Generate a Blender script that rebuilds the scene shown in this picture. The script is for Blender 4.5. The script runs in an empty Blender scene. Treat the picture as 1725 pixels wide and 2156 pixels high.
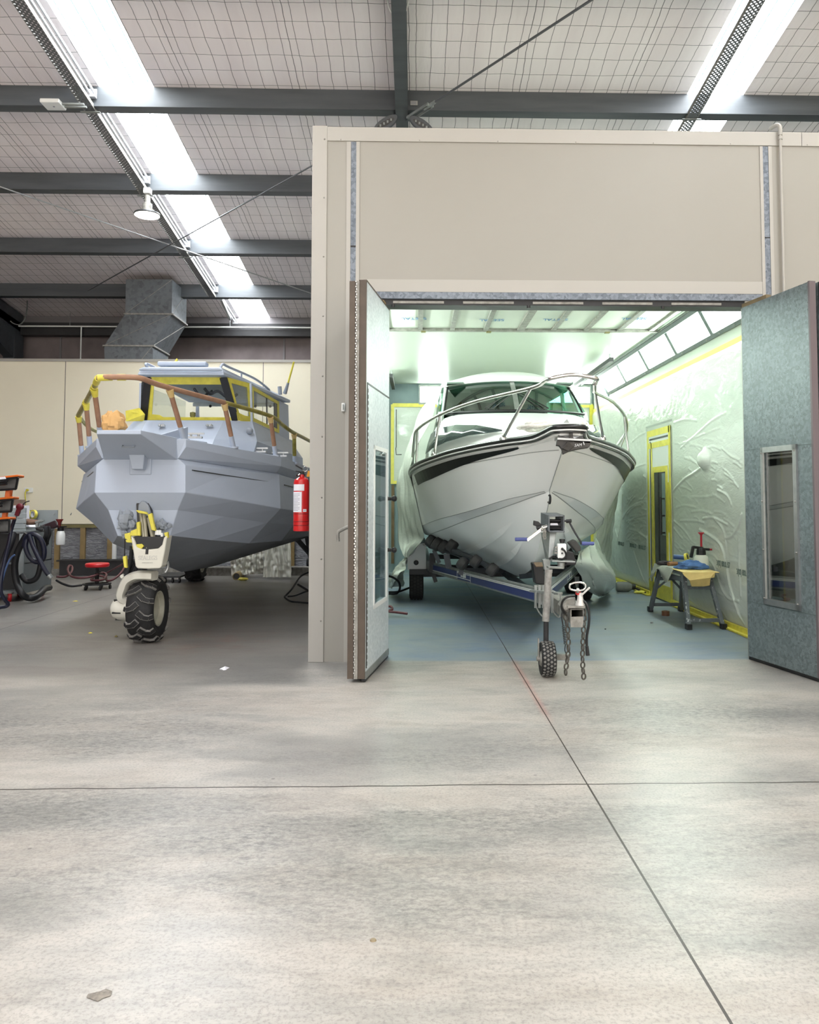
import bpy, bmesh, math, random
import numpy as np
from mathutils import Vector, Matrix, noise
V = Vector
random.seed(7)
SC = bpy.context.scene
COL = SC.collection
PI = math.pi

# ------------------------------------------------------------------ camera model
YAW = math.radians(1.5); PIT = math.radians(3.2); FOC = 1725.0; CZ = 1.4
CR = V((math.cos(YAW), -math.sin(YAW), 0))
CF = V((math.sin(YAW)*math.cos(PIT), math.cos(YAW)*math.cos(PIT), math.sin(PIT)))
CU = CR.cross(CF)
PPX, PPY = 920.24, 953.56
CAMP = V((0, 0, CZ))
def ray(px, py): return CF + CR*((px-PPX)/FOC) - CU*((py-PPY)/FOC)
def at(px, py, y):            # point of a sight line at depth y
    r = ray(px, py); return CAMP + r*(y/r.y)
def atx(px, py, x):
    r = ray(px, py); return CAMP + r*(x/r.x)
def atz(px, py, z=0.0):
    r = ray(px, py); return CAMP + r*((z-CZ)/r.z)

# ------------------------------------------------------------------ object bookkeeping
ORI = {}
SPLIT = set('windscreen_post rung clip masked_bracket corner_post screw frame_screw wheel_nut hydraulic_ram hose_end ram_tape brace heat_tube hose_fitting frame_clip stud hydraulic_hose vent_slot switch_knob spray_rail rivet winch_chain rail_tape white_batten panel_joint roller track_slots track_roller'.split())
SPLIT_X = set('cabin_side rear_leg cabin_pillar'.split())
def lin(c):
    c = c/255.0
    return c/12.92 if c <= 0.04045 else ((c+0.055)/1.055)**2.4
def rgb(r, g, b): return (lin(r), lin(g), lin(b), 1.0)

def tag(o, label=None, cat=None, group=None, kind=None):
    if label: o['label'] = label
    if cat: o['category'] = cat
    if group: o['group'] = group
    if kind: o['kind'] = kind
    return o
def thing(name, label, cat, loc, group=None, kind=None):
    o = bpy.data.objects.new(name, None); COL.objects.link(o)
    o.empty_display_size = 0.1
    o.location = loc
    ORI[o.name] = V(loc)
    return tag(o, label, cat, group, kind)
def structure(name, label=None, loc=(0, 0, 0)):
    return thing(name, label, None, loc, kind='structure')

class MB:
    """collects shapes in world coordinates, then links them as one mesh object"""
    def __init__(s): s.bm = bmesh.new()
    def poly(s, pts, mi=0):
        vs = [s.bm.verts.new(V(p)) for p in pts]
        f = s.bm.faces.new(vs); f.material_index = mi; return s
    def box(s, c, size, rot=None, mi=0):
        hx, hy, hz = size[0]/2, size[1]/2, size[2]/2
        M = rot if rot is not None else Matrix.Identity(3)
        c = V(c)
        vs = [s.bm.verts.new(c + M @ V((x*hx, y*hy, z*hz))) for x in (-1, 1) for y in (-1, 1) for z in (-1, 1)]
        for q in ((0,1,3,2),(4,6,7,5),(0,4,5,1),(2,3,7,6),(0,2,6,4),(1,5,7,3)):
            f = s.bm.faces.new([vs[i] for i in q]); f.material_index = mi
        return s
    def bx(s, x0, x1, y0, y1, z0, z1, mi=0):
        return s.box(((x0+x1)/2, (y0+y1)/2, (z0+z1)/2), (abs(x1-x0), abs(y1-y0), abs(z1-z0)), mi=mi)
    def bar(s, a, b, w, h, up=(0, 0, 1), mi=0):
        a, b = V(a), V(b); d = (b-a); L = d.length; d.normalize()
        u = V(up)
        if abs(d.dot(u)) > 0.98: u = V((0, 1, 0))
        side = d.cross(u).normalized(); u = side.cross(d).normalized()
        M = Matrix((side, d, u)).transposed()
        return s.box((a+b)/2, (w, L, h), M, mi)
    def prism(s, poly, off, mi=0):
        """closed polygon (3d points) extruded by vector off"""
        off = V(off)
        a = [s.bm.verts.new(V(p)) for p in poly]; b = [s.bm.verts.new(V(p)+off) for p in poly]
        n = len(a)
        fs = [s.bm.faces.new(a), s.bm.faces.new(b[::-1])]
        for i in range(n): fs.append(s.bm.faces.new((a[i], b[i], b[(i+1) % n], a[(i+1) % n])))
        for f in fs: f.material_index = mi
        return s
    def loft(s, rings, closed=False, cap0=False, cap1=False, mi=0):
        R = [[s.bm.verts.new(V(p)) for p in r] for r in rings]
        n = len(R[0])
        for i in range(len(R)-1):
            for j in range(n if closed else n-1):
                k = (j+1) % n
                try:
                    f = s.bm.faces.new((R[i][j], R[i][k], R[i+1][k], R[i+1][j])); f.material_index = mi
                except ValueError: pass
        if cap0:
            f = s.bm.faces.new(R[0][::-1]); f.material_index = mi
        if cap1:
            f = s.bm.faces.new(R[-1]); f.material_index = mi
        return s
    def tube(s, pts, r, n=8, closed=False, caps=True, mi=0):
        pts = [V(p) for p in pts]
        m = len(pts)
        rr = r if isinstance(r, (list, tuple)) else [r]*m
        T = []
        for i in range(m):
            if closed: t = pts[(i+1) % m]-pts[(i-1) % m]
            else: t = pts[min(i+1, m-1)]-pts[max(i-1, 0)]
            T.append(t.normalized() if t.length > 1e-9 else V((0, 0, 1)))
        u = T[0].orthogonal().normalized()
        rings = []
        for i in range(m):
            u = (u - T[i]*u.dot(T[i]))
            u = u.normalized() if u.length > 1e-6 else T[i].orthogonal().normalized()
            w = T[i].cross(u)
            rings.append([s.bm.verts.new(pts[i] + (u*math.cos(2*PI*k/n) + w*math.sin(2*PI*k/n))*rr[i]) for k in range(n)])
        for i in range(m if closed else m-1):
            A, B = rings[i], rings[(i+1) % m]
            for k in range(n):
                f = s.bm.faces.new((A[k], A[(k+1) % n], B[(k+1) % n], B[k])); f.material_index = mi
        if caps and not closed:
            s.bm.faces.new(rings[0][::-1]).material_index = mi; s.bm.faces.new(rings[-1]).material_index = mi
        return s
    def cyl(s, a, b, r, r2=None, n=16, mi=0):
        return s.tube([a, b], [r, r if r2 is None else r2], n, mi=mi)
    def lathe(s, prof, c, axis=(0, 0, 1), n=24, mi=0, ang0=0, ang1=2*PI):
        """prof: list of (radius, height along axis)"""
        ax = V(axis).normalized(); u = ax.orthogonal().normalized() if abs(ax.z) < 0.99 else V((1, 0, 0)); w = ax.cross(u)
        c = V(c); R = []
        for (r, h) in prof:
            if r < 1e-6: R.append([s.bm.verts.new(c+ax*h)])
            else: R.append([s.bm.verts.new(c+ax*h+(u*math.cos(2*PI*k/n)+w*math.sin(2*PI*k/n))*r) for k in range(n)])
        for i in range(len(R)-1):
            A, B = R[i], R[i+1]
            for k in range(n):
                q = (k+1) % n
                if len(A) == 1 and len(B) == 1: continue
                if len(A) == 1: vs = (A[0], B[q], B[k])
                elif len(B) == 1: vs = (A[k], A[q], B[0])
                else: vs = (A[k], A[q], B[q], B[k])
                f = s.bm.faces.new(vs); f.material_index = mi
        return s
    def grid(s, fn, nu, nv, mi=0):
        G = [[s.bm.verts.new(V(fn(i/nu, j/nv))) for j in range(nv+1)] for i in range(nu+1)]
        for i in range(nu):
            for j in range(nv):
                f = s.bm.faces.new((G[i][j], G[i+1][j], G[i+1][j+1], G[i][j+1])); f.material_index = mi
        return s
    def sphere(s, c, r, nu=12, nv=8, sc=(1, 1, 1), mi=0, fn=None):
        c = V(c)
        prof = []
        R = []
        for j in range(nv+1):
            th = PI*j/nv
            if j in (0, nv):
                p = V((0, 0, math.cos(th)))
                if fn: p = p*fn(p)
                R.append([s.bm.verts.new(c+V((p.x*sc[0], p.y*sc[1], p.z*sc[2]))*r)])
            else:
                row = []
                for k in range(nu):
                    p = V((math.sin(th)*math.cos(2*PI*k/nu), math.sin(th)*math.sin(2*PI*k/nu), math.cos(th)))
                    if fn: p = p*fn(p)
                    row.append(s.bm.verts.new(c+V((p.x*sc[0], p.y*sc[1], p.z*sc[2]))*r))
                R.append(row)
        for j in range(nv):
            A, B = R[j], R[j+1]
            for k in range(nu):
                q = (k+1) % nu
                if len(A) == 1: vs = (A[0], B[k], B[q])
                elif len(B) == 1: vs = (A[k], B[0], A[q])
                else: vs = (A[k], B[k], B[q], A[q])
                f = s.bm.faces.new(vs); f.material_index = mi
        return s
    def build(s, name, m, parent=None, smooth=None, bevel=None, loc=None, solid=None, label=None, recalc=True, segs=2, subsurf=0):
        if name in SPLIT or name in SPLIT_X:
            groups = s.islands()
            if name in SPLIT_X and parent is not None:
                cx = ORI[parent.name].x; two = [[], []]
                for g in groups: two[0 if sum(v.co.x for v in g)/len(g) < cx else 1] += g
                groups = [g for g in two if g]
            if len(groups) > 1:
                last = None
                for g in groups:
                    mb = MB(); mp = {v: mb.bm.verts.new(v.co) for v in g}; done = set()
                    for v in g:
                        for f in v.link_faces:
                            if f in done: continue
                            done.add(f); nf = mb.bm.faces.new([mp[q] for q in f.verts]); nf.material_index = f.material_index
                    last = mb._build(name, m, parent, smooth, bevel, loc, solid, label, recalc, segs, subsurf)
                s.bm.free(); return last
        return s._build(name, m, parent, smooth, bevel, loc, solid, label, recalc, segs, subsurf)
    def islands(s):
        seen = set(); out = []
        for v in s.bm.verts:
            if v in seen: continue
            st, comp = [v], []; seen.add(v)
            while st:
                a = st.pop(); comp.append(a)
                for e in a.link_edges:
                    b = e.other_vert(a)
                    if b not in seen: seen.add(b); st.append(b)
            out.append(comp)
        return out
    def _build(s, name, m, parent=None, smooth=None, bevel=None, loc=None, solid=None, label=None, recalc=True, segs=2, subsurf=0):
        if recalc: bmesh.ops.recalc_face_normals(s.bm, faces=s.bm.faces[:])
        if parent is not None: o0 = ORI[parent.name]
        elif loc is not None: o0 = V(loc)
        else: o0 = V((0, 0, 0))
        bmesh.ops.translate(s.bm, verts=s.bm.verts[:], vec=-o0)
        me = bpy.data.meshes.new(name); s.bm.to_mesh(me); s.bm.free()
        for mm in (m if isinstance(m, (list, tuple)) else [m]): me.materials.append(mm)
        if smooth is not None:
            for p in me.polygons: p.use_smooth = True
            try: me.set_sharp_from_angle(angle=math.radians(smooth))
            except Exception: pass
        o = bpy.data.objects.new(name, me); COL.objects.link(o)
        if parent is not None: o.parent = parent
        else: o.location = o0
        ORI[o.name] = o0
        if solid:
            md = o.modifiers.new('thickness', 'SOLIDIFY'); md.thickness = solid; md.offset = 0
        if subsurf:
            md = o.modifiers.new('smooth', 'SUBSURF'); md.levels = subsurf; md.render_levels = subsurf
        if bevel:
            md = o.modifiers.new('edge', 'BEVEL'); md.width = bevel; md.segments = segs; md.limit_method = 'ANGLE'; md.angle_limit = math.radians(40)
        if label: o['label'] = label
        return o

def cr(pts, n=6, closed=False):
    """smooth curve through points"""
    P = [V(p) for p in pts]; m = len(P); out = []
    rng = m if closed else m-1
    for i in range(rng):
        if closed: p0, p1, p2, p3 = P[(i-1) % m], P[i], P[(i+1) % m], P[(i+2) % m]
        else: p0, p1, p2, p3 = P[max(i-1, 0)], P[i], P[i+1], P[min(i+2, m-1)]
        for k in range(n):
            t = k/n
            out.append(0.5*((2*p1)+(p2-p0)*t+(2*p0-5*p1+4*p2-p3)*t*t+(3*p1-p0-3*p2+p3)*t**3))
    if not closed: out.append(P[-1])
    return out

def text_mesh(name, body, size, mat_, origin, xdir, ydir, parent, extrude=0.0015, align='CENTER', xscale=1.0, shear=0, bold=0.0, label=None):
    cu = bpy.data.curves.new(name, 'FONT'); cu.body = body; cu.size = size; cu.extrude = extrude
    cu.align_x = align; cu.align_y = 'CENTER'; cu.shear = shear; cu.offset = bold
    tmp = bpy.data.objects.new('tmp_text', cu); COL.objects.link(tmp)
    bpy.context.view_layer.update()
    dg = bpy.context.evaluated_depsgraph_get()
    me = bpy.data.meshes.new_from_object(tmp.evaluated_get(dg))
    bpy.data.objects.remove(tmp); bpy.data.curves.remove(cu)
    x = V(xdir).normalized(); y = V(ydir); y = (y-x*y.dot(x)).normalized(); z = x.cross(y)
    M = Matrix((x*xscale, y, z)).transposed()
    o0 = ORI[parent.name] if parent is not None else V(origin)
    for v in me.vertices: v.co = V(origin)+M @ v.co - o0
    me.materials.clear(); me.materials.append(mat_)
    o = bpy.data.objects.new(name, me); COL.objects.link(o)
    if parent is not None: o.parent = parent
    else: o.location = o0
    ORI[o.name] = o0
    if label: o['label'] = label
    return o

# ------------------------------------------------------------------ materials
class NT:
    def __init__(s, name):
        s.m = bpy.data.materials.new(name); s.m.use_nodes = True
        s.t = s.m.node_tree; s.t.nodes.clear()
        s.out = s.n('ShaderNodeOutputMaterial')
    def n(s, typ, **kw):
        nd = s.t.nodes.new(typ)
        for k, v in kw.items():
            if hasattr(nd, k): setattr(nd, k, v)
        return nd
    def l(s, a, b): s.t.links.new(a, b)
    def coord(s, scale=(1, 1, 1), kind='Object', rot=(0, 0, 0)):
        tc = s.n('ShaderNodeTexCoord'); mp = s.n('ShaderNodeMapping')
        mp.inputs['Scale'].default_value = scale; mp.inputs['Rotation'].default_value = rot
        s.l(tc.outputs[kind], mp.inputs['Vector']); return mp.outputs['Vector']
    def noise(s, vec, scale, detail=4, rough=0.55, dist=0.0):
        nd = s.n('ShaderNodeTexNoise'); s.l(vec, nd.inputs['Vector'])
        nd.inputs['Scale'].default_value = scale; nd.inputs['Detail'].default_value = detail
        nd.inputs['Roughness'].default_value = rough; nd.inputs['Distortion'].default_value = dist
        return nd.outputs['Fac']
    def ramp(s, fac, stops):
        nd = s.n('ShaderNodeValToRGB'); s.l(fac, nd.inputs['Fac'])
        el = nd.color_ramp.elements
        while len(el) < len(stops): el.new(0.5)
        for e, (p, c) in zip(el, stops):
            e.position = p; e.color = c if len(c) == 4 else (*c, 1)
        return nd.outputs['Color']
    def mix(s, fac, a, b, mode='MIX'):
        nd = s.n('ShaderNodeMix'); nd.data_type = 'RGBA'; nd.blend_type = mode
        for sock, v in ((nd.inputs[0], fac), (nd.inputs[6], a), (nd.inputs[7], b)):
            if hasattr(v, 'links') or hasattr(v, 'is_linked'): s.l(v, sock)
            else: sock.default_value = v
        return nd.outputs[2]
    def math(s, op, a, b=None, c=None):
        nd = s.n('ShaderNodeMath'); nd.operation = op
        for i, v in enumerate((a, b, c)):
            if v is None: continue
            if hasattr(v, 'is_linked'): s.l(v, nd.inputs[i])
            else: nd.inputs[i].default_value = v
        return nd.outputs[0]
    def bump(s, h, strength=0.2, dist=0.01):
        nd = s.n('ShaderNodeBump'); s.l(h, nd.inputs['Height'])
        nd.inputs['Strength'].default_value = strength; nd.inputs['Distance'].default_value = dist
        return nd.outputs['Normal']
    def princ(s, color=None, rough=0.5, metal=0.0, normal=None, spec=None, trans=0, emit=None, estr=0, coat=0, alpha=None, ior=None, sub=0):
        p = s.n('ShaderNodeBsdfPrincipled')
        def setv(nm, v):
            if v is None: return
            if hasattr(v, 'is_linked'): s.l(v, p.inputs[nm])
            else: p.inputs[nm].default_value = v
        setv('Base Color', color); setv('Roughness', rough); setv('Metallic', metal); setv('Normal', normal)
        setv('Specular IOR Level', spec); setv('Transmission Weight', trans)
        setv('Coat Weight', coat); setv('Alpha', alpha); setv('IOR', ior)
        if emit is not None: setv('Emission Color', emit); setv('Emission Strength', estr)
        s.l(p.outputs[0], s.out.inputs['Surface'])
        return p

MATS = {}
def mat(name, c, rough=0.5, metal=0.0, var=0.0, vscale=6.0, bump=0.0, bscale=60.0, spec=None, coat=0, bdist=0.004):
    """simple surface: colour with gentle noise variation and fine bump"""
    if name in MATS: return MATS[name]
    t = NT(name); vec = t.coord()
    col = c
    if var > 0:
        nz = t.noise(vec, vscale, 5)
        lo = tuple(max(0, x*(1-var)) for x in c[:3])+(1,); hi = tuple(min(1, x*(1+var)) for x in c[:3])+(1,)
        col = t.ramp(nz, [(0.3, lo), (0.7, hi)])
    nrm = None
    if bump > 0: nrm = t.bump(t.noise(vec, bscale, 3), bump, bdist)
    t.princ(col, rough, metal, nrm, spec, coat=coat)
    MATS[name] = t.m; return t.m
def emis(name, c, strength):
    t = NT(name); e = t.n('ShaderNodeEmission'); e.inputs[0].default_value = c; e.inputs[1].default_value = strength
    t.l(e.outputs[0], t.out.inputs['Surface']); return t.m
def glass(name, c=(0.9, 0.95, 0.93, 1), rough=0.02, fres=0.8, refl=0.12):
    """thin pane: mostly see-through with a mirror reflection"""
    t = NT(name)
    tr = t.n('ShaderNodeBsdfTransparent'); tr.inputs[0].default_value = c
    gl = t.n('ShaderNodeBsdfGlossy'); gl.inputs['Roughness'].default_value = rough; gl.inputs[0].default_value = (1, 1, 1, 1)
    fr = t.n('ShaderNodeLayerWeight'); fr.inputs[0].default_value = 0.25
    f = t.math('MULTIPLY_ADD', fr.outputs['Fresnel'], fres, refl)
    mx = t.n('ShaderNodeMixShader'); t.l(f, mx.inputs[0]); t.l(tr.outputs[0], mx.inputs[1]); t.l(gl.outputs[0], mx.inputs[2])
    t.l(mx.outputs[0], t.out.inputs['Surface']); return t.m
WORLD_STR = 1.42; SKY_STR = 19.0; BOOTH_STR = 21.0; EXPO = 0.54; SUN_STR = 11.5
LIGHTS = []
# ------------------------------------------------------------------ shared surfaces
def floor_mat():
    t = NT('concrete_floor'); vec = t.coord()
    sx = t.n('ShaderNodeSeparateXYZ'); t.l(vec, sx.inputs[0]); X, Y = sx.outputs[0], sx.outputs[1]
    st = t.n('ShaderNodeMapping'); st.inputs['Scale'].default_value = (0.6, 1.5, 1); t.l(vec, st.inputs['Vector'])
    big = t.noise(st.outputs[0], 0.8, 10, 0.66, 0.25)
    med = t.noise(st.outputs[0], 4.5, 10, 0.75, 0.3)
    fine = t.noise(vec, 70, 5, 0.75)
    grit = t.noise(t.coord((1.0, 1.7, 1)), 22, 8, 0.78, 0.2)
    base = t.ramp(big, [(0.30, rgb(141, 140, 137)), (0.44, rgb(166, 163, 157)), (0.52, rgb(181, 176, 168)), (0.60, rgb(171, 164, 155)), (0.72, rgb(184, 180, 173))])
    def hump(c, w): return t.math('MAXIMUM', t.math('SUBTRACT', 1.0, t.math('POWER', t.math('DIVIDE', t.math('SUBTRACT', Y, c), w), 2.0)), 0.0)
    trod = t.math('ADD', hump(3.45, 0.75), hump(5.15, 0.75))
    pn = t.math('ADD', t.noise(st.outputs[0], 0.7, 12, 0.72, 0.4), t.math('MULTIPLY_ADD', trod, 0.10, -0.03))
    patch = t.ramp(pn, [(0.47, (0, 0, 0)), (0.64, (1, 1, 1))])
    speck = t.ramp(grit, [(0.44, (0, 0, 0)), (0.62, (1, 1, 1))])
    base = t.mix(t.math('MULTIPLY', t.math('MULTIPLY', patch, speck), 0.95), base, rgb(78, 79, 78))
    base = t.mix(t.math('MULTIPLY', patch, 0.35), base, rgb(118, 118, 116))
    base = t.mix(t.math('MULTIPLY', t.ramp(med, [(0.46, (0, 0, 0)), (0.70, (1, 1, 1))]), 0.5), base, rgb(130, 128, 123))
    base = t.mix(t.math('MULTIPLY', t.ramp(fine, [(0.38, (1, 1, 1)), (0.52, (0, 0, 0))]), 0.42), base, rgb(104, 101, 97))
    # darker grey floor further in, left of the booth
    def step(v, a, b):
        m = t.n('ShaderNodeMapRange'); t.l(v, m.inputs[0]); m.inputs[1].default_value = a; m.inputs[2].default_value = b; m.interpolation_type = 'SMOOTHSTEP'; return m.outputs[0]
    wob = t.math('MULTIPLY_ADD', t.noise(vec, 1.2, 4), 1.1, -0.55)
    yw = t.math('ADD', Y, wob)
    workshop = t.math('MULTIPLY', step(yw, 6.0, 7.0), step(X, -0.85, -1.0))
    base = t.mix(t.math('MULTIPLY', workshop, 0.62), base, rgb(104, 102, 100))
    # blue-grey overspray settled on the booth floor
    inb = t.math('MULTIPLY', step(t.math('ADD', Y, t.math('MULTIPLY', wob, 0.10)), 7.12, 7.2), step(X, -0.95, -0.85))
    spray = t.ramp(t.noise(st.outputs[0], 1.1, 10, 0.72, 0.3), [(0.35, rgb(140, 150, 148)), (0.5, rgb(128, 144, 156)), (0.62, rgb(106, 130, 160))])
    base = t.mix(t.math('MULTIPLY', inb, 0.82), base, spray)
    # saw-cut joints
    jw = t.math('MULTIPLY_ADD', t.noise(vec, 3.0, 3), 0.03, -0.015)
    def line(v, at_, w, wv=None):
        d = t.math('ABSOLUTE', t.math('SUBTRACT', t.math('ADD', v, wv) if wv is not None else v, at_))
        return t.math('LESS_THAN', d, w)
    j1 = line(Y, 4.09, 0.006, jw)
    j2 = line(X, 0.846, 0.0036)
    j2b = t.math('MULTIPLY', line(X, 0.846, 0.0048), t.math('LESS_THAN', Y, 4.1))
    j3 = line(X, -4.45, 0.006); j4 = t.math('MULTIPLY', line(Y, 10.5, 0.006), t.math('LESS_THAN', X, -0.9))
    j = t.math('MINIMUM', t.math('ADD', t.math('ADD', j1, j2), t.math('ADD', t.math('ADD', j3, j2b), j4)), 1.0)
    red = t.math('MULTIPLY', t.math('MULTIPLY', step(Y, 5.0, 5.6), step(Y, 7.4, 6.9)), t.math('MULTIPLY', step(t.math('ABSOLUTE', t.math('SUBTRACT', X, 0.85)), 0.045, 0.0), t.noise(vec, 9, 4)))
    base = t.mix(t.math('MULTIPLY', red, 0.55), base, rgb(190, 95, 75))
    pig = t.math('MULTIPLY', t.math('MULTIPLY', step(t.math('ABSOLUTE', t.math('SUBTRACT', X, -2.0)), 0.9, 0.1), step(t.math('ABSOLUTE', t.math('SUBTRACT', Y, 8.3)), 1.0, 0.1)), t.ramp(t.noise(vec, 3.5, 6, 0.7), [(0.48, (0, 0, 0)), (0.7, (1, 1, 1))]))
    base = t.mix(t.math('MULTIPLY', pig, 0.5), base, rgb(150, 105, 85))
    # small oil drop marks
    vo = t.n('ShaderNodeTexVoronoi'); t.l(vec, vo.inputs['Vector']); vo.inputs['Scale'].default_value = 2.2
    drops = t.math('LESS_THAN', vo.outputs['Distance'], 0.02)
    base = t.mix(t.math('MULTIPLY', drops, 0.6), base, rgb(80, 78, 74))
    base = t.mix(1.0, base, (.93, .925, .92, 1), 'MULTIPLY')
    base = t.mix(j, base, rgb(50, 42, 38))
    rough = t.ramp(big, [(0.3, (0.28,)*3), (0.7, (0.46,)*3)])
    nrm = t.bump(t.math('SUBTRACT', t.math('MULTIPLY', fine, 0.25), t.math('MULTIPLY', j, 2.0)), 0.25, 0.004)
    t.princ(base, rough, 0, nrm, 0.45)
    return t.m

def lining_mat():
    t = NT('roof_lining'); vec = t.coord()
    nz = t.noise(vec, 2.0, 3)
    sx = t.n('ShaderNodeSeparateXYZ'); t.l(vec, sx.inputs[0])
    wob = t.math('MULTIPLY_ADD', nz, 0.05, -0.025)
    X = t.math('ADD', sx.outputs[0], wob); Y = t.math('ADD', sx.outputs[1], t.math('MULTIPLY', wob, 1.2))
    def lines(v, p, w, off=0.0):
        f = t.math('FRACT', t.math('DIVIDE', t.math('ADD', v, off), p))
        return t.math('LESS_THAN', f, w/p)
    g = t.math('MAXIMUM', t.math('MAXIMUM', lines(X, 0.172, 0.0065), lines(Y, 0.285, 0.0065)), t.math('MAXIMUM', lines(X, 1.376, 0.008, 0.085), lines(X, 1.376, 0.006, 0.0)))
    col = t.ramp(t.noise(t.coord((3, 0.5, 1)), 1.0, 5), [(0.3, rgb(236, 227, 229)), (0.7, rgb(247, 240, 241))])
    col = t.mix(t.math('MULTIPLY', g, .88), col, rgb(66, 68, 70))
    nrm = t.bump(t.noise(t.coord((6, 1.0, 1)), 1.0, 4), 0.35, 0.05)
    t.princ(col, 0.55, 0, nrm, 0.3); return t.m

def spangle(name, c0, c1, rough=0.42, metal=0.25, scale=42, fleck=0.35, bigvar=0.5):
    t = NT(name); vec = t.coord()
    v = t.n('ShaderNodeTexVoronoi'); t.l(vec, v.inputs['Vector']); v.inputs['Scale'].default_value = scale
    sep = t.n('ShaderNodeSeparateColor'); t.l(v.outputs['Color'], sep.inputs[0])
    n1 = t.noise(vec, scale*2.2, 3, 0.6); n2 = t.noise(vec, 3.0, 5, 0.6)
    f = t.math('MULTIPLY_ADD', sep.outputs[0], 0.5, t.math('MULTIPLY', n2, bigvar))
    col = t.ramp(f, [(0.2, c0), (0.75, c1)])
    fl = t.ramp(n1, [(0.58, (0, 0, 0)), (0.66, (1, 1, 1))])
    fl = t.math('MULTIPLY', fl, t.ramp(t.noise(vec, 1.6, 4), [(0.35, (0.25,)*3), (0.65, (1, 1, 1))]))
    dk = tuple(x*0.35 for x in c0[:3])+(1,)
    col = t.mix(t.math('MULTIPLY', fl, fleck), col, dk)
    t.princ(col, rough, metal, t.bump(n1, 0.06, 0.002), 0.5); return t.m

def film_mat(name, c=rgb(210, 216, 206), rough=0.14):
    t = NT(name); vec = t.coord()
    n1 = t.noise(t.coord((1, 1.0, 3.0)), 3.0, 6, 0.6, 2.0)
    ridg = t.math('ABSOLUTE', t.math('SUBTRACT', n1, 0.5))
    ridg = t.math('SUBTRACT', 0.1, t.math('MINIMUM', ridg, 0.1))
    r2 = t.math('ABSOLUTE', t.math('SUBTRACT', t.noise(t.coord((1, 1.6, 1)), 9.0, 3, 0.5, 1.5), 0.5)); r2 = t.math('SUBTRACT', 0.05, t.math('MINIMUM', r2, 0.05))
    nrm = t.bump(t.math('ADD', ridg, t.math('MULTIPLY', r2, 0.5)), 0.25, 0.035)
    col = t.ramp(t.noise(vec, 1.5, 4), [(0.3, tuple(x*0.94 for x in c[:3])+(1,)), (0.7, c)])
    t.princ(col, rough, 0, nrm, 0.8); return t.m

def beam_mat(name, c, rough=0.5):
    t = NT(name); vec = t.coord()
    nz = t.noise(t.coord((0.5, 4, 4)), 2.0, 6)
    col = t.ramp(nz, [(0.3, tuple(x*0.8 for x in c[:3])+(1,)), (0.7, tuple(min(1, x*1.2) for x in c[:3])+(1,))])
    t.princ(col, rough, 0.0, t.bump(t.noise(vec, 50, 2), 0.05, 0.002), 0.5); return t.m

M = {}
M['floor'] = floor_mat()
M['lining'] = lining_mat()
M['steel_paint'] = beam_mat('grey_steel_paint', rgb(76, 80, 84))
M['steel_dark'] = beam_mat('dark_steel_paint', rgb(62, 66, 72))
M['black_steel'] = mat('black_steel', rgb(38, 38, 40), 0.5, 0.1, 0.2)
M['concrete_wall'] = mat('dark_concrete_panel', rgb(118, 108, 108), 0.8, 0, 0.22, 1.8, 0.1, 30)
M['cream'] = mat('cream_panel', rgb(152, 149, 141), 0.42, 0, 0.015, 1.2)
M['cream_trim'] = mat('cream_trim', rgb(168, 165, 158), 0.4, 0, 0.02, 2)
M['cream_wall'] = mat('cream_partition', rgb(238, 231, 208), 0.5, 0, 0.02, 1.5)
M['seam'] = mat('dark_seam', rgb(120, 116, 108), 0.6)
M['screw'] = mat('screw_head', rgb(150, 148, 142), 0.4, 0.6)
M['galv'] = spangle('galvanised_steel', rgb(112, 122, 130), rgb(168, 178, 184), 0.4, 0.3)
M['galv_post'] = spangle('post_steel', rgb(88, 96, 106), rgb(128, 136, 146), 0.45, 0.25)
M['galv_door'] = spangle('spangled_door_steel', rgb(94, 106, 109), rgb(122, 135, 138), 0.42, 0.15, 44, 0.85)
M['galv_light'] = spangle('pale_door_steel', rgb(186, 196, 200), rgb(214, 222, 225), 0.4, 0.1, 50, 0.15)
M['galv_duct'] = spangle('duct_steel', rgb(72, 76, 79), rgb(104, 109, 113), 0.5, 0.25, 18, 0.2, 0.9)
M['booth_white'] = mat('booth_white', rgb(184, 193, 180), 0.35, 0, 0.015, 1.0)
M['booth_grey'] = mat('booth_grey_wall', rgb(130, 148, 152), 0.5, 0, 0.1, 3)
M['film'] = film_mat('masking_film')
M['film_dull'] = film_mat('dull_plastic_film', rgb(200, 198, 186), 0.35)
M['tape'] = mat('yellow_tape', rgb(216, 204, 78), 0.55, 0, 0.12, 14, 0.15, 80)
M['tape_pale'] = mat('pale_yellow_tape', rgb(238, 226, 110), 0.55, 0, 0.08, 10)
M['white_gloss'] = mat('white_gloss', rgb(252, 253, 251), 0.2, 0, 0, spec=0.4, coat=0.0)
M['white_paint'] = mat('white_paint', rgb(232, 234, 232), 0.35)
M['offwhite'] = mat('off_white_paint', rgb(214, 212, 200), 0.4, 0, 0.04, 6)
M['rubber'] = mat('black_rubber', rgb(30, 30, 31), 0.72, 0, 0.25, 30, 0.25, 120)
M['rubber_pale'] = mat('scuffed_rubber', rgb(120, 118, 114), 0.8, 0, 0.2, 40)
M['black'] = mat('black_plastic', rgb(24, 24, 26), 0.42, 0, 0.15, 20)
M['chrome'] = mat('polished_steel', rgb(205, 205, 202), 0.12, 1.0)
M['alum'] = mat('brushed_aluminium', rgb(178, 180, 180), 0.32, 0.85, 0.08, 20)
M['zinc'] = mat('zinc_plate', rgb(150, 154, 152), 0.42, 0.6, 0.18, 14, 0.1, 60)
M['zinc_old'] = mat('weathered_zinc', rgb(140, 138, 132), 0.6, 0.3, 0.3, 18, 0.2, 70)
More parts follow.
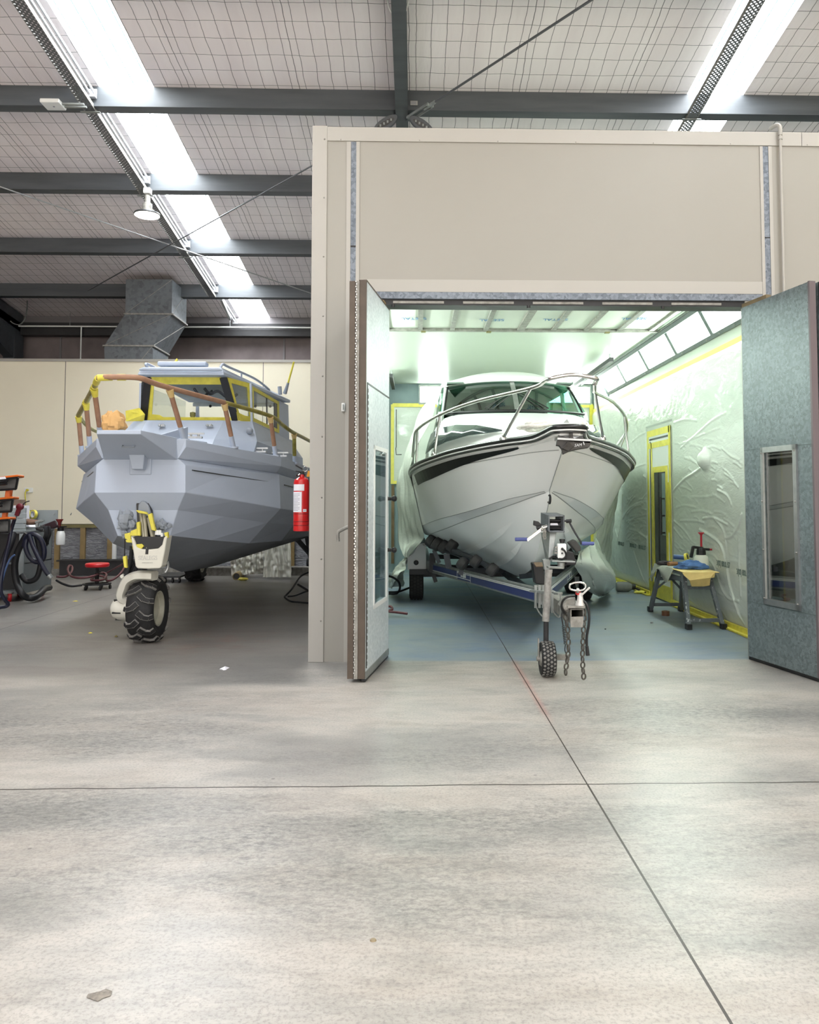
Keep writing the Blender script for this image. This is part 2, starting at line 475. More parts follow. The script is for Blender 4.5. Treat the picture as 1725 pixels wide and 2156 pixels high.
M['brown_edge'] = mat('brown_door_edge', rgb(82, 71, 61), 0.55, 0.1, 0.15, 8)
M['timber'] = mat('pale_timber', rgb(142, 120, 80), 0.7, 0, 0.2, 6)
M['red'] = mat('red_paint', rgb(196, 26, 30), 0.25, 0, 0.05, 5, coat=0.3)
M['paper'] = mat('white_paper', rgb(226, 226, 234), 0.7)
M['ink'] = mat('grey_ink', rgb(120, 122, 140), 0.8)
M['silver_foil'] = NT('silver_foil').m
def foil():
    t = NT('foil_insulation'); v = t.coord((2.5, 1, 9)); n = t.noise(v, 3.0, 6, 0.6, 1.2)
    t.princ(t.ramp(n, [(0.3, rgb(120, 122, 128)), (0.7, rgb(180, 182, 188))]), 0.38, 0.55, t.bump(n, 0.8, 0.05)); return t.m
M['silver_foil'] = foil()
M['pane'] = glass('clear_pane', (0.9, 0.94, 0.92, 1), 0.02, refl=0.03, fres=.3)
M['blue_rag'] = mat('blue_cloth', rgb(74, 108, 158), 0.9, 0, 0.25, 9, 0.3, 60)
M['brown_paper'] = mat('brown_masking_paper', rgb(202, 160, 104), 0.75, 0, 0.1, 7, 0.15, 30)
# ------------------------------------------------------------------ hall shell
YF = 7.15                     # front face of the spray booth
RS = -0.131                   # fall of the roof away from the camera
def zroof(y): return 7.84+RS*y
def zpur(y): return 7.60+RS*y

fl = MB().bx(-13, 11, -7, 20, -0.3, 0).build('floor', M['floor'])
ap_ = MB().bx(-40, 40, -45, -7, -0.3, -0.01).build('bounce_apron_ground', mat('sunlit_apron', rgb(196, 190, 180), .8, 0, .1, 1)); tag(ap_, kind='structure')  # unseen ground, added to bounce sunlight up to the roof lining
tag(fl, kind='structure')

# roof lining with two skylight strips left open
SKY = [(-3.95, -3.27), (3.44, 4.16)]
rb = MB(); xs = [-13, SKY[0][0], SKY[0][1], SKY[1][0], SKY[1][1], 11]
for a, b in ((xs[0], xs[1]), (xs[2], xs[3]), (xs[4], xs[5])):
    rb.prism([(a, -7, zroof(-7)), (b, -7, zroof(-7)), (b, 18.4, zroof(18.4)), (a, 18.4, zroof(18.4))], (0, 0, 0.12))
ro = rb.build('ceiling', M['lining']); tag(ro, kind='structure')

def sky_mat():
    t = NT('skylight_sheet'); vec = t.coord()
    sx = t.n('ShaderNodeSeparateXYZ'); t.l(vec, sx.inputs[0])
    f = t.math('FRACT', t.math('DIVIDE', sx.outputs[0], 0.19))
    rib = t.math('LESS_THAN', t.math('ABSOLUTE', t.math('SUBTRACT', f, 0.5)), 0.035)
    col = t.mix(rib, (0.92, 0.965, 1.0, 1), (0.018, 0.038, 0.044, 1))
    e = t.n('ShaderNodeEmission'); t.l(col, e.inputs[0]); e.inputs[1].default_value = SKY_STR
    t.l(e.outputs[0], t.out.inputs['Surface']); return t.m
M['skylight'] = sky_mat()
for i, (a, b) in enumerate(SKY):
    o = MB().prism([(a, -7, zroof(-7)+.03), (b, -7, zroof(-7)+.03), (b, 18.3, zroof(18.3)+.03), (a, 18.3, zroof(18.3)+.03)], (0, 0, 0.02)).build('window_%d' % (i+1), M['skylight'])
    tag(o, kind='structure')

# purlins: front web, flanges running back, small return lip
for i, y in enumerate((8.05, 10.2, 12.27, 14.46, 16.52, 5.9, 3.8)):
    z = zpur(y); y0 = y-.17; zt = zroof(y0)-.004
    pr = [(-11, y0, zt), (-11, y0+.16, zt-.02), (-11, y0+.16, zt-.03), (-11, y0+.008, zt-.012), (-11, y0+.008, z+.008), (-11, y-.008, z+.008), (-11, y-.008, z+.03), (-11, y, z+.03), (-11, y, z), (-11, y0-.012, z), (-11, y0-.012, z+.035), (-11, y0, z+.035)]
    o = MB().prism(pr, (22, 0, 0)).build('roof_beam', M['steel_paint'])
    tag(o, kind='structure')

# rafters down the slope
def rafter(x, w, depth, y0, y1):
    m = MB()
    for (dz0, dz1, ww) in ((0, .014, w), (.014, depth-.014, .012), (depth-.014, depth, w)):
        m.prism([(x-ww/2, y0, zpur(y0)-.05+dz0), (x-ww/2, y1, zpur(y1)-.05+dz0), (x-ww/2, y1, zpur(y1)-.05+dz1), (x-ww/2, y0, zpur(y0)-.05+dz1)], (ww, 0, 0))
    o = m.build('roof_beam', M['steel_paint']); tag(o, kind='structure')
rafter(-.18, .155, .28, -7, 18.3)
rafter(8.6, .155, .28, -7, 18.3)
# deep haunched rafter and column at the far left
m = MB()
x = -8.75
m.prism([(x-.1, 8, zpur(8)-.05), (x-.1, 18.1, zpur(18.1)-.2), (x-.1, 18.1, zpur(18.1)+.2), (x-.1, 8, zpur(8)+.2)], (.2, 0, 0))
m.prism([(x-.1, 14.5, zpur(14.5)-.05), (x-.1, 18.1, zpur(18.1)-.95), (x-.1, 18.1, zpur(18.1))], (.2, 0, 0))
m.bx(x-.12, x+.12, 17.7, 18.1, 0, zpur(18.1)-.3)
o = m.build('roof_beam', M['steel_dark']); tag(o, kind='structure')

# building end wall, side walls, eave strut
o = MB().bx(-13, 11, 18.3, 18.5, 0, zroof(18.3)+.1).build('wall_back', M['concrete_wall']); tag(o, kind='structure')
m = MB()
for xx in (-7.9, -2.95, 2.6): m.bx(xx-.02, xx+.02, 18.27, 18.3, 0, zroof(18.3))
m.bx(-13, 11, 18.22, 18.3, zroof(18.3)-.22, zroof(18.3))
o = m.build('trim_1', mat('pale_concrete_joint', rgb(120, 116, 118), .8)); tag(o, kind='structure')
m = MB().bx(-13, 11, 17.98, 18.2, 4.98, 5.12).bx(-13, 11, 18.0, 18.2, 5.12, 5.26)
o = m.build('trim_2', M['black_steel']); tag(o, kind='structure')
o = MB().prism([(-13, -7, 0), (-13, 18.5, 0), (-13, 18.5, zroof(18.5)), (-13, -7, zroof(-7))], (-.2, 0, 0)).build('wall_left', M['concrete_wall']); tag(o, kind='structure')
o = MB().prism([(11, -7, 0), (11, 18.5, 0), (11, 18.5, zroof(18.5)), (11, -7, zroof(-7))], (.2, 0, 0)).build('wall_right', M['cream_wall']); tag(o, kind='structure')
# bracing cleats on the eave beam
m = MB()
for xx in (-5.3, -4.05, -3.0, -2.35): m.bx(xx-.07, xx+.07, 17.9, 17.98, 5.2, 5.3)

# cream partition in front of the end wall
YP = 15.5
s = structure('wall_partition', loc=(-5, YP, 0))
zt = 3.98
MB().bx(-11, -.93, YP, YP+.12, .93, zt).build('panel', M['cream_wall'], s)
m = MB()
for px in (135, 553): 
    xx = at(px, 900, YP).x; m.bx(xx-.006, xx+.006, YP-.004, YP+.01, .93, zt)
m.build('panel_joint', M['seam'], s)
MB().bx(-11, -.93, YP-.03, YP+.14, zt, zt+.05).build('cap_trim', M['cream_trim'], s)
MB().bx(-11, -.93, YP-.02, YP+.08, .86, .92).build('sill_trim', mat('mustard_trim', rgb(118, 110, 70), .6, 0, .15), s)
MB().grid(lambda u, v: (-11+10.07*u, YP+.05+.015*noise.noise(V((u*60, v*9, 0))), .02+.84*v), 160, 14).build('insulation', M['silver_foil'], s, smooth=60)
m = MB()
for px in (174, 231, 120): 
    xx = at(px, 1150, YP).x; m.bx(xx-.045, xx+.045, YP-.01, YP+.04, 0, .86)
for xx in (-2.3, -3.2, -9.5, -10.5): m.bx(xx-.03, xx+.03, YP-.01, YP+.04, 0, .86)
m.build('stud', M['timber'], s)
xx = at(241, 1150, YP).x
MB().bx(xx-.035, xx+.035, YP-.02, YP+.03, 0, .86).build('white_batten', M['white_paint'], s)
MB().bx(-11, -.93, YP-.02, YP+.05, 0, .1).build('bottom_plate', M['zinc_old'], s)
# ------------------------------------------------------------------ spray booth shell
def fx(px, py=1050): return at(px, py, YF).x
def fz(py, px=1200): return at(px, py, YF).z
XI0, XI1, ZC, YB = -.85, 3.43, 3.60, 15.65      # inside of the booth
XJ0, XJ1 = -.47, 2.92                            # door opening
ZT, ZH = 4.70, fz(617)                           # top of the front, head of the opening
s = structure('wall_front', loc=(1.2, YF, 0))
xa, xb, xc, xd = fx(652), fx(684), fx(730), fx(742)
MB().bx(xb, xc, YF, YF+.1, 0, ZT).build('side_panel', M['cream'], s)
MB().bx(xa, xb, YF-.014, YF+.1, 0, ZT+.012).build('corner_trim', M['cream_trim'], s, bevel=.003)
MB().bx(xd, XJ0, YF+.002, YF+.1, 0, ZH).build('jamb_panel', M['cream'], s)
MB().bx(xd, fx(1604, 450), YF, YF+.1, ZH, ZT).build('header_panel', M['cream'], s)
MB().bx(fx(1626, 450), 6.2, YF, YF+.1, 0, ZT).build('side_panel', M['cream'], s)
MB().bx(xb, fx(1687, 300), YF-.012, YF, fz(303), ZT+.004).build('cap_trim', M['cream_trim'], s, bevel=.002)
MB().bx(fx(1687.8, 300), 6.2, YF-.012, YF, fz(303), ZT+.004).build('cap_trim', M['cream_trim'], s, bevel=.002)
MB().bx(fx(757, 450), fx(1602, 450), YF-.008, YF, ZH, fz(591)).build('head_trim', M['cream_trim'], s, bevel=.002)
for (p0, p1, nm, mm) in ((734, 743, 'edge_trim', 'cream_trim'), (743, 754.5, 'post_strip', 'galv_post'), (754.5, 762, 'edge_trim', 'cream_trim'), (1602, 1608.4, 'edge_trim', 'cream_trim'), (1608.4, 1620.3, 'post_strip', 'galv_post'), (1620.3, 1627.5, 'edge_trim', 'cream_trim')):
    d = -11 if p0 < 1000 else 0
    a, b = fx(p0+(-8 if p0 < 1000 else 0), 1050 if p0 < 1000 else 450), fx(p1+(-8 if p0 < 1000 else 0), 1050 if p0 < 1000 else 450)
    y = YF-.010 if nm == 'edge_trim' else YF-.003
    MB().bx(a, b, y, YF, 0 if p0 < 1000 else ZH-.02, fz(304)).build(nm, M[mm], s)
m = MB()
m.bx(fx(735), fx(747), YF-.006, YF-.002, 3.62, 3.635); m.bx(fx(1608.4, 450), fx(1620.3, 450), YF-.006, YF-.002, fz(498), fz(496))
m.build('post_joint', M['black'], s)
m = MB()
for k in range(9): m.sphere((xb-.025, YF-.014, .35+.53*k), .008, 8, 5)
for k in range(7): m.sphere((xb+.12+.7*k, YF-.012, fz(305)+.02), .006, 6, 4)
for k in range(9): m.sphere((xc-.012, YF-.002, .25+.53*k), .006, 6, 4)
m.build('screw', M['screw'], s)
# outer left side of the booth, lintel and dark door track
MB().bx(xa, xa+.07, YF+.1, YB+.1, 0, ZT).build('wall_side', M['cream'], None)
tag(bpy.data.objects['wall_side'], kind='structure')
MB().bx(fx(1606, 450), fx(1624, 450), YF+.005, YF+.1, 0, ZT).build('jamb_panel', M['cream'], s)
MB().bx(XJ1+.02, fx(1608, 450), YF+.002, YF+.1, 0, ZH+.01).build('jamb_panel', M['cream'], s)
MB().bx(XJ0-.03, XJ1+.22, YF-.005, YF+.16, fz(631), ZH).build('lintel', M['galv_post'], s)
MB().bx(XJ0-.03, XJ1+.22, YF+.02, YF+.2, fz(643), fz(631)).build('door_track', M['black_steel'], s)
m = MB()
for k in range(5): m.bx(-.2+k*.62, .25+k*.62, YF+.012, YF+.02, fz(640), fz(635))
m.build('track_slots', M['zinc_old'], s)
m = MB()
for k in range(3): m.cyl((-.2+1.2*k, YF+.01, fz(643)), (-.2+1.2*k, YF+.01, fz(649)), .015)
m.build('track_roller', M['black'], s)

# inside walls
def inner(name, mb, m): 
    o = mb.build(name, M[m]); tag(o, kind='structure'); return o
inner('wall_inner_right', MB().bx(XI1, XI1+.08, YF+.1, YB, 0, ZC), 'booth_white')
inner('wall_inner_left', MB().bx(XI0-.06, XI0, YF+.1, YB, 0, ZC), 'booth_white')
inner('wall_inner_back', MB().bx(XI0-.06, XI1+.08, YB, YB+.08, 0, ZC), 'booth_grey')
s = structure('booth_ceiling', loc=(1.3, 11, ZC))
MB().bx(XI0-.06, XI1+.08, 10.6, YB, ZC, ZC+.06).bx(XI0, XI1, YF+.1, 10.6, ZC+.03, ZC+.09).build('ceiling_sheet', M['booth_white'], s)
# ceiling filter pads in a steel grid
pad = mat('filter_pad', rgb(232, 236, 226), .85, 0, .02, 3, .2, 40)
xs = [-.80, -.37, .06, .475, .91, 1.365, 1.79, 2.215, 2.65, 3.07]
for (y0, y1) in ((8.06, 9.22), (9.28, 10.51)):
    for i in range(len(xs)-1):
        a, b = xs[i], xs[i+1]
        MB().grid(lambda u, v: (a+(b-a)*u, y0+(y1-y0)*v, ZC+.012-.010*math.sin(PI*u)*math.sin(PI*v)), 6, 8).build('filter_pad', pad, s, smooth=60, solid=.01)
m = MB()
for i, x in enumerate(xs):
    w = .03 if i != 5 else .045
    m.bx(x-w, x+w, 7.3, 10.53, ZC-.02, ZC+.02)
for y in (9.25, 10.54, 8.02): m.bx(XI0, 3.16, y-.025, y+.025, ZC-.03, ZC+.02)
m.build('filter_frame', M['zinc_old'], s)
m = MB()
for x in (-.25, .6, 1.2, 1.75, 2.95): m.bx(x-.03, x+.03, 9.2, 9.25, ZC-.045, ZC-.03)
for x in (.1, .95, 2.5): m.bx(x-.03, x+.03, 10.5, 10.56, ZC-.045, ZC-.03)
m.build('frame_clip', mat('brass_clip', rgb(120, 112, 70), .5, .4), s)
ib = mat('blue_print', rgb(70, 120, 170), .8)
for px, py in ((872, 671), (1036, 674), (1170, 673), (1335, 671)):
    p = atz(px, py, ZC-.012)
    text_mesh('printed_word', 'SEETAL', .155, ib, p, (-1, .06, 0), (0, 1, 0), s, .0008, xscale=.62)
m = MB(); m.bx(XI1-.26, XI1-.24, YF+.1, YB, ZC-.03, ZC); m.build('edge_trim', M['zinc'], s)

# raked light boxes along the top corners: each box is a lamp of its own
LBW = (XI1, 3.245); LBT = (3.245, ZC)
lit = emis('lit_diffuser', (0.86, 1.0, 0.91, 1), BOOTH_STR)
def lightbox(i, y0, y1, side=1, label=None, group=None):
    def mp(x): return x if side > 0 else XI0+XI1-x
    a = (mp(LBW[0]), LBW[1]); b = (mp(LBT[0]), LBT[1])
    t = thing('booth_light', label, 'light', ((a[0]+b[0])/2, (y0+y1)/2, (a[1]+b[1])/2), group)
    n = V((b[1]-a[1], 0, -(b[0]-a[0])*1.0)).normalized()*(1 if side < 0 else 1)
    if side > 0: n = V((-(b[1]-a[1]), 0, (b[0]-a[0]))).normalized()
    def P(u, y, d=0): return V((a[0]+(b[0]-a[0])*u, y, a[1]+(b[1]-a[1])*u))+n*d
    g = .045
    MB().prism([P(.08, y0+g), P(.08, y1-g), P(.92, y1-g), P(.92, y0+g)], n*.012).build('diffuser', lit, t)
    m = MB()
    for q in ((0, .12, y0, y1), (.88, 1, y0, y1), (.12, .88, y0, y0+g), (.12, .88, y1-g, y1)):
        m.prism([P(q[0], q[2]), P(q[0], q[3]), P(q[1], q[3]), P(q[1], q[2])], n*(.075 if q[0] == .88 else .024))  # upper lip made deeper to keep lamp light off the ceiling
    m.build('frame', mat('lightbox_frame', rgb(84, 92, 89), .5, .2), t)
    m = MB()
    for k in range(3):
        for u in (.045, .955): m.sphere(P(u, y0+.2+k*(y1-y0-.4)/2, .022), .012, 6, 4)
    m.build('clip', M['zinc_old'], t)
names = ['first from the open doors', 'second from the open doors', 'third from the open doors', 'fourth from the open doors', 'fifth from the open doors', 'deepest in booth']
ys = [7.92-.62, 7.92, 9.20, 10.48, 11.76, 13.04, 14.32]
for i in range(6):
    lightbox(i, ys[i], ys[i+1], 1, 'lit white light box above the plastic-sheeted booth wall, '+names[i], 'booth light boxes on the right')
lightbox(9, 7.4, 14.32, -1, 'unseen long light box added high on the booth wall behind the open door leaf')  # unseen opposite row, added to light the booth
# end returns of the light coves and lit boxes on the back wall
m = MB(); m.prism([(XI1, 14.36, 3.2), (LBT[0]-.02, 14.36, ZC), (XI1, 14.36, ZC)], (0, .06, 0)).prism([(XI0, 14.36, 3.2), (XI0+.2, 14.36, ZC), (XI0, 14.36, ZC)], (0, .06, 0))
o = m.build('trim_3', M['booth_grey']); tag(o, kind='structure')
def backlight(x0, x1, label):
    t = thing('booth_light', label, 'light', ((x0+x1)/2, YB-.05, 3.4))
    MB().bx(x0+.03, x1-.03, YB-.06, YB-.03, 3.24, 3.54).build('diffuser', lit, t)
    m = MB()
    for q in ((x0, x1, 3.2, 3.24), (x0, x1, 3.54, 3.58), (x0, x0+.03, 3.24, 3.54), (x1-.03, x1, 3.24, 3.54)): m.bx(q[0], q[1], YB-.07, YB-.01, q[2], q[3])
    m.build('frame', M['zinc'], t)
backlight(.06, .62, 'lit white light box on the back booth wall beside the folded pale door leaf')
backlight(2.5, 3.38, 'lit white light box on the back booth wall behind the boat rail')
# hanging steel rails under the ceiling
def rail(x, y0, y1, label):
    t = thing('ceiling_rail', label, 'rail', (x, (y0+y1)/2, 3.5))
    MB().bx(x-.03, x+.03, y0, y1, 3.47, 3.53).build('track', M['black_steel'], t)
    m = MB()
    for y in (y0+.1, y1-.1): m.bx(x-.012, x+.012, y-.02, y+.02, 3.53, ZC)
    m.build('hanger', M['zinc'], t)
rail(2.96, 12.2, 15.4, 'dark steel rail under the booth ceiling above the white boat by the light boxes')
rail(-.42, 13.9, 15.5, 'short dark steel rail under the booth ceiling beside the open pale door leaf')

# ------------------------------------------------------------------ plastic sheeting taped to the right wall
DY0, DY1, DZ = 10.84, 11.82, 2.32
fd = lambda zx, zy: atx(1240+zx*.23196, 860+zy*.23196, XI1)
strokes = [
 (.05, .030, [(760,790),(830,710),(900,640),(980,590),(1050,540)]), (.03, .02, [(860,360),(1000,240),(1150,110),(1280,40)]), (.02, .02, [(850,330),(1000,260),(1220,175)]),
 (.025, .02, [(1090,375),(1150,345),(1230,370)]), (.025, .02, [(1240,360),(1320,430),(1400,470)]), (.03, .02, [(1200,740),(1290,790),(1330,880)]),
 (.02, .018, [(1260,590),(1330,640),(1390,720)]), (.02, .018, [(970,800),(1080,805),(1190,785)]), (.03, .02, [(860,1020),(1000,1020),(1080,1040)]),
 (.04, .022, [(1070,1000),(1160,990),(1230,1020),(1300,1055)]), (.05, .024, [(1280,1180),(1340,1160),(1390,1080),(1420,960)]),
 (.05, .03, [(1040,1100),(1150,1160),(1240,1240),(1290,1400),(1320,1600),(1380,1800),(1440,2000)]), (.04, .025, [(1180,1000),(1260,1100),(1290,1250),(1300,1500),(1330,1700)]),
 (.03, .03, [(1400,1200),(1410,1500),(1420,1700)]), (.025, .02, [(780,1060),(860,1160),(880,1180)]), (.025, .02, [(800,1020),(900,1110),(960,1200)]),
 (.04, .025, [(1090,1330),(1180,1440),(1230,1600),(1300,1720),(1400,1750)]), (.04, .025, [(1080,1370),(1150,1500),(1190,1700),(1260,1900),(1300,2000)]),
 (.03, .03, [(430,1300),(480,1450),(560,1640)]), (.03, .03, [(370,960),(430,900),(520,860)]), (.03, .03, [(380,1040),(450,990),(560,960)]),
 (.03, .03, [(330,1000),(400,900),(500,880)]), (.03, .03, [(400,1100),(470,1120),(560,1190)]), (.03, .03, [(270,1100),(290,1200),(260,1350)]),
 (.04, .04, [(330,780),(320,1000),(290,1200)]), (.03, .02, [(920,1800),(1000,1850),(1060,1900)]), (.025, .02, [(900,1700),(1000,1790)]),
 (.03, .02, [(1080,1300),(1180,1340),(1240,1420)]), (.025, .018, [(960,940),(1060,930),(1150,960)]), (.03, .02, [(1130,1560),(1200,1660),(1260,1700)]),
 (.02, .02, [(820,900),(900,880),(1000,900)]), (.02, .02, [(520,610),(570,650)]), (.02, .02, [(400,560),(480,520),(560,500)]), (.02, .02, [(420,300),(480,250),(560,210)]), (.02, .02, [(800,130),(900,100),(1010,110)])]
rnd = random.Random(3)
for k in range(80):
    x = rnd.uniform(360, 560); y = rnd.uniform(820, 1260); a = rnd.uniform(-1.0, .6); L = rnd.uniform(30, 90)
    strokes.append((rnd.uniform(.015, .03), .022, [(x, y), (x+L*.5*math.cos(a), y+L*.5*math.sin(a)-6), (x+L*math.cos(a), y+L*math.sin(a))]))
for k in range(70):
    x = rnd.uniform(790, 1360); y = rnd.uniform(200, 1500); a = rnd.uniform(.1, 1.0); L = rnd.uniform(50, 140)
    strokes.append((rnd.uniform(.008, .02), .016, [(x, y), (x+L*.5*math.cos(a), y+L*.5*math.sin(a)-8), (x+L*math.cos(a), y+L*math.sin(a))]))
NU, NV = 620, 250
uy = np.linspace(8.0, 15.6, NU+1); vz = np.linspace(.05, 3.08, NV+1)
YY, ZZ = np.meshgrid(uy, vz, indexing='ij'); H = np.zeros_like(YY)
for h, wd, pts in strokes:
    w3 = [fd(*p) for p in pts]; w3 = cr(w3, 4)
    best = np.full(YY.shape, 9.0)
    for p, q in zip(w3[:-1], w3[1:]):
        dy, dz = q.y-p.y, q.z-p.z; L2 = dy*dy+dz*dz+1e-9
        tt = np.clip(((YY-p.y)*dy+(ZZ-p.z)*dz)/L2, 0, 1)
        best = np.minimum(best, np.hypot(YY-p.y-tt*dy, ZZ-p.z-tt*dz))
    H = np.maximum(H, .34*h*np.exp(-(best/(wd*.5))**2))
b = fd(1090, 465); H = np.maximum(H, .09*np.exp(-(((YY-b.y)/.13)**2+((ZZ-b.z)/.11)**2)**2))
def fh(u, v):
    i, j = int(round(u*NU)), int(round(v*NV)); y, z = uy[i], vz[j]
    n = .03*noise.noise(V((y*.8, z*.7, 3)))+.006*abs(noise.noise(V((y*5, z*9, 1))))
    d = .03+max(0, n)+H[i, j]
    edge = min(1, (z-.05)/.15, (3.08-z)/.08)
    if DY0-.12 < y < DY1+.12 and z < DZ+.12: d = .012
    return (XI1-.006-d*max(.1, edge), y, z)
mb = MB().grid(fh, NU, NV)
fm = mb.build('masking_film', M['film'], None, smooth=180, loc=(XI1-.05, 11.5, .05))
tag(fm, 'wrinkled clear-white plastic film taped around the booth side door', 'plastic sheet')
inkm = mat('film_print', rgb(96, 110, 104), .8)
for (px, py, sz) in ((1523, 1188, .10), (1567, 1207, .10), (1352, 1153, .10), (1333, 1149, .10), (1308, 1145, .10)):
    p = atx(px, py, XI1-.115)
    text_mesh('film_print', '3(00) 800.0,157', sz*.8, inkm, p, (0, -1, 0), (0, 0, 1), fm, .0006, xscale=.75, bold=.003)
# tapes
def tape(mb, label, mm='tape'):
    o = mb.build('masking_tape', M[mm], None); return tag(o, label, 'tape', None)
tape(MB().bx(XI1-.018, XI1-.002, 7.6, 15.6, 3.05, 3.11), 'sloping-looking yellow tape line under the row of light boxes', 'tape_pale')
m = MB(); m.bx(XI1-.10, XI1-.01, 7.6, DY0, .004, .02).bx(XI1-.10, XI1-.01, DY1, 15.6, .004, .02).bx(XI1-.055, XI1-.02, 7.6, DY0, .02, .07).bx(XI1-.055, XI1-.02, DY1, 15.6, .02, .07)
tape(m, 'yellow tape line on the booth floor behind the trestle')

# taped side door in the right wall
s = structure('door_3', loc=(XI1, 11.3, 0))
MB().bx(XI1-.035, XI1, DY0, DY1, .03, DZ).build('leaf', M['white_paint'], s)
m = MB(); x0, x1 = XI1-.039, XI1-.034
m.bx(x0, x1, DY0-.03, DY0+.045, .0, DZ+.06).bx(x0, x1, DY1-.0, DY1+.07, .0, DZ+.06).bx(x0, x1, DY0, DY1, DZ-.03, DZ+.06).bx(x0-.004, x1, DY0, DY1, DZ-.2, DZ-.12).bx(x0-.004, x1, DY1-.17, DY1-.125, 0, DZ-.12).bx(x0-.004, x1, DY0, DY1, .02, .22).bx(x0-.004, x1, DY0+.045, DY0+.15, .95, 1.62)
m.build('tape', M['tape'], s)
MB().bx(x0-.002, x1, DY0+.07, DY1-.05, DZ-.085, DZ-.06).bx(x0-.002, x1, DY1-.085, DY1-.07, .1, DZ-.1).build('door_gap', M['black'], s)
wy0, wy1 = 11.02, 11.55
m = MB(); zt_ = atx(1396, 982, XI1).z
m.bx(x0-.006, x1, wy1-.0, wy1+.055, .3, zt_).bx(x0-.006, x1, wy0-.075, wy0, .3, zt_).bx(x0-.006, x1, wy0, wy1, zt_-.08, zt_)
m.build('window_tape', M['tape'], s)
MB().bx(x0-.003, x1, wy0, wy1, .42, zt_-.08).build('window_pane', mat('dark_door_glass', rgb(74, 76, 78), .12), s)
MB().bx(x0-.006, x0, wy0+.02, wy0+.16, .9, zt_-.1).build('painted_reflection', mat('pale_reflected_strip', rgb(140, 158, 160), .2), s)  # reflection painted as a pale strip on the dark glass
MB().bx(x0-.008, x0-.002, wy0+.30, wy0+.34, .42, zt_-.08).build('window_bar', M['black'], s)
m = MB(); hy = 10.98
m.cyl((x0-.09, hy, 1.42), (x0-.09, hy, .92), .016, n=8)
for z in (1.40, 1.17, .94): m.cyl((x0-.09, hy, z), (x0, hy+.1, z), .012, n=8)
m.build('pull_handle', M['black'], s)

# sheeting on the back wall, its tapes, and odds and ends in the left rear corner
def fb(u, v):
    x = -.42+3.8*u; z = 1.72+1.46*v if u < .22 else .1+3.08*v
    return (x, YB-.03-.03*abs(noise.noise(V((x*2, z*2, 9)))), z)
o = MB().grid(lambda u, v: (-.42+3.8*u, YB-.025-.03*abs(noise.noise(V((u*7, v*5, 9)))), 1.72+1.46*v), 60, 24).build('masking_film', M['film'], None, smooth=180, loc=(1.4, YB-.03, 1.72))
tag(o, 'plastic film taped across the back booth wall behind the white boat', 'plastic sheet')
tape(MB().bx(-.44, 3.4, YB-.065, YB-.055, 3.15, 3.22), 'yellow tape line across the top of the back wall film', 'tape_pale')
tape(MB().bx(-.47, -.41, YB-.068, YB-.058, 1.68, 3.2), 'upright yellow tape on the back booth wall beside the open door leaf', 'tape_pale')
tape(MB().bx(-.47, 1.0, YB-.07, YB-.06, 1.68, 1.74), 'yellow tape under the back wall film, behind the draped boat', 'tape_pale')
tape(MB().bx(3.34, 3.42, YB-.07, YB-.06, .0, 3.2), 'upright yellow tape in the rear booth corner behind the boat rail', 'tape')
o = MB().bx(-.455, -.40, YB-.14, YB-.075, .18, 1.66).build('timber_post', mat('brown_timber', rgb(110, 88, 62), .7, 0, .3, 5)); tag(o, 'brown timber post against the back booth wall beside the door leaf', 'post')
t = [at(834.5, 862, 15.45), at(834.5, 940, 15.45), at(833.5, 945, 15.45), at(834.5, 957, 15.45), at(846, 957, 15.45)]
o = MB().tube(t, .008, 6).build('hanging_wire', M['black_steel']); tag(o, 'thin dark wire hook hanging on the back booth wall film', 'wire')
# ------------------------------------------------------------------ folding booth doors
def leaf(A, B, th, side):
    """door leaf plan: A near end, B far end (visible face line); thickness th on `side`"""
    A, B = V((*A, 0)), V((*B, 0)); d = (B-A).normalized(); n = V((d.y, -d.x, 0))*side   # outward from the visible face
    L = (B-A).length
    def P(t, z, k=0): return A+d*t+n*k+V((0, 0, z))
    def tpx(px, py=1050):
        r = ray(px, py); k = r.x/r.y
        return (k*A.y-A.x)/(d.x-k*d.y)
    def slab(mb, t0, t1, z0, z1, k0, k1, mi=0):
        return mb.prism([P(t0, z0, k0), P(t1, z0, k0), P(t1, z1, k0), P(t0, z1, k0)], n*(k1-k0), mi)
    return P, tpx, slab, L, d, n
def zat(px, py, P, t): 
    y = P(t, 0).y; return at(px, py, y).z
ZD0, ZD1 = .03, 3.10

# ---- left pair
s = structure('door_1', loc=(-.40, 6.8, 0))
P, tpx, slab, L, d, n = leaf((-.385, 6.335), (-.238, 7.34), .06, 1)
wz0, wz1 = .555, 2.06; t0, t1 = tpx(787), tpx(815.5)
wz1 = zat(789, 937, P, t0); wz0 = zat(784, 1283, P, t0)
m = MB()
for q in ((0.02, t0+.02, ZD0+.05, ZD1), (t1-.02, L, ZD0+.05, ZD1), (t0+.02, t1-.02, ZD0+.05, wz0+.03), (t0+.02, t1-.02, wz1-.03, ZD1)): slab(m, *q, -.055, 0)
m.build('inner_leaf', M['galv_light'], s)
m = MB(); slab(m, -.004, .02, ZD0, ZD1, -.062, 0); slab(m, .0, L, ZD1, ZD1+.012, -.06, .002); m.build('leaf_edge', M['brown_edge'], s)
m = MB(); slab(m, .02, L, ZD0-.005, ZD0+.05, -.05, .006); m.build('bottom_seal', M['zinc'], s)
m = MB(); slab(m, .02, L, ZD0-.025, ZD0-.004, -.03, 0); m.build('floor_brush', M['black'], s)
m = MB()
for q in ((t0, t1, wz0, wz0+.035), (t0, t1, wz1-.035, wz1), (t0, t0+.04, wz0, wz1), (t1-.04, t1, wz0, wz1)): slab(m, *q, -.01, .006)
m.build('window_frame', M['white_paint'], s)
